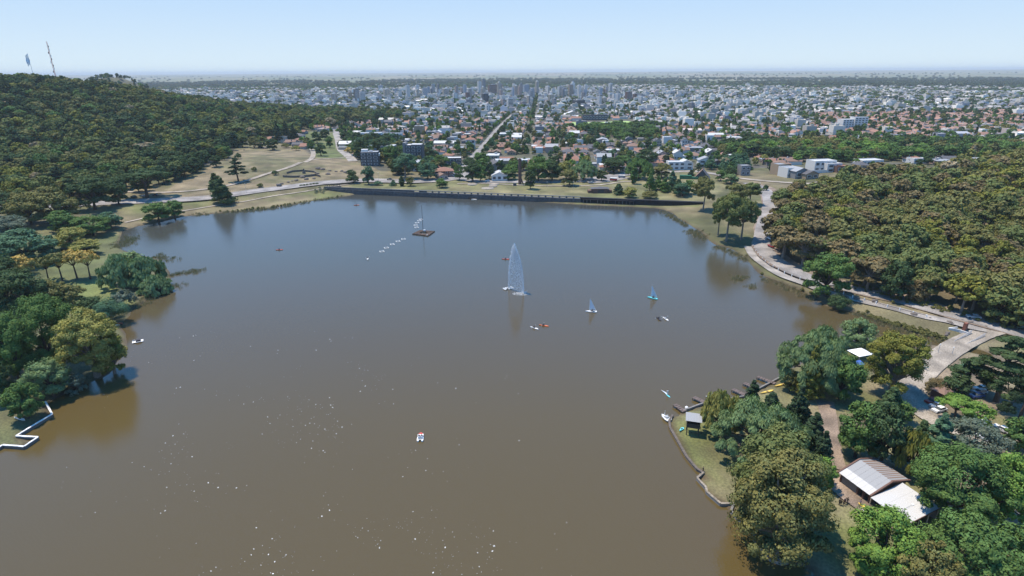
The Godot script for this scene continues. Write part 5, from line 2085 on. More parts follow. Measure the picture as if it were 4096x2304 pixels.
func woods() -> void:
	var clear := [PackedVector2Array(strip(Z_OPEN_R))]
	wood("eucalyptus_tree", strip(Z_FOREST_R), 8.6, ["eucalypt", "eucalypt", "round"], [["olive", "olive green eucalyptus"], ["rust", "rusty brown eucalyptus"], ["eucalypt", "green eucalyptus"], ["golden_green", "yellowish green eucalyptus"], ["olive", "olive green eucalyptus"], ["rust", "rusty brown eucalyptus"], ["eucalypt", "green eucalyptus"]], Vector2(8.0, 17.5), Vector2(7.5, 17.0), 295, "the right wood", 5, "olive and rusty eucalyptus wood on the right hillside", "eucalyptus trees of the wood on the right", clear)
	wood("hill_tree", strip(Z_FOREST_L), 11.0, ["round", "eucalypt", "round", "pine"], [["dark", "dark green"], ["olive", "olive green"], ["leafy", "mid green"], ["pine", "very dark pine", "pine"], ["eucalypt", "brownish green"], ["golden_green", "yellowish green"], ["dark", "dark green"], ["olive", "olive green"], ["eucalypt", "brownish green"]], Vector2(8.5, 18.0), Vector2(8.5, 19.0), 295, "the left hill wood", 6, "dark green mixed wood on the left hill", "trees of the wood on the left hill", [strip(Z_TAN), strip(Z_LAWN)])
	wood("band_tree", strip(Z_BAND_R), 11.0, ["round", "round", "cone", "eucalypt"], [["dark", "dark green"], ["leafy", "mid green"], ["leafy", "mid green"], ["bright", "bright green"], ["leafy", "mid green"], ["olive", "olive"]], Vector2(10.0, 15.0), Vector2(11.0, 16.0), 110, "the green wood before town", 7, "green wood between the lake road and the town", "trees of the green wood behind the right hill", [strip(Z_OPEN_R)])
	wood("garden_wood_tree", PackedVector2Array([Vector2(-223.85, -791.5), Vector2(-162.42, -809.4), Vector2(-84.99, -643.3), Vector2(-67.65, -518.8), Vector2(-79.44, -527.2), Vector2(-101.25, -519.0), Vector2(-112.68, -551.1), Vector2(-152.37, -591.7), Vector2(-184.81, -677.8)]), 11.0, ["round", "round", "cone", "cypress"], [["dark", "dark green"], ["dark", "dark green"], ["leafy", "mid green"], ["teal", "bluish green"], ["olive", "olive green"]], Vector2(8.0, 13.0), Vector2(9.0, 13.0), 80, "the dam gardens", 15, "garden trees above the dam", "garden trees around the slate buildings", [strip(STREETS[4])])
	wood("park_belt_tree", strip(Z_BAND_S), 9.5, ["round", "cone"], [["dark", "dark green"], ["leafy", "mid green"], ["teal", "bluish green"]], Vector2(8.0, 12.0), Vector2(9.0, 13.0), 60, "the small wood", 8, "small green wood beside the grey houses", "trees of the small wood beside the grey houses")
	wood("club_tree", strip(Z_PARK_M), 13.0, ["round", "round", "eucalypt"], [["leafy", "mid green"], ["dark", "dark green"], ["leafy", "mid green"]], Vector2(10.0, 14.0), Vector2(12.0, 16.0), 60, "the wood by the pitch", 9, "green wood in front of the playing field", "trees in front of the playing field")


func towers() -> void:
	tower(Vector3(-125.37, 4.3, -2454.2), 13.2, 11.0, 49.6, 0.42, "white", 0, "tallest slim white tower left of the red brown block")
	tower(Vector3(-69.89, 4.3, -2355.0), 33.0, 23.1, 39.2, 0.30, "brown", 3, "broad red brown block with pale balcony grid")
	tower(Vector3(-43.76, 4.3, -2609.4), 11.2, 11.0, 37.5, 0.55, "pink", 0, "pinkish tower just behind the red brown block")
	tower(Vector3(-134.35, 4.3, -1893.8), 9.6, 11.0, 26.6, 0.46, "brown", 1, "narrow brick red slab with a blank front")
	tower(Vector3(17.35, 4.3, -2180.2), 13.3, 11.0, 39.3, 0.35, "cream", 3, "cream tower with striped balconies and an aerial")
	tower(Vector3(31.52, 4.3, -2153.4), 10.8, 11.0, 35.9, 0.50, "pink", 1, "pinkish grey slab right of the striped cream tower")
	tower(Vector3(60.56, 4.3, -2457.7), 22.1, 15.4, 36.5, 0.42, "blue", 0, "broad bluish white block with rows of windows")
	tower(Vector3(104.3, 4.3, -2585.5), 11.1, 11.0, 20.9, 0.30, "pink", 0, "small pinkish tower behind the bluish block")
	tower(Vector3(60.48, 4.3, -1871.0), 12.1, 11.0, 29.7, 0.55, "blue", 2, "pale blue tower with rounded balconies in front of the bluish block")
	tower(Vector3(145.24, 4.3, -2444.8), 12.3, 11.0, 31.9, 0.46, "white", 3, "white striped tower right of the bluish block")
	tower(Vector3(160.12, 4.3, -2321.6), 12.5, 11.0, 25.1, 0.35, "white", 1, "white stepped tower beside the striped one")
	tower(Vector3(173.75, 4.3, -2159.0), 17.1, 12.0, 36.0, 0.50, "white", 2, "white block with dark bands of windows")
	tower(Vector3(181.83, 4.3, -2062.5), 14.1, 11.0, 25.2, 0.42, "cream", 1, "cream tower with a blank side in front of the tall tan one")
	tower(Vector3(205.72, 4.3, -2106.0), 14.4, 11.0, 41.8, 0.30, "tan", 3, "tall tan tower with balconies")
	tower(Vector3(-235.84, 4.3, -2214.4), 20.7, 14.5, 30.0, 0.55, "cream", 2, "broad beige block with long balconies")
	tower(Vector3(-276.51, 4.3, -2327.3), 6.7, 11.0, 42.9, 0.46, "grey", 0, "very thin tall grey tower")
	tower(Vector3(-271.55, 4.3, -2326.6), 12.5, 11.0, 24.1, 0.35, "white", 1, "white block beside the very thin grey tower")
	tower(Vector3(-192.69, 4.3, -2433.0), 13.6, 11.0, 27.4, 0.50, "pink", 1, "pinkish tower behind the cream white slab")
	tower(Vector3(-172.77, 4.3, -1898.2), 13.4, 11.0, 24.1, 0.42, "white", 1, "cream white slab with a blank front")
	tower(Vector3(-144.47, 4.3, -2308.6), 14.6, 11.0, 16.7, 0.30, "blue", 2, "blue grey block with long balconies")
	tower(Vector3(-72.65, 4.3, -1715.0), 16.1, 11.3, 28.8, 0.55, "slate", 0, "dark brown tower with white side in front of the red brown block")
	tower(Vector3(-72.02, 4.3, -2244.1), 9.4, 11.0, 12.2, 0.46, "white", 0, "small white tower before the red brown block")
	tower(Vector3(-2.44, 4.3, -1421.6), 12.9, 11.0, 28.6, 0.35, "white", 2, "white striped block with dark bands near the avenue")
	tower(Vector3(112.91, 4.3, -1726.8), 12.2, 11.0, 25.1, 0.50, "cream", 1, "plain cream slab in front of the tan tower")
	tower(Vector3(30.8, 4.3, -1510.9), 11.5, 11.0, 16.6, 0.42, "pink", 3, "grey pink block with balconies")
	tower(Vector3(69.37, 4.3, -1437.2), 9.4, 11.0, 15.8, 0.30, "cream", 1, "low plain cream block near the trees")
	tower(Vector3(-161.05, 4.35, -1480.1), 19.8, 13.9, 14.9, 0.55, "slate", 2, "dark grey wide block on the left")
	tower(Vector3(-129.97, 4.39, -1339.3), 13.6, 11.0, 14.2, 0.46, "blue", 1, "plain blue grey block below the dark grey one")
	tower(Vector3(-50.08, 4.33, -1305.5), 9.1, 11.0, 19.2, 0.35, "white", 0, "pale block right of the avenue")
	tower(Vector3(-39.43, 4.31, -1424.8), 10.8, 11.0, 18.3, 0.50, "grey", 3, "lilac grey block with balconies")
	tower(Vector3(-22.41, 4.3, -1843.9), 19.3, 13.5, 18.4, 0.42, "white", 0, "white mid height block behind a dark group of trees")
	tower(Vector3(-39.06, 4.3, -1882.6), 10.6, 11.0, 15.4, 0.30, "white", 0, "white tower left of the mid height white block")
	tower(Vector3(-331.02, 4.3, -2453.6), 10.2, 11.0, 30.9, 0.55, "blue", 0, "grey blue tower at the left of the centre")
	tower(Vector3(-310.01, 4.3, -2389.8), 8.2, 11.0, 25.9, 0.46, "grey", 1, "slim grey tower beside the grey blue one")
	tower(Vector3(27.08, 4.31, -1327.5), 15.9, 11.1, 9.2, 0.35, "blue", 2, "low blue white block near the park")
	tower(Vector3(223.39, 4.3, -2012.6), 8.4, 11.0, 43.6, 0.50, "white", 0, "thin tall bluish white tower")
	tower(Vector3(240.44, 4.3, -2010.5), 12.3, 11.0, 27.3, 0.42, "blue", 1, "pale plain tower right of the thin tall one")
	tower(Vector3(221.34, 4.3, -2103.9), 8.5, 11.0, 28.5, 0.30, "white", 0, "white tower left of the thin tall one")
	tower(Vector3(350.26, 4.3, -2352.3), 14.9, 11.0, 23.3, 0.55, "tan", 1, "orange tan tower right of the centre")
	tower(Vector3(364.51, 4.3, -2350.1), 9.5, 11.0, 21.2, 0.46, "pink", 0, "pinkish tower joined to the orange tan one")
	tower(Vector3(278.2, 4.3, -1647.7), 7.1, 11.0, 27.0, 0.35, "white", 1, "bright white tower with a blank front")
	tower(Vector3(292.56, 4.3, -1676.2), 8.0, 11.0, 28.9, 0.50, "white", 3, "white grey tower joined to the bright white one")
	tower(Vector3(340.41, 4.3, -1767.7), 16.6, 11.6, 29.7, 0.42, "brown", 3, "red brown tower with white balconies on the right")
	tower(Vector3(372.4, 4.3, -1834.7), 9.3, 11.0, 21.7, 0.30, "brown", 0, "smaller dark brown tower on the far right of the centre")
	tower(Vector3(175.34, 4.3, -1573.8), 26.8, 18.7, 16.5, 0.55, "slate", 0, "wide dark slab with a cream roof edge")
	tower(Vector3(248.7, 4.3, -1712.1), 6.4, 11.0, 23.4, 0.46, "slate", 2, "slim dark tower with balconies")
	tower(Vector3(261.61, 4.3, -1710.7), 11.4, 11.0, 17.1, 0.35, "cream", 1, "cream block right of the slim dark tower")
	tower(Vector3(406.7, 4.3, -1605.6), 10.4, 11.0, 11.7, 0.50, "white", 0, "small white block standing alone in the trees on the right")
	tower(Vector3(424.1, 4.3, -1427.4), 10.1, 11.0, 15.7, 0.42, "grey", 0, "grey block on the far right")
	tower(Vector3(434.8, 4.3, -1426.4), 7.4, 11.0, 10.5, 0.30, "white", 3, "white block beside the grey one on the far right")
	tower(Vector3(-546.9, 4.87, -1749.6), 17.2, 12.1, 23.7, 0.55, "white", 2, "white striped block at the left of the town centre")
	tower(Vector3(-515.7, 4.65, -1778.8), 15.7, 11.0, 28.3, 0.46, "cream", 1, "plain cream grey slab at the left of the town centre")
	tower(Vector3(-528.0, 4.45, -2011.0), 11.2, 11.0, 25.5, 0.35, "tan", 0, "slim beige tower left of the dark blue one")
	tower(Vector3(-440.7, 4.46, -1746.5), 13.2, 11.0, 41.5, 0.50, "slate", 2, "dark blue grey tower with balconies")
	tower(Vector3(-454.4, 4.41, -1867.5), 16.0, 11.2, 29.6, 0.42, "white", 3, "white and blue tower right of the dark blue one")
	tower(Vector3(-444.0, 4.34, -2003.2), 14.6, 11.0, 22.2, 0.30, "white", 0, "white tower left of the beige pair")
	tower(Vector3(-438.4, 4.31, -2159.6), 18.5, 12.9, 30.7, 0.55, "cream", 1, "cream tower of the beige pair on the left")
	tower(Vector3(-636.5, 4.3, -3001.2), 20.3, 14.2, 25.9, 0.46, "blue", 0, "bluish tower far behind the beige pair")
	tower(Vector3(-390.39, 4.3, -2153.5), 13.0, 11.0, 23.9, 0.35, "white", 0, "white tower right of the beige pair")
	tower(Vector3(-355.89, 4.3, -2330.6), 12.9, 11.0, 40.4, 0.50, "white", 0, "slim white tower near the middle")
	tower(Vector3(-300.68, 4.3, -2141.9), 15.6, 11.0, 33.8, 0.42, "blue", 0, "bluish grey tower near the middle")
	tower(Vector3(-441.9, 6.31, -1435.1), 16.4, 11.5, 12.7, 0.30, "white", 0, "low white block below the plain cream slab")
	tower(Vector3(-552.9, 6.3, -1527.2), 14.7, 11.0, 19.5, 0.55, "white", 2, "white blue block at the foot of the left hill")
	tower(Vector3(-537.1, 10.51, -1373.6), 26.1, 18.3, 13.2, 0.46, "white", 0, "low white row at the foot of the left hill")
	tower(Vector3(-623.5, 7.55, -1511.8), 14.5, 11.0, 18.1, 0.35, "pink", 2, "lilac block at the foot of the left hill")
	tower(Vector3(-938.7, 4.44, -2359.5), 20.8, 14.5, 9.3, 0.50, "slate", 0, "low dark block behind the left hill")
	tower(Vector3(-321.31, 4.3, -2541.7), 12.0, 11.0, 39.5, 0.42, "blue", 2, "first small tower from the left in the farthest row of the centre")
	tower(Vector3(-256.14, 4.3, -2372.4), 8.8, 11.0, 23.7, 0.30, "white", 0, "second small tower from the left in the farthest row of the centre")
	tower(Vector3(-177.23, 4.3, -2361.3), 10.3, 11.0, 39.5, 0.55, "blue", 0, "third small tower from the left in the farthest row of the centre")
	tower(Vector3(-149.52, 4.3, -2329.3), 9.5, 11.0, 29.1, 0.46, "white", 0, "fourth small tower from the left in the farthest row of the centre")
	tower(Vector3(-116.47, 4.3, -2633.8), 13.8, 11.0, 52.7, 0.35, "grey", 1, "fifth small tower from the left in the farthest row of the centre")
	tower(Vector3(-45.22, 4.3, -2328.9), 11.8, 11.0, 48.0, 0.50, "cream", 3, "sixth small tower from the left in the farthest row of the centre")
	tower(Vector3(10.84, 4.3, -2294.6), 7.7, 11.0, 43.5, 0.42, "white", 0, "seventh small tower from the left in the farthest row of the centre")
	tower(Vector3(41.78, 4.3, -2526.4), 12.4, 11.0, 36.0, 0.30, "grey", 1, "eighth small tower from the left in the farthest row of the centre")
	tower(Vector3(101.92, 4.3, -2406.0), 10.9, 11.0, 50.1, 0.55, "cream", 2, "ninth small tower from the left in the farthest row of the centre")
	tower(Vector3(139.17, 4.3, -2291.1), 6.9, 11.0, 34.8, 0.46, "white", 2, "tenth small tower from the left in the farthest row of the centre")
	tower(Vector3(200.67, 4.3, -2299.2), 13.3, 11.0, 28.3, 0.35, "pink", 2, "eleventh small tower from the left in the farthest row of the centre")
	tower(Vector3(238.24, 4.3, -2366.1), 13.8, 11.0, 43.7, 0.50, "white", 1, "twelfth small tower from the left in the farthest row of the centre")
	tower(Vector3(287.02, 4.3, -2357.0), 10.3, 11.0, 37.6, 0.42, "white", 0, "thirteenth small tower from the left in the farthest row of the centre")
	tower(Vector3(360.27, 4.3, -2463.6), 12.8, 11.0, 23.0, 0.30, "grey", 0, "fourteenth small tower from the left in the farthest row of the centre")
	tower(Vector3(413.2, 4.3, -2547.3), 12.9, 11.0, 38.2, 0.55, "white", 2, "fifteenth small tower from the left in the farthest row of the centre")
	tower(Vector3(-336.25, 4.31, -2000.7), 11.8, 11.0, 45.6, 0.46, "white", 0, "first small tower from the left in the middle row of the centre")
	tower(Vector3(-321.83, 4.3, -2112.8), 7.5, 11.0, 31.2, 0.35, "cream", 1, "second small tower from the left in the middle row of the centre")
	tower(Vector3(-250.68, 4.3, -2100.9), 11.6, 11.0, 17.3, 0.50, "white", 1, "third small tower from the left in the middle row of the centre")
	tower(Vector3(-178.55, 4.3, -2010.8), 8.7, 11.0, 42.0, 0.42, "pink", 3, "fourth small tower from the left in the middle row of the centre")
	tower(Vector3(-131.28, 4.3, -1963.9), 9.4, 11.0, 34.1, 0.30, "grey", 2, "fifth small tower from the left in the middle row of the centre")
	tower(Vector3(-87.83, 4.3, -1924.7), 11.0, 11.0, 36.0, 0.55, "cream", 1, "sixth small tower from the left in the middle row of the centre")
	tower(Vector3(-33.79, 4.3, -2080.8), 8.7, 11.0, 29.0, 0.46, "pink", 1, "seventh small tower from the left in the middle row of the centre")
	tower(Vector3(6.34, 4.3, -1931.4), 6.0, 11.0, 34.8, 0.35, "blue", 1, "eighth small tower from the left in the middle row of the centre")
	tower(Vector3(69.9, 4.3, -1986.0), 10.0, 11.0, 34.9, 0.50, "blue", 3, "ninth small tower from the left in the middle row of the centre")
	tower(Vector3(106.04, 4.3, -1910.0), 11.1, 11.0, 19.0, 0.42, "white", 3, "tenth small tower from the left in the middle row of the centre")
	tower(Vector3(171.54, 4.3, -2014.2), 7.0, 11.0, 31.3, 0.30, "grey", 1, "eleventh small tower from the left in the middle row of the centre")
	tower(Vector3(221.9, 4.3, -1872.9), 6.1, 11.0, 25.4, 0.55, "grey", 0, "twelfth small tower from the left in the middle row of the centre")
	tower(Vector3(293.62, 4.3, -2009.6), 8.9, 11.0, 33.2, 0.46, "blue", 1, "thirteenth small tower from the left in the middle row of the centre")
	tower(Vector3(315.2, 4.3, -1937.1), 9.7, 11.0, 20.6, 0.35, "white", 2, "fourteenth small tower from the left in the middle row of the centre")
	tower(Vector3(351.24, 4.3, -1848.3), 7.9, 11.0, 27.4, 0.50, "grey", 0, "fifteenth small tower from the left in the middle row of the centre")
	tower(Vector3(-334.19, 4.37, -1672.5), 7.8, 11.0, 21.2, 0.42, "white", 0, "first small tower from the left in the front row of the centre")
	tower(Vector3(-238.73, 4.37, -1552.7), 6.1, 11.0, 13.4, 0.30, "grey", 2, "second small tower from the left in the front row of the centre")
	tower(Vector3(-195.54, 4.33, -1570.5), 7.6, 11.0, 16.6, 0.55, "grey", 2, "third small tower from the left in the front row of the centre")
	tower(Vector3(-139.91, 4.31, -1642.3), 8.7, 11.0, 10.5, 0.46, "white", 3, "fourth small tower from the left in the front row of the centre")
	tower(Vector3(-77.78, 4.3, -1616.5), 6.7, 11.0, 16.4, 0.35, "cream", 0, "fifth small tower from the left in the front row of the centre")
	tower(Vector3(-20.12, 4.3, -1550.5), 7.5, 11.0, 20.0, 0.50, "pink", 3, "sixth small tower from the left in the front row of the centre")
	tower(Vector3(45.02, 4.3, -1560.6), 4.8, 11.0, 27.9, 0.42, "cream", 2, "seventh small tower from the left in the front row of the centre")
	tower(Vector3(109.08, 4.3, -1530.2), 8.4, 11.0, 21.3, 0.30, "grey", 2, "eighth small tower from the left in the front row of the centre")
	tower(Vector3(175.39, 4.3, -1617.8), 5.0, 11.0, 9.8, 0.55, "grey", 2, "ninth small tower from the left in the front row of the centre")
	tower(Vector3(220.21, 4.3, -1518.1), 7.1, 11.0, 27.0, 0.46, "white", 3, "tenth small tower from the left in the front row of the centre")
	tower(Vector3(287.11, 4.3, -1598.0), 7.9, 11.0, 11.0, 0.35, "pink", 2, "eleventh small tower from the left in the front row of the centre")
	tower(Vector3(328.99, 4.3, -1547.8), 6.2, 11.0, 26.0, 0.50, "white", 2, "twelfth small tower from the left in the front row of the centre")


func near_town() -> void:
	hero("dark_cypress_tree", "cone", "dark", Vector3(-206.95, 2.39, -412.2), 18.6, 19.5, "large dark rounded conifer on the lake side of the avenue", "tree")
	hero("dark_cypress_tree", "cypress", "dark", Vector3(-219.38, 4.46, -430.9), 16.7, 10.9, "tall dark conifer behind the large rounded one by the avenue", "tree")
	hero("slope_pine", "pine", "pine", Vector3(-225.09, 6.53, -479.8), 19.3, 20.8, "single dark pine on the dry slope", "tree")
	hero("shore_tree", "round", "leafy", Vector3(-228.42, 0.45, -367.39), 13.3, 20.1, "left of two small trees at the water on the left shore", "tree")
	hero("shore_tree", "round", "leafy", Vector3(-223.7, 0.47, -378.14), 11.6, 14.8, "right of two small trees at the water on the left shore", "tree")
	hero("avenue_tree", "round", "teal", Vector3(-117.71, 3.4, -479.3), 15.9, 12.0, "slender bluish green tree at the left end of the dam", "tree")
	hero("avenue_tree", "bush", "dark", Vector3(-132.02, 3.4, -485.2), 8.3, 11.3, "dark bushy tree on the avenue left of the dam", "shrub")
	hero("avenue_tree", "round", "dark", Vector3(-137.95, 4.59, -503.6), 7.4, 10.1, "dark round tree across the avenue behind the bushy one", "tree")
	hero("garden_willow", "round", "teal", Vector3(-71.44, 4.34, -496.9), 14.2, 19.0, "rounded willow left of the orange red roofed house", "tree")
	hero("garden_willow", "eucalypt", "teal", Vector3(-91.51, 4.39, -503.2), 21.3, 21.0, "tall bluish tree below the slate tower", "tree")
	hero("garden_willow", "round", "dark", Vector3(-101.25, 4.56, -519.0), 15.2, 14.7, "dark tree left of the tall bluish one below the slate tower", "tree")
	hero("dam_poplar", "cypress", "dark", Vector3(-89.06, 3.4, -471.3), 8.1, 5.1, "narrow dark poplar behind the dam wall", "tree")
	hero("dam_bush", "cone", "teal", Vector3(-96.22, 3.4, -473.2), 4.9, 7.1, "bluish cone shrub behind the dam wall", "tree")
	hero("dam_bush", "bush", "teal", Vector3(-109.34, 3.4, -475.4), 3.9, 8.0, "low bluish bush behind the left part of the dam", "shrub")
	hero("dam_tree", "round", "olive", Vector3(-82.24, 3.4, -471.1), 7.7, 8.7, "thin pale tree behind the dam wall right of the narrow poplar", "tree")
	hero("dam_tree", "round", "leafy", Vector3(-55.54, 3.4, -463.4), 7.6, 11.6, "small green tree behind the dam parapet", "tree")
	hero("street_tree", "round", "leafy", Vector3(-44.24, 4.32, -492.3), 13.0, 9.9, "slender tree at the street corner by the park", "tree")
	hero("park_tree", "round", "dark", Vector3(-32.09, 4.31, -486.2), 15.7, 15.4, "dark tree at the left end of the park row", "tree")
	hero("park_tree", "round", "leafy", Vector3(-26.1, 4.31, -486.0), 14.3, 12.2, "second tree of the park row from the left", "tree")
	hero("park_tree", "round", "dark", Vector3(-19.11, 4.32, -495.4), 15.6, 12.4, "dark tree behind the white hall in the park row", "tree")
	hero("park_tree", "round", "leafy", Vector3(-2.18, 4.32, -492.9), 11.6, 17.3, "leafy tree right of the white hall", "tree")
	hero("park_tree", "round", "leafy", Vector3(1.26, 4.33, -516.9), 13.2, 17.2, "leafy tree behind the pylon", "tree")
	hero("park_big_tree", "round", "leafy", Vector3(22.79, 4.32, -486.3), 21.0, 26.0, "largest spreading green tree of the park", "tree")
	hero("park_big_tree", "round", "dark", Vector3(33.74, 4.33, -486.0), 17.8, 21.9, "right neighbour of the largest spreading park tree", "tree")
	hero("ivy_tree", "round", "dark", Vector3(14.81, 3.4, -454.6), 15.5, 10.3, "ivy covered tree standing alone on the grass", "tree")
	hero("lone_tree", "round", "olive", Vector3(46.28, 4.32, -463.9), 13.4, 16.3, "round topped tree alone at the edge of the park road", "tree")
	hero("flowering_tree", "round", "lime", Vector3(46.34, 4.34, -493.1), 15.6, 17.3, "tree with yellowish flowers behind the lone round tree", "tree")
	hero("park_willow", "willow", "willow", Vector3(60.65, 4.36, -488.7), 16.1, 24.5, "round green willow at the left of the wide asphalt", "tree")
	hero("stand_tree", "round", "dark", Vector3(75.04, 4.39, -484.3), 9.7, 10.5, "dark tree between the willow and the vans", "tree")
	hero("street_tree", "round", "dark", Vector3(92.28, 4.43, -526.2), 13.8, 22.7, "dark leafy tree above the vans", "tree")
	hero("street_tree", "round", "leafy", Vector3(105.96, 4.42, -558.4), 11.3, 20.3, "leafy tree behind the dark one above the vans", "tree")
	hero("weeping_park_tree", "willow", "leafy", Vector3(108.11, 4.53, -492.0), 17.3, 25.4, "large weeping tree right of the vans", "tree")
	hero("poplar", "cypress", "leafy", Vector3(99.1, 4.43, -468.7), 15.6, 6.7, "slim poplar in front of the weeping tree", "tree")
	hero("park_tree", "round", "dark", Vector3(131.42, 4.45, -567.3), 15.6, 20.6, "tall dark tree at the edge of the field", "tree")
	hero("park_tree", "round", "olive", Vector3(128, 4.66, -496.5), 12.8, 18.2, "olive tree behind the planted rows", "tree")
	hero("row_tree", "cone", "leafy", Vector3(105.44, 4.26, -441.0), 15.1, 9.6, "young tree of the planted rows, leftmost", "tree")
	hero("row_tree", "cone", "leafy", Vector3(112.73, 4.39, -444.9), 10.9, 9.7, "young tree of the planted rows, second from left", "tree")
	hero("row_tree", "cone", "leafy", Vector3(115.81, 4.27, -437.5), 10.5, 10.3, "young tree of the planted rows, front middle", "tree")
	hero("row_tree", "cone", "teal", Vector3(123.69, 4.44, -445.9), 14.2, 12.0, "young tree of the planted rows, tall rear one", "tree")
	hero("row_tree", "cone", "dark", Vector3(123.82, 4.06, -429.2), 11.6, 10.1, "young tree of the planted rows, fifth from left", "tree")
	hero("row_tree", "round", "teal", Vector3(125.45, 3.77, -423.2), 10.5, 14.3, "young tree of the planted rows with low branches", "tree")
	hero("row_tree", "round", "leafy", Vector3(131.36, 4.32, -427.7), 10.9, 10.8, "young tree of the planted rows, rightmost", "tree")
	hero("round_park_tree", "cone", "dark", Vector3(79.99, 3.4, -432.2), 8.4, 10.2, "round dark green tree right of the brown pavilion", "tree")
	hero("pale_tree", "round", "lime", Vector3(86.35, 3.4, -420.3), 7.9, 12.0, "pale yellow green small tree behind the dam", "tree")
	hero("brown_shrub", "bush", "olive", Vector3(100.44, 3.4, -417.1), 6.0, 13.4, "brownish shrub behind the dark end of the dam", "shrub")
	hero("field_conifer", "pine", "dark", Vector3(162.24, 4.96, -507.8), 10.4, 12.7, "dark conifer behind the triangular house", "tree")
	hero("field_conifer", "cone", "pine", Vector3(152.98, 4.91, -496.2), 6.6, 8.3, "small dark conifer left of the triangular house", "tree")
	hero("garden_conifer", "fir", "pine", Vector3(-281.73, 8.54, -773.7), 20.1, 16.4, "dark conifer above the grassy bank, left of three", "tree")
	hero("garden_conifer", "fir", "pine", Vector3(-284.32, 8.58, -755.2), 25.4, 16.0, "dark conifer above the grassy bank, middle of three", "tree")
	hero("garden_conifer", "fir", "pine", Vector3(-291.15, 8.88, -744.0), 26.0, 15.8, "dark conifer above the grassy bank, right of three", "tree")
	hero("lawn_tree", "round", "dark", Vector3(-244.87, 6.88, -750.9), 14.8, 14.7, "dark tree on the green bank, upper left", "tree")
	hero("lawn_tree", "round", "dark", Vector3(-245.43, 6.99, -786.3), 14.4, 14.1, "dark tree on the green bank, upper right", "tree")
	hero("lawn_tree", "round", "dark", Vector3(-199, 8.56, -618.1), 13.3, 14.2, "dark tree on the green bank, lowest", "tree")
	hero("lawn_tree", "round", "leafy", Vector3(-215.94, 6.16, -706.6), 14.0, 10.4, "slim tree on the green bank beside the driveway", "tree")
	hero("slope_tree", "round", "eucalypt", Vector3(-289.04, 8.66, -689.1), 13.2, 16.9, "brownish tree above the rocks on the dry slope, left", "tree")
	hero("slope_tree", "round", "dark", Vector3(-269.54, 8.28, -669.4), 13.3, 15.3, "dark tree above the rocks on the dry slope, right", "tree")
	hero("slope_shrub", "bush", "dark", Vector3(-204.28, 7.5, -504.7), 4.1, 6.3, "dark round shrub on the dry slope left of the terraces", "shrub")
	hero("slope_shrub", "bush", "dark", Vector3(-268.18, 11.02, -579.5), 6.3, 7.6, "dark shrub on the upper dry slope", "shrub")
	hero("slope_tree", "round", "olive", Vector3(-297.12, 9.03, -686.4), 13.6, 14.6, "olive tree at the left of the rocks on the dry slope", "tree")
	hero("slope_tree", "round", "eucalypt", Vector3(-311.75, 9.74, -688.6), 14.6, 15.8, "brownish tree at the wood edge above the rocks", "tree")
	hero("slope_tree", "round", "leafy", Vector3(-330.51, 10.93, -694.8), 13.7, 15.9, "green tree at the wood edge on the upper dry slope", "tree")
	hero("slope_shrub", "bush", "olive", Vector3(-226.32, 9.32, -515.5), 3.8, 5.1, "olive shrub on the middle of the dry slope", "shrub")
	hero("slope_shrub", "bush", "olive", Vector3(-264.1, 7.66, -696.3), 5.9, 11.4, "olive shrub on the crest of the dry slope, left of two", "shrub")
	hero("slope_shrub", "bush", "lime", Vector3(-244.99, 7.49, -674.7), 5.8, 11.0, "yellowish shrub on the crest of the dry slope, right of two", "shrub")
	hero("slope_tree", "round", "dark", Vector3(-266.18, 10.81, -530.0), 10.8, 11.4, "dark tree in front of the left wood on the dry slope", "tree")
	hero("slope_shrub", "bush", "dark", Vector3(-278.78, 10.7, -568.6), 6.2, 6.6, "dark shrub in front of the left wood", "shrub")
	hero("avenue_bush", "bush", "olive", Vector3(-200.53, 4.92, -463.0), 3.1, 5.4, "olive bush beside the avenue right of the dark conifer", "shrub")
	hero("blossom_tree", "umbrella", "pale", Vector3(-369.72, 11.95, -599.7), 13.7, 20.7, "tree with pale pinkish blossom in the left hill wood", "tree")
	hero("garden_tree_group", "round", "dark", Vector3(-153.28, 6.55, -607.1), 20.8, 20.0, "dark garden tree left of the slate flats", "tree")
	hero("garden_tree_group", "round", "dark", Vector3(-138.14, 5.59, -628.4), 20.2, 23.8, "dark garden tree behind the slate flats", "tree")
	hero("garden_tree_group", "round", "leafy", Vector3(-118.43, 5.34, -581.0), 18.4, 17.3, "green garden tree between the slate flats and tower", "tree")
	hero("garden_tree_group", "round", "dark", Vector3(-165.26, 5.16, -712.5), 18.6, 23.3, "dark garden tree in front of the long white building", "tree")
	hero("gold_shrub", "bush", "gold", Vector3(-180.55, 6.16, -661.5), 6.6, 11.9, "golden flowering shrub beside the driveway", "shrub")
	hero("garden_tree_group", "round", "leafy", Vector3(-66.05, 4.53, -551.8), 14.0, 18.3, "green garden tree right of the slate tower", "tree")
	hero("avenue_big_tree", "round", "leafy", Vector3(-26.7, 4.37, -551.4), 16.0, 18.3, "large green tree by the foot of the avenue", "tree")
	hero("avenue_big_tree", "round", "dark", Vector3(-37.2, 4.38, -540.0), 12.6, 17.9, "dark green tree at the foot of the avenue", "tree")
	# buildings close behind the dam
	var o := villa("grey_flats", Vector3(-136.23, 5.98, -569.5), 0.12, Vector3(17, 12.5, 14), "slate", "zinc", "flat", "dark slate block of flats with a white terrace, left of the tall slate tower", 4, 3, "apartment block")
	extra(o, "terrace", "white_paint", Vector3(7.5, 10.2, 2), Vector3(4.0, 2.2, 6))
	extra(o, "roof_box", "wall_white", Vector3(-5, 13.6, -3), Vector3(6, 2.2, 5))
	extra(o, "roof_box", "steel", Vector3(1, 13.2, -2), Vector3(3, 1.2, 3))
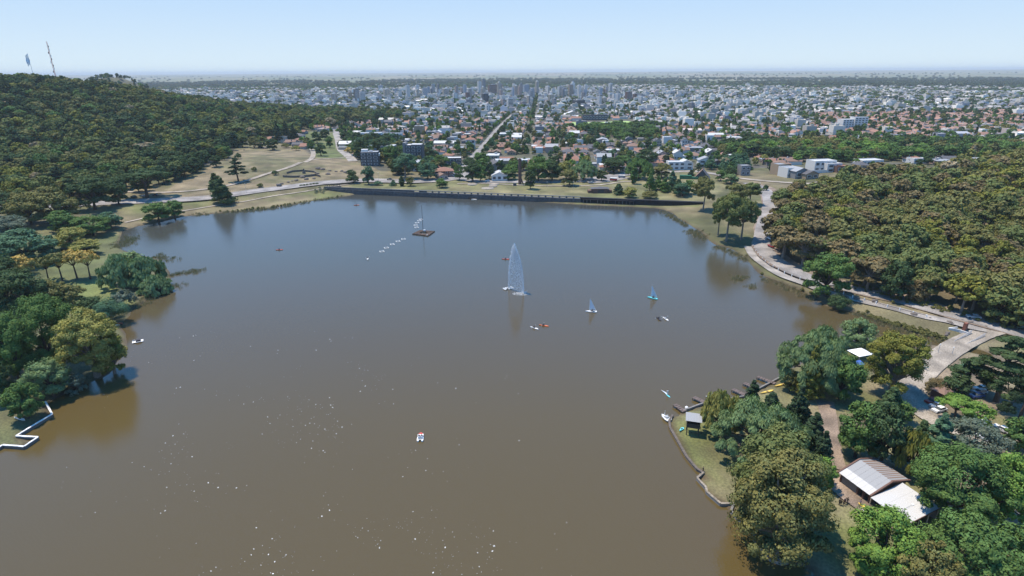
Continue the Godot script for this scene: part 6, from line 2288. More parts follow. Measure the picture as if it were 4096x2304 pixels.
	o = villa("slate_tower", Vector3(-94.11, 4.79, -578.5), -0.05, Vector3(16, 19, 14), "slate", "white", "flat", "slate tower block with a glass front and white roof above the dam", 6, 3, "apartment tower")
	extra(o, "stair_tower", "wall_grey", Vector3(-9.4, 10.5, 0), Vector3(2.6, 22, 10))
	extra(o, "canopy", "roof_white", Vector3(2, 19.6, -1), Vector3(10, 0.5, 9))
	for f in 3:
		extra(o, "balcony", "wall_slate", Vector3(4.5, 6.5 + f * 3.1, 7.6), Vector3(6.5, 1.0, 1.3))
	o = villa("red_roof_house", Vector3(-59.19, 4.37, -512.4), 0.15, Vector3(16, 5.2, 11), "brown", "tile", "hip", "house with an orange red tiled hip roof at the street corner", 2, 4)
	o = villa("corner_cottage", Vector3(-59.39, 4.34, -498.5), 0.5, Vector3(8, 3.4, 8), "pink", "tile_old", "gable", "small pink gabled cottage in front of the orange red roofed house", 1, 2)
	villa("dark_hall", Vector3(-57.93, 4.45, -576.9), 0.1, Vector3(18, 7, 12), "slate", "white", "flat", "dark flat hall with a pale roof edge behind the street corner", 2, 3, "hall")
	for k in 4:
		villa("dark_row_house", Vector3(-133.09, 4.8, -714.1) + Vector3(k * 7.6, 0, -k * 0.4), 0.04, Vector3(7.2, 8.5, 10), "slate", "zinc", "flat", "dark row house with white framed windows, %s in the row of four" % ["leftmost", "second from left", "third from left", "rightmost"][k], 2, 1)
	villa("white_offices", Vector3(-189.28, 5.53, -797.1), 0.05, Vector3(34, 9, 12), "white", "white", "flat", "long white two storey building with flat roofs among dark trees", 2, 7, "building")
	villa("white_offices", Vector3(-168.07, 5.2, -818.9), 0.05, Vector3(38, 6.5, 10), "white", "zinc", "flat", "low white wing that continues the long white building to the right", 1, 7, "building")
	villa("arched_house", Vector3(-48.32, 4.4, -705.8), 0.1, Vector3(11, 11, 9), "white", "tile", "hip", "white house with a tall arched turret and red hip roof", 2, 2)
	villa("white_hall", Vector3(-10.27, 4.32, -493.1), 0.05, Vector3(13, 4.6, 12), "white", "white", "shed", "plain white gabled hall beside the park road", 1, 3, "hall")
	villa("long_white_hall", Vector3(1.45, 4.33, -575.5), 0.03, Vector3(34, 5, 12), "white", "white", "flat", "long low building with a bright white roof behind the park trees", 1, 6, "hall")
	villa("grey_barn", Vector3(-16.09, 4.35, -546.4), 0.4, Vector3(18, 5, 20), "grey", "dark", "shed", "barn with a large dark grey roof behind the park trees", 1, 3, "barn")
	villa("twin_white_house", Vector3(151.25, 4.69, -540.7), 0.0, Vector3(15, 7, 10), "white", "white", "flat", "white two storey house with grey framed windows facing the field", 2, 3)
	villa("twin_white_house", Vector3(160.51, 4.75, -542.3), 0.0, Vector3(12, 6.4, 10), "white", "white", "gable", "white gabled house at the right of the two storey white house facing the field", 2, 2)
	villa("white_gabled_house", Vector3(183.27, 4.88, -555.0), -0.1, Vector3(14, 6.6, 10), "white", "zinc", "gable", "tall white gabled house with grey panels behind the triangular house", 2, 2)
	villa("red_roof_house", Vector3(191.78, 5.03, -548.9), -0.1, Vector3(11, 5, 9), "brown", "dark", "gable", "dark roofed brown house right of the tall white gabled house", 1, 2)
	# A-shaped house
	o = thing("triangular_house", "triangular house whose roof reaches the ground, brown on one side and slate blue on the other", "house", on_land(Vector3(160.93, 5.04, -491.2)), -0.35)
	var b := MB.new()
	b.gable_ends(Vector3(0, 0, 0), 13, 7.5, 11)
	part("wall", b, M["wall_slate"], o)
	b = MB.new()
	b.gable(Vector3(0, 0, 0), 13, 7.5, 11, 0.4, 0.2)
	part("roof", b, M["roof_dark"], o)
	b = MB.new()
	b.quad(Vector3(-6.6, 0.3, -5.6), Vector3(-6.6, 0.3, 5.6), Vector3(-0.1, 7.85, 5.6), Vector3(-0.1, 7.85, -5.6))
	part("roof_side", b, M["roof_tile_old"], o)
	for k in 3:
		extra(o, "window", "glass", Vector3((k - 1) * 2.4, 1.8, 5.56), Vector3(1.5, 1.6, 0.1))
	o = thing("green_container", "dark green metal container on the dry field", "container", on_land(Vector3(146.19, 4.85, -488.9)), -0.2)
	extra(o, "box", "container_green", Vector3(0, 1.6, 0), Vector3(9.5, 3.0, 3.4))
	for k in 12:
		extra(o, "rib", "container_green", Vector3(-4.4 + k * 0.8, 1.6, 1.74), Vector3(0.25, 2.8, 0.12))
	extra(o, "annex", "container_green", Vector3(7.5, 1.0, 0.3), Vector3(5.2, 1.8, 2.6))
	# grey and white houses at the foot of the right hill
	villa("small_grey_house", Vector3(199.66, 5.62, -502.5), 0.1, Vector3(8, 8, 8), "grey", "zinc", "flat", "narrow grey two storey house left of the small wood", 2, 2)
	villa("tan_flats", Vector3(229.09, 6.37, -501.1), 0.25, Vector3(9.5, 8.5, 10), "tan", "zinc", "flat", "tan two storey block left of the white framed house", 2, 2, "apartment block")
	o = villa("framed_house", Vector3(230.69, 6.67, -487.2), 0.25, Vector3(10, 7.5, 12), "white", "zinc", "flat", "house with two white framed balconies beside the tan block", 2, 2)
	o = villa("grey_house", Vector3(235.68, 6.94, -481.5), 0.25, Vector3(13, 6.0, 13), "grey", "zinc", "gable", "grey house with a pitched metal roof right of the white framed balconies", 1, 2)
	villa("grey_house", Vector3(241.63, 7.28, -475.5), 0.25, Vector3(12, 4.2, 11), "tan", "dark", "gable", "low brown gabled house at the end of the grey row", 1, 2)
	o = villa("white_cubic_house", Vector3(269.12, 7.47, -509.8), 0.2, Vector3(21, 9, 12), "white", "white", "flat", "large white cubic house with two storeys at the edge of the right wood", 2, 4)
	villa("white_cubic_house", Vector3(275.03, 7.83, -505.3), 0.2, Vector3(14, 7, 11), "white", "white", "flat", "lower white cubic wing joined to the large white cubic house", 2, 2)
	extra(o, "garden_wall", "wall_white", Vector3(0, 1.4, 10.5), Vector3(36, 2.8, 0.4))
	villa("brick_annex", Vector3(281.32, 8.23, -500.4), 0.2, Vector3(12, 5, 8), "brown", "tile", "flat", "brown brick annex right of the white cubic houses", 1, 3)
	villa("white_flat_house", Vector3(328.37, 7.38, -540.4), 0.2, Vector3(22, 5, 12), "white", "white", "flat", "long low white house half hidden by the top of the right wood", 1, 5)
	villa("white_flat_house", Vector3(384.36, 8.03, -548.8), 0.1, Vector3(26, 4.5, 10), "white", "white", "flat", "white flat roof that shows above the right wood near its crest", 1, 5)
	o = villa("white_terraced_flats", Vector3(512.8, 4.3, -916.8), 0.15, Vector3(24, 15, 14), "white", "white", "flat", "white stepped block of flats among the red roofs", 5, 5, "apartment block")
	villa("white_terraced_flats", Vector3(529.3, 4.3, -915.8), 0.15, Vector3(22, 18, 12), "white", "zinc", "flat", "taller white block of flats behind the stepped one among the red roofs", 6, 4, "apartment block")
	villa("grandstand", Vector3(156.09, 4.3, -1129.7), 0.1, Vector3(46, 9, 14), "slate", "dark", "flat", "dark grandstand beside the playing field", 1, 8, "grandstand")
	villa("vaulted_hall", Vector3(120.31, 4.3, -1182.2), 0.05, Vector3(34, 7, 20), "cream", "white", "shed", "hall with a pale vaulted roof left of the grandstand", 1, 6, "hall")
	# pool house in the park
	o = thing("pool_house", "low brown brick pavilion with a sloping roof and a dark gateway behind the dam", "pavilion", on_land(Vector3(67.09, 3.45, -440.0)), 0.03)
	b = MB.new()
	b.box(Vector3(0, 1.5, 0), Vector3(11, 3.6, 6))
	b.box(Vector3(-7.2, 0.9, 0), Vector3(3.6, 2.2, 5))
	b.box(Vector3(7.2, 0.9, 0), Vector3(3.6, 2.2, 5))
	part("wall", b, M["wall_brown"], o)
	b = MB.new()
	b.hip(Vector3(0, 3.3, 0), 13, 1.3, 6, 0.5)
	part("roof", b, M["roof_dark"], o)
	extra(o, "gateway", "dark_metal", Vector3(0.6, 1.25, 3.02), Vector3(4.4, 2.5, 0.1))
	o = thing("pylon", "tall slender brown concrete pylon with a slanted foot beside the park road", "monument", on_land(Vector3(6.6, 4.28, -470.6)), 0.1)
	b = MB.new()
	b.box(Vector3(0, 10.2, 0), Vector3(1.9, 21.0, 1.6))
	part("shaft", b, M["wall_brown"], o)
	b = MB.new()
	b.box(Vector3(1.25, 10.0, -0.2), Vector3(0.7, 20.2, 1.0))
	part("rib", b, M["wood"], o)
	b = MB.new()
	b.beam(Vector3(3.0, 0.0, 0.4), Vector3(1.2, 5.0, 0.1), 0.9, 1.0)
	part("buttress", b, M["wall_brown"], o)
	o = thing("kiosk", "small grey cabinet on the grass left of the pylon", "cabinet", on_land(Vector3(2.7, 4.06, -466.7)), 0.0)
	extra(o, "box", "wall_slate", Vector3(0, 1.0, 0), Vector3(2.6, 2.0, 1.8))
	extra(o, "plinth", "concrete", Vector3(0, 0.05, 0), Vector3(3.4, 0.2, 2.6))
	for q in [[Vector3(-18.79, 3.4, -458.9), 5.0, "largest pale round bed on the grass behind the dam"], [Vector3(-14.9, 3.72, -466.4), 3.6, "middle pale round bed on the grass behind the dam"], [Vector3(-14.1, 4.17, -472.7), 4.2, "rear pale round bed on the grass behind the dam"], [Vector3(-31.98, 3.96, -473.5), 4.0, "leftmost pale round bed on the grass behind the dam"]]:
		o = thing("round_bed", q[2], "flower bed", on_land(q[0]))
		b = MB.new()
		b.tube(Vector3(0, -0.2, 0), Vector3(0, 0.35, 0), q[1], q[1] * 0.97, 20)
		part("rim", b, M["path_concrete"], o)
		b = MB.new()
		b.tube(Vector3(0, 0.0, 0), Vector3(0, 0.42, 0), q[1] * 0.8, q[1] * 0.8, 20)
		part("gravel", b, M["sand_path"], o)
	# vehicles behind the dam
	car("black", Vector3(-186.33, 4.65, -465.7), 1.35, "black car driving on the lakeside avenue below the stone terraces")
	car("black", Vector3(-103.61, 4.22, -494.8), 1.57, "dark car on the avenue above the left end of the dam")
	car("red", Vector3(-53.74, 4.36, -510.3), 0.9, "dark red car parked in front of the orange red roofed house, leftmost of three")
	car("white", Vector3(-52.29, 4.37, -513.3), 0.9, "white car parked in the middle of three by the street corner")
	car("silver", Vector3(-50.82, 4.37, -516.4), 0.9, "silver car parked rightmost of three by the street corner")
	car("white", Vector3(-19.7, 4.31, -484.0), 1.6, "white car on the park road left of the pylon")
	car("silver", Vector3(64.63, 4.35, -472.9), 1.3, "silver car on the wide asphalt left of the vans")
	car("green", Vector3(-276.38, 5.14, -421.8), 1.4, "dark green car parked in tree shade by the avenue, leftmost of three")
	car("silver", Vector3(-270.14, 5.04, -425.0), 1.4, "silver car parked in tree shade by the avenue, middle of three")
	car("black", Vector3(-264.03, 4.97, -428.1), 1.4, "black car parked in tree shade by the avenue, rightmost of three")
	van(Vector3(84.9, 4.42, -483.8), 1.2, "white_paint", "red_paint", "red and white van on the wide asphalt behind the dam")
	van(Vector3(94.16, 4.46, -496.8), 1.2, "white_paint", "grey_paint", "grey van with white roof behind the red and white one")
	for q in [[Vector3(27.98, 3.77, -455.5), 5.0, "thin lamp post on the grass right of the ivy covered tree"], [Vector3(47.48, 3.4, -443.9), 7.5, "tall lamp post on the grass left of the brown pavilion"], [Vector3(-8.19, 4.32, -489.2), 6.5, "lamp post beside the white hall"], [Vector3(55.69, 4.34, -474.1), 7.0, "lamp post at the left edge of the wide asphalt"], [Vector3(-111.79, 3.73, -490.1), 7.5, "lamp post on the avenue by the left end of the dam"], [Vector3(-202.26, 4.49, -440.8), 7.0, "lamp post on the avenue right of the dark double tree"]]:
		lamp_post(q[0], q[1], q[2], 0.0)
	# letters of the town's name, set to be read from the avenue
	o = thing("town_letters", "row of big dark letters spelling the town's name, seen from behind, by the avenue", "letters", on_land(Vector3(-144.12, 3.1, -469.3)) + Vector3(0, 0.1, 0), PI + 0.12)
	var word := "TANDIL"
	var font := SystemFont.new()
	font.font_names = PackedStringArray(["Droid Sans"])
	for i in word.length():
		var tm := TextMesh.new()
		tm.text = word[i]
		tm.font = font
		tm.font_size = 96
		tm.pixel_size = 0.031
		tm.depth = 0.5
		tm.material = M["dark_metal"]
		var l := piece("letter", tm, o)
		l.position = Vector3((i - 2.5) * 1.95, 1.55, 0)
	extra(o, "plinth", "dark_metal", Vector3(0, 0.25, 0), Vector3(12.2, 0.5, 0.9))
	# terraced garden on the left slope
	rocks([Vector3(-305.07, 9.4, -683.6), Vector3(-301.24, 9.21, -696.4), Vector3(-292.46, 8.8, -691.9), Vector3(-282.94, 8.47, -682.9), Vector3(-267.89, 8.23, -669.8), Vector3(-298.77, 9.29, -662.6), Vector3(-176.2, 7.91, -533.9), Vector3(-171.42, 7.42, -532.3), Vector3(-164.22, 6.73, -529.7), Vector3(-158.39, 6.26, -527.9), Vector3(-153.75, 6.16, -530.6), Vector3(-149.11, 5.71, -526.6), Vector3(-168.52, 5.16, -497.3), Vector3(-173.95, 5.23, -493.2), Vector3(-180.46, 5.22, -487.7), Vector3(-184.81, 5.08, -481.2), Vector3(-188.06, 4.93, -474.8), Vector3(-179.51, 5.79, -499.9), Vector3(-171.14, 6.33, -517.0), Vector3(-162.09, 5.75, -516.0), Vector3(-188.93, 4.81, -470.1), Vector3(-183.15, 5.23, -485.8)], Vector2(1.2, 3.2), "grey rock of the outcrops along the dry slope above the avenue", "rocks of the dry slope", 3)
	coping("garden_terrace", [Vector3(-196.04, 7.54, -510.5), Vector3(-193.7, 7.89, -516.8), Vector3(-186.59, 7.77, -521.7), Vector3(-175.65, 6.86, -520.4), Vector3(-169.84, 5.98, -512.7)], 0.6, 1.4, "rock", "rock", "upper curved stone terrace of the garden above the avenue")
	coping("garden_terrace", [Vector3(-195.19, 6.48, -498.3), Vector3(-187.43, 6.1, -498.3), Vector3(-178.39, 5.82, -501.7), Vector3(-170.59, 5.83, -509.5), Vector3(-165.21, 5.31, -504.2)], 0.6, 1.6, "rock", "rock", "lower curved stone terrace of the garden above the avenue")
	o = thing("monument", "small stone monument on the garden terrace above the avenue", "monument", on_land(Vector3(-182.83, 7, -515.4)))
	extra(o, "plinth", "rock", Vector3(0, 0.8, 0), Vector3(2.2, 1.8, 2.2))
	extra(o, "shaft", "rock", Vector3(0, 2.8, 0), Vector3(1.0, 2.6, 0.9))
	# mast, flag and flagpole on the hill
	o = thing("radio_mast", "tall lattice radio mast with aerials standing above the left hill", "mast", Vector3(-783.6, 84.16, -1065.0))
	b = MB.new()
	for k in 3:
		var d := Vector3(cos(k * TAU / 3), 0, sin(k * TAU / 3))
		b.tube(Vector3(0, -6, 0) + d * 1.0, Vector3(0, 58, 0) + d * 0.6, 0.2, 0.14, 4)
	for k in 30:
		for q in 3:
			var a0 := q * TAU / 3
			var a1 := (q + 1) * TAU / 3
			b.beam(Vector3(cos(a0), k * 1.9, sin(a0)), Vector3(cos(a1), k * 1.9 + 1.8, sin(a1)), 0.12, 0.12)
	part("lattice", b, M["red_paint"], o)
	for k in 9:
		extra(o, "aerial", "white_paint" if k % 2 else "dark_metal", Vector3(1.3 if k % 3 else -1.3, 10 + k * 5.0, 0.4), Vector3(1.0, 3.0, 0.7))
	o = thing("flagpole", "tall white flagpole on top of the left hill", "flagpole", Vector3(-788.4, 84.58, -1022.5))
	b = MB.new()
	b.tube(Vector3(0, -6, 0), Vector3(0, 38, 0), 0.35, 0.18, 7)
	part("pole", b, M["steel"], o)
	o = thing("flag", "large light blue and white banded flag hanging from the flagpole", "flag", Vector3(-788.4, 84.58, -1022.5) + Vector3(0, 37, 0))
	for k in 3:
		b = MB.new()
		for i in 8:
			var y0 := -i * 2.0
			var y1 := -(i + 1) * 2.0
			var x0 := -2.2 * (k + 0.0) - 0.3 * sin(i * 0.9)
			var x1 := -2.2 * (k + 1.0) - 0.3 * sin(i * 0.9)
			var sag := 1.1
			b.quad(Vector3(x0 * 0.8, y0 + x0 * sag * 0.5, sin(i + k) * 0.8), Vector3(x1 * 0.8, y0 + x1 * sag * 0.5, cos(i + k) * 0.8), Vector3(x1 * 0.8, y1 + x1 * sag * 0.5, cos(i + 1.0 + k) * 0.8), Vector3(x0 * 0.8, y1 + x0 * sag * 0.5, sin(i + 1.0 + k) * 0.8))
		part("band", b, M["white_paint"] if k == 1 else M["sail"], o)


func water_things() -> void:
	fountain(Vector3(-1.65, 0, -240.31), Vector3(5.07, 0, -234.8))
	mast_raft([Vector3(-58.89, 0, -333.15), Vector3(-48.86, 0, -328.51), Vector3(-46.23, 0, -339.25), Vector3(-55.69, 0, -341.79)], Vector3(-53.33, 0, -339.4))
	for q in [[Vector3(-69.58, 0, -298.51), "nearest frame of the front row"], [Vector3(-68.58, 0, -305.23), "second frame of the front row from the near end"], [Vector3(-66.66, 0, -312.2), "middle frame of the front row"], [Vector3(-64.54, 0, -318.23), "fourth frame of the front row from the near end"], [Vector3(-62.27, 0, -322.78), "frame of the front row nearest the brown raft"], [Vector3(-58.79, 0, -349.51), "nearest frame of the rear row beside the mast"], [Vector3(-60.13, 0, -355), "second frame of the rear row beside the mast"], [Vector3(-60.18, 0, -361.12), "middle frame of the rear row beside the mast"], [Vector3(-59.64, 0, -366.9), "fourth frame of the rear row beside the mast"], [Vector3(-59.16, 0, -370.66), "farthest frame of the rear row beside the mast"]]:
		float_frame(q[0], 0.45, "white floating square, " + q[1])
	var dk := Color(0.03, 0.03, 0.04)
	var boats := [[Vector3(-126.08, 0, -302.56), 1.7, "red_hull", "red kayak alone on the left half of the lake", "person in dark clothes paddling the lone red kayak on the left"], [Vector3(-112.16, 0, -414.7), 1.75, "orange_hull", "orange kayak near the dam's left end", "person in dark clothes paddling the orange kayak near the dam"], [Vector3(-3.17, 0, -283.56), 1.4, "red_hull", "red kayak left of the fountain jet", "person sitting in the red kayak beside the fountain"], [Vector3(11.93, 0, -200.3), 1.2, "orange_hull", "orange kayak right of the white one below the fountain", "person in dark clothes paddling the orange kayak below the fountain"], [Vector3(8.24, 0, -198.18), 0.9, "white_paint", "white kayak left of the orange one below the fountain", "person in dark clothes paddling the white kayak below the fountain"], [Vector3(56.68, 0, -206.06), 0.25, "dark_cloth", "dark kayak below the turquoise sailboat", "person in black paddling the dark kayak"], [Vector3(59.28, 0, -206.03), 0.35, "white_paint", "white kayak right of the dark one below the turquoise sailboat", "person in white paddling the white kayak by the dark one"], [Vector3(-74.34, 0, -285.89), 0.2, "white_paint", "small white kayak end-on at the near end of the floating frames", "person in a dark top in the kayak near the floating frames"]]
	for q in boats:
		kayak(q[0], q[1], q[2], q[3], 3.9)
		person(q[0] + Vector3(0, 0.18, 0), q[1], Color(0.7, 0.7, 0.7) if "in white" in q[4] else dk, dk, q[4], true)
		paddle(q[0], q[1], "paddle of the " + q[4].replace("paddling", "in"))
	sailboat(Vector3(31.51, 0, -213.56), 1.45, "white_paint", "white hulled sailing dinghy with a pale blue sail")
	person(Vector3(31.51, 0, -213.56) + Vector3(0.5, 0.45, 0.0), 1.45, dk, dk, "person in dark clothes sitting in the white hulled dinghy", true)
	sailboat(Vector3(59.2, 0, -227.86), 0.95, "turquoise_hull", "turquoise hulled sailing dinghy with a white edged sail")
	person(Vector3(59.2, 0, -227.86) + Vector3(0.4, 0.45, 0.3), 0.95, dk, dk, "person in dark clothes sitting in the turquoise dinghy", true)
	pedal_boat(Vector3(-24.2, 0, -128.91), 0.05, "white and red pedal boat in the middle of the near water")
	person(Vector3(-24.15, 0, -128.56) + Vector3(-0.35, 0.62, 0), 0.05, Color(0.12, 0.04, 0.05), dk, "person in dark red on the left seat of the pedal boat", true)
	person(Vector3(-24.15, 0, -128.56) + Vector3(0.35, 0.62, 0), 0.05, Color(0.05, 0.05, 0.08), dk, "person in black on the right seat of the pedal boat", true)
	var o := thing("work_raft", "low pale raft with a dark seat off the left shore", "raft", Vector3(-134.15, 0, -188.41), 0.5)
	extra(o, "deck", "white_paint", Vector3(0, 0.15, 0), Vector3(3.4, 0.3, 1.9))
	extra(o, "float", "dark_metal", Vector3(0, 0.05, 0.9), Vector3(3.0, 0.3, 0.4))
	extra(o, "seat", "dark_cloth", Vector3(0.2, 0.55, 0.1), Vector3(1.5, 0.5, 1.0))
	extra(o, "rail", "grey_paint", Vector3(-1.2, 0.5, -0.6), Vector3(0.8, 0.5, 0.1))
	kayak(Vector3(-151.78, 0, -204.02), 1.9, "red_hull", "red tipped canoe pulled up beside the round shrub on the left shore", 4.2, "canoe", 0.1)
	kayak(Vector3(-151.96, 0, -202.16), 2.0, "white_paint", "white canoe pulled up beside the round shrub on the left shore", 4.6, "canoe", 0.1)
	# windsurf board with its sail laid flat, and the moored white boat at the point
	o = thing("windsurf_board", "slim turquoise windsurf board with its rig lying on the water off the point", "windsurf board", Vector3(45.8, 0, -149.7), 0.35)
	var b := MB.new()
	b.hull(2.6, 0.5, 0.14, true, 0.3)
	part("board", b, M["turquoise_hull"], o)
	b = MB.new()
	b.tube(Vector3(0, 0.2, 0), Vector3(-0.2, 0.3, -3.0), 0.04, 0.03, 5)
	part("mast", b, M["white_paint"], o)
	b = MB.new()
	b.quad(Vector3(0, 0.22, -0.4), Vector3(-0.1, 0.28, -2.9), Vector3(0.4, 0.2, -1.6), Vector3(0.5, 0.18, -0.7))
	part("sail", b, M["sail"], o)
	person(Vector3(45.86, 0, -149.92) + Vector3(0, 0.16, 0.0), 0.35, Color(0.75, 0.75, 0.75), Color(0.6, 0.6, 0.6), "person in white standing on the windsurf board", false, 1)
	o = thing("moored_boat", "small white boat with a mast and rails moored at the tip of the point", "boat", Vector3(42.14, 0, -137.36), 0.5)
	b = MB.new()
	b.hull(3.2, 1.9, 0.6, true, 0.9)
	part("hull", b, M["white_paint"], o)
	for k in 6:
		var a := k * TAU / 6
		b = MB.new()
		b.tube(Vector3(cos(a) * 0.75, 0.6, sin(a) * 1.2), Vector3(cos(a) * 0.75, 1.3, sin(a) * 1.2), 0.05, 0.05, 5)
		part("post", b, M["white_paint"], o)
	b = MB.new()
	b.tube(Vector3(0, 0.6, -0.4), Vector3(0, 2.6, -0.4), 0.06, 0.04, 6)
	part("mast", b, M["white_paint"], o)
	extra(o, "cabin", "grey_paint", Vector3(0, 0.85, 0.3), Vector3(0.9, 0.5, 0.9))
	# sun glints on the near water, modelled as small white bodies
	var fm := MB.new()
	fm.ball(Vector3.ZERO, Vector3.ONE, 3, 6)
	var where: Array[Transform3D] = []
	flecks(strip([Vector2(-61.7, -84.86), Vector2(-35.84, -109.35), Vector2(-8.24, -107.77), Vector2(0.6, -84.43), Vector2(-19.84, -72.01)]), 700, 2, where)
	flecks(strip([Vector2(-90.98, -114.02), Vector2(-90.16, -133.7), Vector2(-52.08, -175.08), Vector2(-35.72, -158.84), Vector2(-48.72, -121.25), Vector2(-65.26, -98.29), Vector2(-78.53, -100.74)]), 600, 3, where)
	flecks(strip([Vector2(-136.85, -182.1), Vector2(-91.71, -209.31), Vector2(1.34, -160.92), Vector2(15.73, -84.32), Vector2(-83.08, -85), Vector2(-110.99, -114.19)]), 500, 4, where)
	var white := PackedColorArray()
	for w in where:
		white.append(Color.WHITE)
	multi("glint_flecks", fm.mesh(M["white_paint"]), where, white, "sun glints on the near water, made as white flecks")
	reeds([[strip([Vector2(-222, -327.79), Vector2(-219.87, -317.7), Vector2(-217.52, -309.7)]), 2.6, 4.6], [strip([Vector2(-186.55, -292.12), Vector2(-175.36, -285.05)]), 2.0, 2.6], [strip([Vector2(-162.28, -262.94), Vector2(-156.17, -264.01), Vector2(-151.84, -268.7)]), 1.8, 4.0], [strip([Vector2(-153.54, -245.28), Vector2(-148.67, -246.24)]), 1.6, 2.6], [strip([Vector2(-156.77, -233.97), Vector2(-153.87, -227), Vector2(-154.57, -220.44)]), 1.5, 1.7], [strip([Vector2(-218.95, -384.53), Vector2(-203.04, -389.99), Vector2(-187.27, -395.61), Vector2(-171.51, -403.9), Vector2(-157.4, -416.6), Vector2(-147.4, -431.6), Vector2(-133.56, -442.9)]), 1.3, 1.2], [strip([Vector2(103.74, -388.43), Vector2(105.25, -373.38), Vector2(107.85, -350.22)]), 1.3, 2.6], [strip([Vector2(108.17, -338.69), Vector2(109.35, -320.92)]), 2.2, 4.6], [strip([Vector2(110.79, -303.22), Vector2(116.22, -294.21), Vector2(117.73, -280.34)]), 1.4, 3.3], [strip([Vector2(102.12, -249.54), Vector2(106.63, -253.84)]), 2.0, 4.6], [strip([Vector2(104.37, -241.14), Vector2(106.08, -240.1)]), 1.3, 4.0], [strip([Vector2(115.66, -249.31), Vector2(121.85, -238.84), Vector2(125.43, -226.4)]), 1.8, 1.7], [strip([Vector2(134.71, -210.06), Vector2(140.84, -197.11), Vector2(146.28, -189.41), Vector2(151.04, -184.11)]), 0.9, 3.3]], 0, 17)


func right_side() -> void:
	hero("giant_eucalyptus", "giant", "olive", Vector3(51.06, 0.4, -88.41), 23.4, 20.5, "giant olive brown eucalyptus at the water in the foreground, front crown", "tree")
	hero("giant_eucalyptus", "giant", "eucalypt", Vector3(54.08, 0.69, -96.63), 22.8, 20.0, "giant olive green eucalyptus behind the front crown", "tree")
	hero("big_willow", "willow", "willow", Vector3(60.2, 0.7, -119.34), 14.5, 23.5, "wide green willow behind the giant eucalyptus", "tree")
	hero("yellow_willow", "willow", "lime", Vector3(54.19, 0.7, -130.36), 12.0, 11.3, "yellowish weeping willow right of the stilted hut", "tree")
	hero("yellow_willow", "willow", "lime", Vector3(60.26, 0.7, -134.95), 7.4, 7.1, "small yellowish willow between the hut and the dark cypress", "tree")
	hero("dark_cypress", "cypress", "pine", Vector3(67.72, 0.69, -142.48), 8.3, 4.1, "slim dark cypress on the lawn by the jetties", "tree")
	hero("round_conifer", "cone", "pine", Vector3(71.24, 0.7, -137.96), 7.3, 8.1, "dark rounded conifer right of the slim cypress", "tree")
	hero("dark_conifer", "fir", "pine", Vector3(76.75, 0.7, -134.41), 11.0, 8.4, "dark spreading conifer behind the wide green willow", "tree")
	hero("dark_conifer", "cypress", "pine", Vector3(75.31, 0.7, -123.23), 9.9, 5.6, "dark upright conifer right of the wide willow", "tree")
	hero("dark_conifer", "cypress", "pine", Vector3(72.68, 0.7, -113.91), 11.1, 4.3, "dark upright conifer nearest the giant eucalyptus", "tree")
	hero("bright_shrub", "round", "bright", Vector3(70.07, 0.7, -108.29), 8.2, 6.4, "bright green small tree beside the giant eucalyptus", "tree")
	hero("grey_willow", "willow", "willow", Vector3(90.15, 0.7, -152.62), 18.3, 23.3, "huge grey green willow overhanging the lake at the north end of the point", "tree")
	hero("layered_conifer", "fir", "golden_green", Vector3(85.67, 0.7, -147), 16.7, 9.5, "dark conifer with yellow green tip in front of the huge willow", "tree")
	hero("leafy_tree", "round", "leafy", Vector3(94.53, 0.7, -145.81), 14.5, 12.6, "glossy green tree right of the yellow tipped conifer", "tree")
	hero("golden_conifer", "giant", "golden_green", Vector3(110.93, 0.71, -148.94), 19.5, 17.5, "broad golden green conifer beside the sandy road", "tree")
	hero("dark_shrub_tree", "cone", "dark", Vector3(102.72, 0.71, -136.06), 9.9, 9.8, "dark bushy tree below the golden green conifer", "tree")
	hero("shore_willow", "round", "willow", Vector3(116.78, 0.7, -177.54), 11.3, 12.4, "grey green willow by the water behind the white tent", "tree")
	hero("leafy_tree", "round", "leafy", Vector3(84.07, 0.71, -119.11), 15.8, 11.7, "dark leafy tree left of the pair above the boathouse", "tree")
	hero("leafy_tree", "round", "dark", Vector3(89.02, 0.71, -116.74), 16.6, 12.5, "dark leafy tree right of the pair above the boathouse", "tree")
	hero("weeping_tree", "willow", "golden_green", Vector3(93.53, 0.71, -112.26), 11.5, 9.3, "yellow green weeping tree behind the boathouse roof", "tree")
	hero("dark_poplar", "cypress", "teal", Vector3(101.96, 0.72, -117.38), 13.2, 6.4, "dark bluish poplar beside the weeping tree", "tree")
	hero("dark_poplar", "cone", "dark", Vector3(102.79, 0.72, -123.79), 7.6, 6.0, "dark pointed tree left of the bluish poplar", "tree")
	hero("grey_tree", "round", "grey", Vector3(110.5, 0.74, -116.52), 11.8, 14.4, "grey green feathery tree in the parking place", "tree")
	hero("leafy_tree", "round", "bright", Vector3(68.26, 0.7, -83.22), 14.9, 14.2, "bright green tree at the bottom edge below the boathouse wing", "tree")
	hero("leafy_tree", "round", "leafy", Vector3(92.19, 0.71, -97.46), 17.5, 19.3, "large leafy tree right of the boathouse", "tree")
	hero("lime_tree", "round", "bright", Vector3(102.61, 0.72, -97.37), 16.1, 13.4, "large bright yellow green tree at the right edge", "tree")
	hero("leafy_tree", "eucalypt", "leafy", Vector3(81.05, 0.7, -78.72), 16.3, 15.1, "leafy green tree at the bottom edge right of the lamp", "tree")
	hero("leafy_tree", "round", "leafy", Vector3(90.68, 0.7, -79.51), 14.6, 12.3, "dense green tree in the bottom right corner", "tree")
	hero("dull_tree", "round", "olive", Vector3(72.09, 0.7, -77.1), 14.0, 10.6, "dull green tree at the bottom edge under the street lamp", "tree")
	hero("tall_pine", "pine", "dark", Vector3(138.43, 0.75, -144.2), 20.7, 19.4, "tall spreading pine with bare limbs right of the sandy road", "tree")
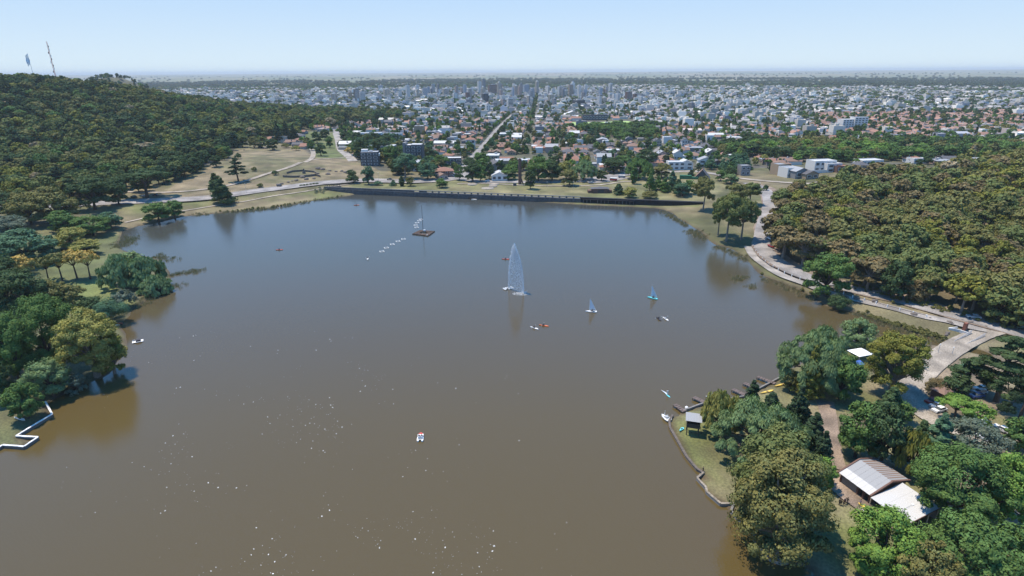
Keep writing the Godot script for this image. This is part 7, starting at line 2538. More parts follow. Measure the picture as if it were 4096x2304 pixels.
	hero("tall_pine", "pine", "dark", Vector3(133.98, 0.74, -149.77), 11.2, 14.1, "broad dark pine near the bridge road, left of the tall spreading one", "tree")
	hero("tall_pine", "pine", "pine", Vector3(133.59, 0.79, -131.29), 20.6, 12.7, "dark pine at the right edge over the parked cars", "tree")
	hero("small_leafy_tree", "umbrella", "bright", Vector3(119.38, 0.75, -134.3), 7.4, 10.8, "low bright green tree over the parked cars", "tree")
	hero("small_leafy_tree", "round", "bright", Vector3(122.61, 0.76, -131.43), 7.9, 8.5, "low bright green tree right of another over the parked cars", "tree")
	hero("brown_shrub", "bush", "rust", Vector3(124.13, 0.73, -148.76), 5.3, 7.0, "brown leafless shrub beside the brick hut", "shrub")
	hero("dark_shrub_tree", "round", "dark", Vector3(128.65, 0.74, -147.57), 6.2, 8.8, "dark bushy tree behind the brick hut", "tree")
	hero("leafy_tree", "round", "leafy", Vector3(125.71, 0.78, -121.02), 9.6, 8.9, "green tree at the right edge above the grey green one", "tree")
	hero("leafy_tree", "round", "leafy", Vector3(104.99, 0.71, -134.49), 6.2, 6.5, "small green tree at the edge of the sandy road shade", "tree")
	hero("lake_tree", "round", "leafy", Vector3(131.38, 1.11, -226.69), 19.6, 21.3, "large green tree on the bank of the lake road with a long shadow", "tree")
	hero("lake_tree", "bush", "dark", Vector3(130.68, 0.05, -214.88), 6.8, 9.9, "dark bush leaning over the water below the large bank tree", "shrub")
	hero("leafy_tree", "round", "olive", Vector3(82, 0.7, -150.4), 7.3, 4.7, "narrow olive tree hidden in front of the huge willow", "tree")
	hero("dark_wood_tree", "round", "dark", Vector3(155.23, 2.31, -220.09), 16.5, 13.0, "dark green bushy tree at the foot of the right wood", "tree")
	hero("road_eucalyptus", "eucalypt", "eucalypt", Vector3(119.11, 1.17, -310.79), 26.9, 17.2, "tall eucalyptus nearest the lake by the bend of the road, left of the pair", "tree")
	hero("road_eucalyptus", "eucalypt", "eucalypt", Vector3(127.21, 1.79, -310.84), 23.8, 15.4, "tall eucalyptus right of the pair by the bend of the road", "tree")
	hero("road_eucalyptus", "eucalypt", "eucalypt", Vector3(118.82, 1.05, -323.74), 23.1, 11.0, "slimmer eucalyptus behind the lakeside pair", "tree")
	hero("road_eucalyptus", "eucalypt", "olive", Vector3(148.1, 4.27, -379.29), 16.9, 16.4, "olive eucalyptus behind the lakeside pair near the dam", "tree")
	hero("road_eucalyptus", "eucalypt", "eucalypt", Vector3(161.45, 4.7, -388.04), 15.3, 15.1, "eucalyptus beside the road north of the lakeside pair", "tree")
	hero("dam_eucalyptus", "eucalypt", "olive", Vector3(128.07, 2.14, -382.04), 22.3, 16.5, "dark olive eucalyptus at the right end of the dam", "tree")
	hero("round_willow", "round", "willow", Vector3(174.94, 5.41, -462.7), 8.2, 15.2, "round grey green willow in the field behind the road eucalyptus", "tree")
	hero("field_tree", "round", "leafy", Vector3(171.24, 5.29, -476.1), 9.7, 9.8, "green tree left of the round grey willow", "tree")
	hero("field_bush", "bush", "dark", Vector3(189.97, 5.9, -431.6), 4.5, 4.2, "single dark bush on the dry field beside the bend", "shrub")
	# guard rail of the promenade
	var o := thing("guard_rail", "low wooden rail on white posts between the lake road and the promenade", "guard rail")
	var line := smooth_line(strip([Vector2(129.11, -298.72), Vector2(126.76, -287.88), Vector2(125.15, -275.31), Vector2(125.14, -263.25), Vector2(126.81, -254.56), Vector2(130.31, -246.27), Vector2(133.41, -239.9), Vector2(136.71, -232.8), Vector2(140.06, -222.53), Vector2(143.88, -218.61), Vector2(148.87, -210.52), Vector2(156.74, -201.76)]), 4.4)
	for i in line.size():
		var p := Vector3(line[i].x, land(line[i].x, line[i].y), line[i].y)
		var b := MB.new()
		b.beam(p + Vector3(0, -0.2, 0), p + Vector3(0, 0.95, 0), 0.34, 0.34)
		part("post", b, M["white_paint"], o)
		if i < line.size() - 1:
			var q := Vector3(line[i + 1].x, land(line[i + 1].x, line[i + 1].y), line[i + 1].y)
			b = MB.new()
			b.beam(p + Vector3(0, 0.6, 0), q + Vector3(0, 0.6, 0), 0.12, 0.2)
			part("rail", b, M["grey_wood"], o)
	# bridge
	var railings := [[Vector3(152.61, 0, -182.2), Vector3(164.42, 1.31, -188.88), "light grey railing on the lake side of the bridge"], [Vector3(155.02, 0, -179.99), Vector3(167.24, 1.15, -186.36), "light grey railing on the far side of the bridge"]]
	for q in railings:
		o = thing("bridge_railing", q[2], "railing", on_land(q[0]) + Vector3(0, 0.1, 0))
		var d: Vector3 = on_land(q[1]) - on_land(q[0])
		for h in [0.15, 0.7, 1.2]:
			var b := MB.new()
			b.beam(Vector3(0, h, 0), d + Vector3(0, h, 0), 0.1, 0.1)
			part("rail", b, M["steel"], o)
		for k in 19:
			var b := MB.new()
			b.beam(d * (k / 18.0) + Vector3(0, -0.2, 0), d * (k / 18.0) + Vector3(0, 1.25, 0), 0.09, 0.09)
			part("baluster", b, M["steel"], o)
	o = thing("brick_pillar", "square reddish brick sign pillar at the corner of the lake road and the bridge", "pillar", on_land(Vector3(162.97, 1.46, -190.46)), 0.5)
	extra(o, "shaft", "brick", Vector3(0, 1.5, 0), Vector3(1.5, 3.4, 1.0))
	extra(o, "plinth", "concrete", Vector3(0, 0.15, 0), Vector3(2.4, 0.4, 1.8))
	coping("corner_wall", [Vector3(161.82, 1.65, -192.31), Vector3(158.59, 1.48, -192.18), Vector3(161.29, 1.43, -190.7), Vector3(163.16, 1.21, -188.29)], 0.4, 0.5, "wall_white", "white_paint", "low white wall that bends round the corner below the brick pillar")
	rocks([Vector3(156.62, 1.08, -189.65), Vector3(155.22, 0.89, -188.4), Vector3(153.91, 0.73, -187.09), Vector3(152.86, 0.57, -186.13)], Vector2(0.5, 0.9), "small grey stone of the steps beside the bridge", "stones beside the bridge", 9)
	# cars along the lake road
	car("black", Vector3(143.21, 2.9, -313.1), 0.25, "black car parked behind the white pickup on the verge of the lake road", 1.15)
	car("white", Vector3(142.17, 2.61, -307.61), 0.25, "white pickup parked on the verge of the lake road", 1.25, 1.15)
	car("red", Vector3(137.36, 2.2, -295.24), 0.3, "small brownish red car on the verge of the lake road, nearest of three")
	car("silver", Vector3(173.25, 2.22, -200.09), 1.25, "silver estate car parked at the foot of the right wood", 1.05, 1.1)
	car("green", Vector3(184.64, 1.68, -191.41), 1.2, "dark green car at the right edge under the trees")
	# parked cars on the point
	car("red", Vector3(119.55, 0.73, -143.57), 1.9, "dark red car parked at the edge of the sandy road beside a silver one")
	car("silver", Vector3(119.22, 0.73, -141.26), 1.9, "silver car parked beside the dark red one on the sandy road")
	car("white", Vector3(118.46, 0.73, -139.02), 1.9, "white car parked behind the silver one, half under the bright green tree")
	car("white", Vector3(138.83, 0.73, -150.42), 1.75, "white car parked under the tall pines, farthest of the row")
	car("silver", Vector3(136.7, 0.74, -148.39), 1.75, "silver car parked under the tall pines in the middle of the row")
	car("blue", Vector3(134.39, 0.75, -146.4), 1.75, "dark blue car parked under the tall pines, nearest of the row")
	car("white", Vector3(121.1, 0.76, -125.59), 0.6, "white car parked behind the grey green tree, leftmost there")
	car("white", Vector3(122.31, 0.77, -125.06), 0.6, "white car parked behind the grey green tree, right of another white one")
	car("white", Vector3(128.38, 0.79, -129.52), 0.4, "white car in the shade near the right edge")
	car("silver", Vector3(124.69, 0.78, -123.84), 0.4, "silver car in the lower row of the parking place near the right edge")
	# jetties
	pier(Vector3(76.2, 0, -159.6), Vector3(80.0, 0, -155.1), 1.5, "longest wooden jetty, beside the huge willow at the north end of the point")
	pier(Vector3(70.6, 0, -155.7), Vector3(73.2, 0, -151.7), 1.5, "wooden jetty half hidden behind the dark cypress")
	pier(Vector3(65.8, 0, -152.0), Vector3(68.5, 0, -148.3), 1.5, "wooden jetty left of the dark cypress")
	pier(Vector3(52.8, 0, -147.6), Vector3(55.7, 0, -144.1), 1.5, "wooden jetty behind the yellowish willow")
	pier(Vector3(46.3, 0, -143.8), Vector3(48.1, 0, -139.9), 1.5, "wooden jetty at the tip of the point beside the stilted hut")
	lookout(Vector3(47.18, 0.69, -129.72), -0.28)
	coping("shore_edge", [Vector3(83.23, 0, -159.24), Vector3(67.79, 0, -148.13), Vector3(54.91, 0, -144.57), Vector3(47.89, 0, -140.69)], 0.5, 0.62, "concrete", "concrete", "straight concrete edge of the lawn behind the jetties")
	coping("shore_edge", [Vector3(44.41, 0, -138.52), Vector3(42.72, 0, -135.8), Vector3(42.12, 0, -132.6), Vector3(42.57, 0, -126.37), Vector3(43.01, 0, -119.95), Vector3(44.14, 0, -115.2), Vector3(45.31, 0, -113.73)], 0.6, 0.55, "rock", "rock", "rough stone edging along the left side of the point", 0.9)
	coping("shore_edge", [Vector3(45.31, 0, -113.73), Vector3(43.1, 0, -111.74), Vector3(44.11, 0, -108.41), Vector3(43.83, 0, -106.95), Vector3(45.67, 0, -103.07), Vector3(48.56, 0, -103.05)], 0.5, 0.7, "concrete", "sand_path", "pale stone edging round the notch in the shore below the hut", 1.0)
	coping("shore_edge", [Vector3(48.56, 0, -103.05), Vector3(47.16, 0, -100.85), Vector3(48.18, 0, -98), Vector3(49.71, 0, -94.38), Vector3(48.54, 0, -91.39), Vector3(50.36, 0, -87.52), Vector3(52.11, 0, -86.73), Vector3(56.32, 0, -87.97)], 0.5, 0.7, "concrete", "concrete", "grey stone edging under the giant eucalyptus", 1.0)
	kayak(on_land(Vector3(51.64, 0.49, -88.52)), 1.95, "red_hull", "red kayak lying on the grass under the giant eucalyptus", 4.6, "kayak", 0.02)
	kayak(on_land(Vector3(81.55, 0.65, -154.22)), 1.95, "yellow_hull", "pale yellow rowing shell lying on the lawn beside the longest jetty", 6.0, "rowing_shell", 0.02)
	kayak(on_land(Vector3(75.29, 0.63, -150.14)), 1.95, "yellow_hull", "yellow rowing shell lying on the lawn between cypress and conifer", 5.0, "rowing_shell", 0.02)
	kayak(on_land(Vector3(65.43, 0.64, -144.5)), 1.95, "white_paint", "white rowing shell on the lawn left of the dark cypress", 5.0, "rowing_shell", 0.02)
	kayak(on_land(Vector3(44.75, 0.61, -131.12)), 2.4, "turquoise_hull", "small pale turquoise dinghy on the grass left of the stilted hut", 2.2, "dinghy", 0.02)
	kayak(Vector3(59.74, 0, -150.23), 1.95, "white_paint", "upper white rowing boat moored behind the yellow willow", 4.4, "rowing_boat")
	kayak(Vector3(58.78, 0, -149.45), 1.95, "white_paint", "lower white rowing boat moored behind the yellow willow", 4.4, "rowing_boat")
	o = thing("mooring_buoy", "white round buoy by the shore between two jetties", "buoy", Vector3(49.41, 0, -142.53))
	var b := MB.new()
	b.ball(Vector3(0, 0.3, 0), Vector3(0.5, 0.5, 0.5), 6, 10)
	part("float", b, M["white_paint"], o)
	# boathouse
	boathouse()
	# tent and blue awning by the willow
	o = thing("marquee", "white peaked tent roof between the willow and the golden conifer", "tent", on_land(Vector3(113.64, 0.7, -170.02)), 0.3)
	b = MB.new()
	var pk := Vector3(0, 4.2, 0)
	var cs := [Vector3(-3, 2.9, -2.5), Vector3(3, 2.9, -2.5), Vector3(3, 2.9, 2.5), Vector3(-3, 2.9, 2.5)]
	for k in 4:
		b.tri(cs[k], cs[(k + 1) % 4], pk)
	part("roof", b, M["tent_cloth"], o)
	for k in 4:
		b = MB.new()
		b.tube(Vector3(cs[k].x, -0.3, cs[k].z), cs[k], 0.06, 0.06, 6)
		part("pole", b, M["steel"], o)
	o = thing("blue_awning", "blue awning below the white tent", "awning", on_land(Vector3(108.72, 0.7, -163.04)), 0.3)
	b = MB.new()
	b.box(Vector3(0, 2.6, 0), Vector3(4.2, 0.08, 2.0), Basis(Vector3.RIGHT, 0.35))
	part("cloth", b, M["blue_cloth"], o)
	for x in [-2.0, 2.0]:
		b = MB.new()
		b.tube(Vector3(x, -0.2, 0.8), Vector3(x, 2.35, 0.8), 0.05, 0.05, 6)
		part("pole", b, M["steel"], o)
	# gatehouse under the bare tree, picnic table, lamps
	o = thing("gate_hut", "low brick hut with a tiled roof under the bare tree by the sandy road", "hut", on_land(Vector3(124.22, 0.73, -146.53)), 0.4)
	b = MB.new()
	b.box(Vector3(0, 1.2, 0), Vector3(4.2, 2.6, 3.4))
	part("wall", b, M["brick"], o)
	b = MB.new()
	b.hip(Vector3(0, 2.5, 0), 4.2, 1.1, 3.4, 0.4)
	part("roof", b, M["roof_tile_old"], o)
	o = thing("barrier", "dark metal gate frame beside the brick hut", "gate", on_land(Vector3(121.68, 0.72, -150.16)), 0.3)
	for q in [[Vector3(-1.2, 0.6, 0), Vector3(0.08, 1.2, 0.08)], [Vector3(1.2, 0.6, 0), Vector3(0.08, 1.2, 0.08)], [Vector3(0, 1.15, 0), Vector3(2.4, 0.08, 0.08)], [Vector3(0, 0.3, 0), Vector3(2.4, 0.08, 0.08)]]:
		extra(o, "bar", "dark_metal", q[0], q[1])
	o = thing("picnic_table", "small dark picnic table on the grass right of the golden conifer", "table", on_land(Vector3(138.6, 0.67, -180.7)), 0.2)
	extra(o, "top", "wood", Vector3(0, 0.75, 0), Vector3(2.0, 0.08, 0.9))
	for z in [-0.75, 0.75]:
		extra(o, "bench", "wood", Vector3(0, 0.45, z), Vector3(2.0, 0.06, 0.3))
	for x in [-0.7, 0.7]:
		extra(o, "leg", "wood", Vector3(x, 0.36, 0), Vector3(0.1, 0.72, 1.4))
	lamp_post(Vector3(142.73, 0.7, -174.54), 3.2, "lamp post with a round white head on the lawn left of the sandy road")
	lamp_post(Vector3(146.53, 0.7, -173.33), 2.6, "short lamp post on the right verge of the sandy road")
	lamp_post(Vector3(79.37, 0.7, -94.4), 6.0, "tall street lamp in front of the boathouse", 1.3)
	lamp_post(Vector3(120.72, 0.76, -126.98), 5.0, "street lamp in the parking place behind the poplar", -0.8)
	lamp_post(Vector3(182.11, 5.55, -424.5), 7.0, "wooden lamp pole beside the bend of the lake road")
	palm(Vector3(129.13, 0.7, -164.38), 2.2, "stout palm on the lawn left of the sandy road", 3.0)
	palm(Vector3(141.39, 0.7, -161.88), 2.6, "palm on the verge right of the sandy road", 2.8)
	# group of people in front of the boathouse
	person(Vector3(71.38, 0.7, -102.44), 0.4, Color(0.02, 0.02, 0.025), Color(0.02, 0.02, 0.03), "person in black, leftmost of the group standing before the boathouse", false, 0)
	person(Vector3(71.55, 0.7, -102.19), 2.0, Color(0.04, 0.035, 0.03), Color(0.02, 0.02, 0.03), "second person from the left of the group before the boathouse", false, 0)
	person(Vector3(72.22, 0.7, -102.31), 3.4, Color(0.10, 0.05, 0.04), Color(0.02, 0.02, 0.03), "person with a raised arm in the middle of the group before the boathouse", false, 2)
	person(Vector3(72.77, 0.7, -102.68), 4.0, Color(0.03, 0.04, 0.06), Color(0.02, 0.02, 0.03), "person in dark blue behind the one with a raised arm", false, 0)
	person(Vector3(73.31, 0.7, -102.8), 5.0, Color(0.02, 0.02, 0.02), Color(0.02, 0.02, 0.03), "person in black, rightmost of the group before the boathouse", false, 0)
	person(Vector3(75.79, 0.7, -102.15), 1.0, Color(0.12, 0.10, 0.14), Color(0.02, 0.02, 0.03), "person beside the bright yellow boat at the boathouse", false, 1)
	person(Vector3(45.27, 0.15, -114.26), 0.8, Color(0.03, 0.03, 0.03), Color(0.02, 0.02, 0.03), "person in dark clothes at the notch in the shore below the hut", false, 1)
	rocks([Vector3(136.5, 1.97, -224.39), Vector3(138.08, 2.06, -222.78), Vector3(141.16, 2.05, -220.95), Vector3(146.54, 2.26, -217.71), Vector3(153.48, 2.26, -203.7), Vector3(157.53, 2.21, -200.7), Vector3(162.22, 2, -196.68), Vector3(168.2, 2.13, -198.86), Vector3(169.52, 2, -196.58), Vector3(173.07, 1.77, -193.45), Vector3(176.83, 1.88, -194.59), Vector3(178.86, 1.64, -191.57), Vector3(310.07, 10.9, -349.99), Vector3(292.73, 9.77, -334.1), Vector3(271.08, 9.75, -315.47), Vector3(294.02, 10.07, -354.16)], Vector2(0.5, 1.6), "weathered rock among the dry ground under the right wood", "rocks under the right wood", 21)


func boathouse() -> void:
	var a := Vector3(75.52, 0.7, -109.75)
	var c := Vector3(77.96, 0.7, -102.76)
	var d := c - a
	d.y = 0
	var o := thing("boathouse", "long boathouse with pale metal roof, rust striped rear slope and a white lower wing", "boathouse", on_land(a), 0.0)
	var u := d.normalized()
	var w := Vector3(-u.z, 0, u.x)
	if w.x < 0:
		w = -w
	w = (w + u * -0.06).normalized()
	var up := Vector3.UP
	var L := d.length()
	var W := 11.5
	var e := 2.9
	var rg := 4.3
	var mb := MB.new()
	mb.quad(Vector3.ZERO - up * 0.3, u * L * 0.60 - up * 0.3, u * L * 0.60 + up * (e - 0.3), up * (e - 0.3))
	part("side_wall", mb, M["wall_grey"], o)
	mb = MB.new()
	var pts := [Vector3.ZERO - up * 0.3, up * e, w * W * 0.5 + up * rg, w * W + up * e, w * W - up * 0.3]
	for s in [Vector3.ZERO, u * L]:
		mb.quad(s + pts[0], s + pts[1], s + pts[3], s + pts[4])
		mb.tri(s + pts[1], s + pts[2], s + pts[3])
	part("gable_wall", mb, M["wall_brown"], o)
	mb = MB.new()
	mb.quad(w * W - up * 0.3, w * W + u * L - up * 0.3, w * W + u * L + up * e, w * W + up * e)
	part("back_wall", mb, M["wall_brown"], o)
	# sheets of the two slopes, laid edge to edge
	var n := 11
	for i in n:
		for s in 2:
			mb = MB.new()
			var o0 := u * (L * i / n - (0.5 if i == 0 else 0.0)) + up * (0.1 + 0.03 * (i % 2))
			var o1 := u * (L * (i + 1) / n + (0.4 if i == n - 1 else 0.0)) + up * (0.1 + 0.03 * (i % 2))
			if s == 0:
				var lo := -w * 0.7 + up * (e - 0.28)
				var hi := w * W * 0.5 + up * rg
				var mid := lo.lerp(hi, 0.36)
				mb.quad(o0 + lo, o1 + lo, o1 + mid, o0 + mid)
				part("roof_sheet", mb, M["roof_white"], o)
				mb = MB.new()
				mb.quad(o0 + mid, o1 + mid, o1 + hi, o0 + hi)
				part("roof_sheet", mb, M["roof_zinc"], o)
			else:
				var lo := w * (W + 0.6) + up * (e - 0.25)
				var hi := w * W * 0.5 + up * rg
				var h0 := o0.lerp(o1, 0.55)
				mb.quad(o0 + lo, o0 + hi, h0 + hi, h0 + lo)
				part("roof_sheet", mb, M["roof_zinc"], o)
				mb = MB.new()
				mb.quad(h0 + lo, h0 + hi, o1 + hi, o1 + lo)
				part("roof_sheet", mb, M["roof_tile_old"], o)
	for s in [-0.55, L + 0.45]:
		mb = MB.new()
		mb.beam(u * s - w * 0.75 + up * (e - 0.2), u * s + w * W * 0.5 + up * (rg + 0.12), 0.35, 0.35)
		mb.beam(u * s + w * W * 0.5 + up * (rg + 0.12), u * s + w * (W + 0.65) + up * (e - 0.15), 0.35, 0.35)
		part("barge_board", mb, M["wall_brown"], o)
	for t in [0.0, 0.6, 0.8, 1.0]:
		mb = MB.new()
		mb.beam(u * L * t - w * 0.05 - up * 0.3, u * L * t - w * 0.05 + up * (e - 0.15), 0.35, 0.35)
		part("post", mb, M["wall_brown"], o)
	# the lower white wing
	var f := u * (L + 0.7)
	var LL := 8.5
	var WW := W * 0.78
	for k in 6:
		mb = MB.new()
		var q0 := f + u * (LL * k / 6.0) + up * (0.02 * (k % 2))
		var q1 := f + u * (LL * (k + 1) / 6.0) + up * (0.02 * (k % 2))
		mb.quad(q0 - w * 0.9 + up * 2.55, q1 - w * 0.9 + up * 2.55, q1 + w * WW + up * 3.35, q0 + w * WW + up * 3.35)
		part("wing_sheet", mb, M["roof_white"], o)
	mb = MB.new()
	mb.beam(f + u * (LL + 0.05) - w * 0.9 + up * 2.45, f + u * (LL + 0.05) + w * WW + up * 3.25, 0.12, 0.25)
	part("fascia", mb, M["wall_brown"], o)
	for t in [0.0, 0.33, 0.66, 1.0]:
		mb = MB.new()
		mb.beam(f + u * LL * t - w * 0.6 - up * 0.3, f + u * LL * t - w * 0.6 + up * 2.5, 0.16, 0.16)
		part("post", mb, M["wall_cream"], o)
		mb = MB.new()
		mb.beam(f + u * LL + w * WW * t * 0.96 - up * 0.3, f + u * LL + w * WW * t * 0.96 + up * (2.55 + 0.75 * t), 0.16, 0.16)
		part("post", mb, M["wall_cream"], o)
	mb = MB.new()
	mb.quad(f + w * WW - up * 0.3, f + w * WW + u * LL - up * 0.3, f + w * WW + u * LL + up * 3.2, f + w * WW + up * 3.2)
	part("wing_wall", mb, M["wall_grey"], o)
	# hulls stored by the wing
	kayak(on_land(a + f + u * 1.2 - w * 2.2), atan2(-u.x, -u.z), "yellow_hull", "bright yellow boat lying beside the white wing of the boathouse", 5.4, "rowing_boat", 0.1)
	kayak(on_land(a + f + u * 2.6 - w * 3.3), atan2(-u.x, -u.z), "white_paint", "white boat lying outside the yellow one by the boathouse", 4.6, "rowing_boat", 0.1)


func left_side() -> void:
	hero("flower_tree", "umbrella", "gold", Vector3(-195.64, 0.82, -254.38), 13.8, 11.4, "golden flowering tree, rightmost of the umbrella shaped group", "tree")
	hero("flower_tree", "umbrella", "gold", Vector3(-201.75, 0.84, -254.41), 14.2, 11.8, "golden flowering tree in the middle of the umbrella shaped group", "tree")
	hero("flower_tree", "umbrella", "olive", Vector3(-206.34, 0.81, -251.3), 13.7, 12.1, "dull umbrella shaped tree left of the golden flowering ones", "tree")
	hero("flower_tree", "umbrella", "olive", Vector3(-214.52, 0.86, -253.47), 10.8, 10.3, "dull umbrella shaped tree at the left end of the group", "tree")
	hero("flower_tree", "round", "gold", Vector3(-231.03, 1.02, -260.02), 10.2, 10.9, "golden flowering tree standing apart on the left", "tree")
	hero("broad_tree", "round", "dark", Vector3(-235.15, 0.94, -255.79), 10.7, 13.0, "dark tree left of the golden tree that stands apart", "tree")
	hero("teal_tree", "round", "teal", Vector3(-241.1, 1.55, -278.11), 17.6, 29.9, "large bluish green tree on the left shore lawn", "tree")
	hero("teal_tree", "round", "teal", Vector3(-263.64, 2.17, -290.07), 11.1, 16.6, "bluish green tree at the left edge", "tree")
	hero("lime_tree", "round", "lime", Vector3(-238.46, 1.56, -302.54), 11.7, 19.4, "pale yellow green tree above the umbrella shaped group", "tree")
	hero("lime_tree", "round", "lime", Vector3(-223.63, 1.14, -292.67), 8.2, 16.7, "pale yellow green spreading tree near the reeds", "tree")
	hero("grey_tree", "round", "grey", Vector3(-284.89, 3.62, -320.3), 12.2, 22.6, "grey green tree at the left edge below the avenue trees", "tree")
	hero("shore_bush_tree", "round", "leafy", Vector3(-245.32, 1.39, -330.22), 12.4, 23.3, "rounded green tree on the left shore above the reeds", "tree")
	hero("shore_bush_tree", "round", "leafy", Vector3(-263.87, 2.91, -333.92), 12.9, 18.8, "green tree left of the rounded shore tree", "tree")
	hero("shore_bush_tree", "round", "teal", Vector3(-245.52, 0.99, -347.41), 10.7, 15.6, "green tree leaning to the water below the avenue", "tree")
	hero("avenue_dark_tree", "round", "dark", Vector3(-279.9, 4.65, -384.78), 23.1, 29.4, "very large dark tree beside the avenue on the left", "tree")
	hero("avenue_dark_tree", "umbrella", "dark", Vector3(-268.03, 4.96, -423.9), 20.9, 35.1, "wide dark tree over the parked cars by the avenue", "tree")
	hero("avenue_dark_tree", "round", "olive", Vector3(-278.72, 4.29, -349.97), 22.6, 29.4, "large olive dark tree below the avenue", "tree")
	hero("avenue_dark_tree", "round", "olive", Vector3(-291.69, 4.46, -344.63), 20.6, 29.0, "large olive dark tree left of another below the avenue", "tree")
	hero("avenue_dark_tree", "round", "dark", Vector3(-317.38, 5.42, -361.89), 16.5, 22.7, "dark tree at the left edge beside the avenue", "tree")
	hero("avenue_dark_tree", "round", "dark", Vector3(-273.01, 4.71, -399.28), 17.4, 16.6, "dark tree beside the avenue left of the wide one", "tree")
	hero("shore_willow", "willow", "willow", Vector3(-173.86, 0.7, -243.71), 15.2, 19.6, "grey green willow left of a pair on the shore with reeds", "tree")
	hero("shore_willow", "willow", "willow", Vector3(-163.34, 0.7, -244.58), 13.8, 18.5, "grey green willow right of a pair on the shore with reeds", "tree")
	hero("shore_willow", "willow", "willow", Vector3(-155.77, 0, -237.31), 9.2, 14.6, "low willow overhanging the water by the reeds", "tree")
	hero("shore_willow", "round", "willow", Vector3(-187.45, 0.84, -271.73), 8.2, 15.7, "low grey green trees behind the shore willows", "tree")
	hero("round_shrub", "bush", "teal", Vector3(-153.2, 0.64, -204.1), 10.1, 14.3, "big round bluish shrub at the water on the left shore", "shrub")
	hero("round_shrub", "bush", "grey", Vector3(-158.66, 0.66, -220.19), 8.0, 10.4, "smaller grey round shrub behind the big one on the left shore", "shrub")
	hero("dark_bush", "bush", "dark", Vector3(-171.34, 0.7, -218.99), 5.2, 11.3, "dark hedge like bush beside the left lawn", "shrub")
	hero("olive_wood_tree", "round", "dark", Vector3(-192.62, 0.71, -213.06), 19.6, 22.1, "large dark green tree of the left foreground wood, rear", "tree")
	hero("olive_wood_tree", "round", "dark", Vector3(-207.44, 0.73, -221.58), 15.5, 18.0, "dark green tree at the left edge in the foreground wood", "tree")
	hero("olive_wood_tree", "round", "olive", Vector3(-186.06, 0.7, -219.19), 12.9, 14.6, "olive tree beside the left lawn", "tree")
	hero("olive_wood_tree", "round", "olive", Vector3(-180.23, 0.7, -221.26), 10.1, 11.4, "olive spreading tree at the corner of the left lawn", "tree")
	hero("big_leafy_tree", "round", "leafy", Vector3(-148.66, 0.7, -166.56), 25.8, 21.8, "largest leafy green tree of the left foreground wood", "tree")
	hero("big_leafy_tree", "round", "leafy", Vector3(-152.87, 0.7, -158.91), 22.8, 17.3, "leafy tree left of the largest one in the left foreground", "tree")
	hero("big_leafy_tree", "round", "leafy", Vector3(-161.17, 0.7, -161.5), 16.5, 15.0, "leafy tree cut by the left edge in the foreground", "tree")
	hero("foreground_willow", "giant", "lime", Vector3(-131.4, 0.54, -162.72), 22.2, 20.1, "pale green willow leaning over the water on the left shore", "tree")
	hero("foreground_willow", "giant", "golden_green", Vector3(-127.55, 0, -164.95), 14.7, 10.7, "darker green willow hanging over the water beside the pale one", "tree")
	hero("grey_shore_tree", "round", "willow", Vector3(-136.48, 0.48, -150.84), 12.3, 13.9, "grey green tree at the water before the large leafy tree", "tree")
	hero("grey_shore_tree", "round", "grey", Vector3(-131.66, 0, -153.9), 7.5, 7.2, "small grey green tree left of the hanging willow", "tree")
	hero("lawn_small_tree", "round", "leafy", Vector3(-134.23, 0.69, -138.46), 10.8, 10.1, "small spreading tree on the left lawn by the sea wall", "tree")
	hero("edge_tree", "round", "dark", Vector3(-148.28, 0.7, -147.28), 14.2, 9.3, "dark tree cut by the left edge above the lawn", "tree")
	coping("sea_wall", [Vector3(-135.98, 0, -146.99), Vector3(-129.03, 0, -140.26), Vector3(-130.83, 0, -129.91), Vector3(-124.61, 0, -129.32), Vector3(-125.04, 0, -125.21), Vector3(-131.14, 0, -125.94), Vector3(-131.23, 0, -124.94), Vector3(-132.81, 0, -122.01)], 0.5, 0.8, "rock", "white_paint", "white capped stone sea wall that zigzags round the left lawn", 1.3)
	kayak(on_land(Vector3(-142.83, 0.7, -143.39)), 1.2, "yellow_hull", "cream coloured rowing shell on the left lawn", 4.8, "rowing_shell", 0.02)
	kayak(on_land(Vector3(-136.19, 0.7, -137.87)), 1.25, "white_paint", "white rowing shell on the left lawn under the small tree", 4.2, "rowing_shell", 0.02)
	lamp_post(Vector3(-136.11, 0.7, -138.46), 3.6, "white lamp post on the left lawn")
	lamp_post(Vector3(-287.59, 5.08, -400.5), 7.0, "lamp post on the avenue between the dark trees")
	person(on_land(Vector3(-263.21, 4.56, -403.6)), 0.4, Color(0.05, 0.05, 0.06), Color(0.02, 0.02, 0.03), "person in dark clothes on the grass below the avenue, between the shore trees and the road")
	var spots: Array[Vector3] = []
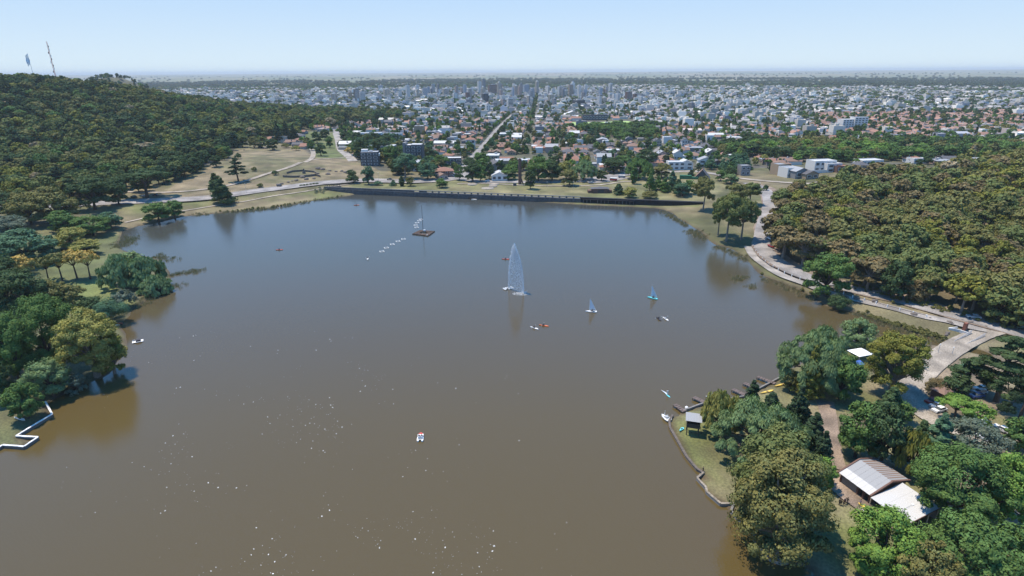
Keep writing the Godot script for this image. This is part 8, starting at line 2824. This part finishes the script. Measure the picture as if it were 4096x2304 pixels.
	var r := RandomNumberGenerator.new()
	r.seed = 44
	var line := smooth_line(strip([Vector2(-150.95, -450.4), Vector2(-150.72, -455.9), Vector2(-150.15, -460.4), Vector2(-149.49, -464.7)]), 1.4)
	for i in line.size():
		var o := tree("agave_shrub", "bush", 0, 500, 1.0, "grey", Vector3(line[i].x + r.randf_range(-4, 4), 0, line[i].y), 1.9, 2.8, "round grey green shrub in the bed beside the town letters", "round shrubs beside the town letters", "shrub")
	for q in [Vector3(-170, 4.4, -468.3), Vector3(-167.99, 4.41, -469.9), Vector3(-165.96, 4.42, -471.6), Vector3(-163.6, 4.41, -473.3), Vector3(-161.54, 4.42, -475.0), Vector3(-159.26, 4.39, -476.0)]:
		tree("hedge_shrub", "bush", 1, 500, 1.0, "dark", q, 1.5, 3.4, "low dark shrub in the hedge between the avenue and the footpath", "low hedge shrubs by the footpath", "shrub")
	# undergrowth along banks and wood edges
	for l in [[strip([Vector2(134.71, -210.06), Vector2(142.14, -199.38), Vector2(147.53, -191.42), Vector2(151.68, -185.09)]), 1.2, 220], [strip([Vector2(115.56, -258.2), Vector2(119.71, -248.17), Vector2(126.89, -229.43)]), 0.8, 90], [strip([Vector2(144.16, -237.28), Vector2(153.03, -228.79), Vector2(161.22, -215.59), Vector2(170.52, -206.34), Vector2(176.72, -198.35), Vector2(184.45, -193.18)]), 2.2, 130], [strip([Vector2(-326.75, -758.9), Vector2(-295.16, -754.8), Vector2(-262.51, -725.3)]), 8.0, 120], [strip([Vector2(-218, -382.22), Vector2(-188.12, -397.69), Vector2(-158.01, -418.4), Vector2(-131.35, -446.2)]), 1.2, 160]]:
		var ln := smooth_line(l[0], 1.0)
		for k in int(l[2]):
			var q: Vector2 = ln[r.randi() % ln.size()] + Vector2(r.randfn(), r.randfn()) * l[1]
			if shore(q.x, q.y) > 0.3:
				spots.append(Vector3(q.x, 0, q.y))
	shrubs("undergrowth", spots, "olive", Vector2(0.8, 2.0), "low green undergrowth along the banks", 71)
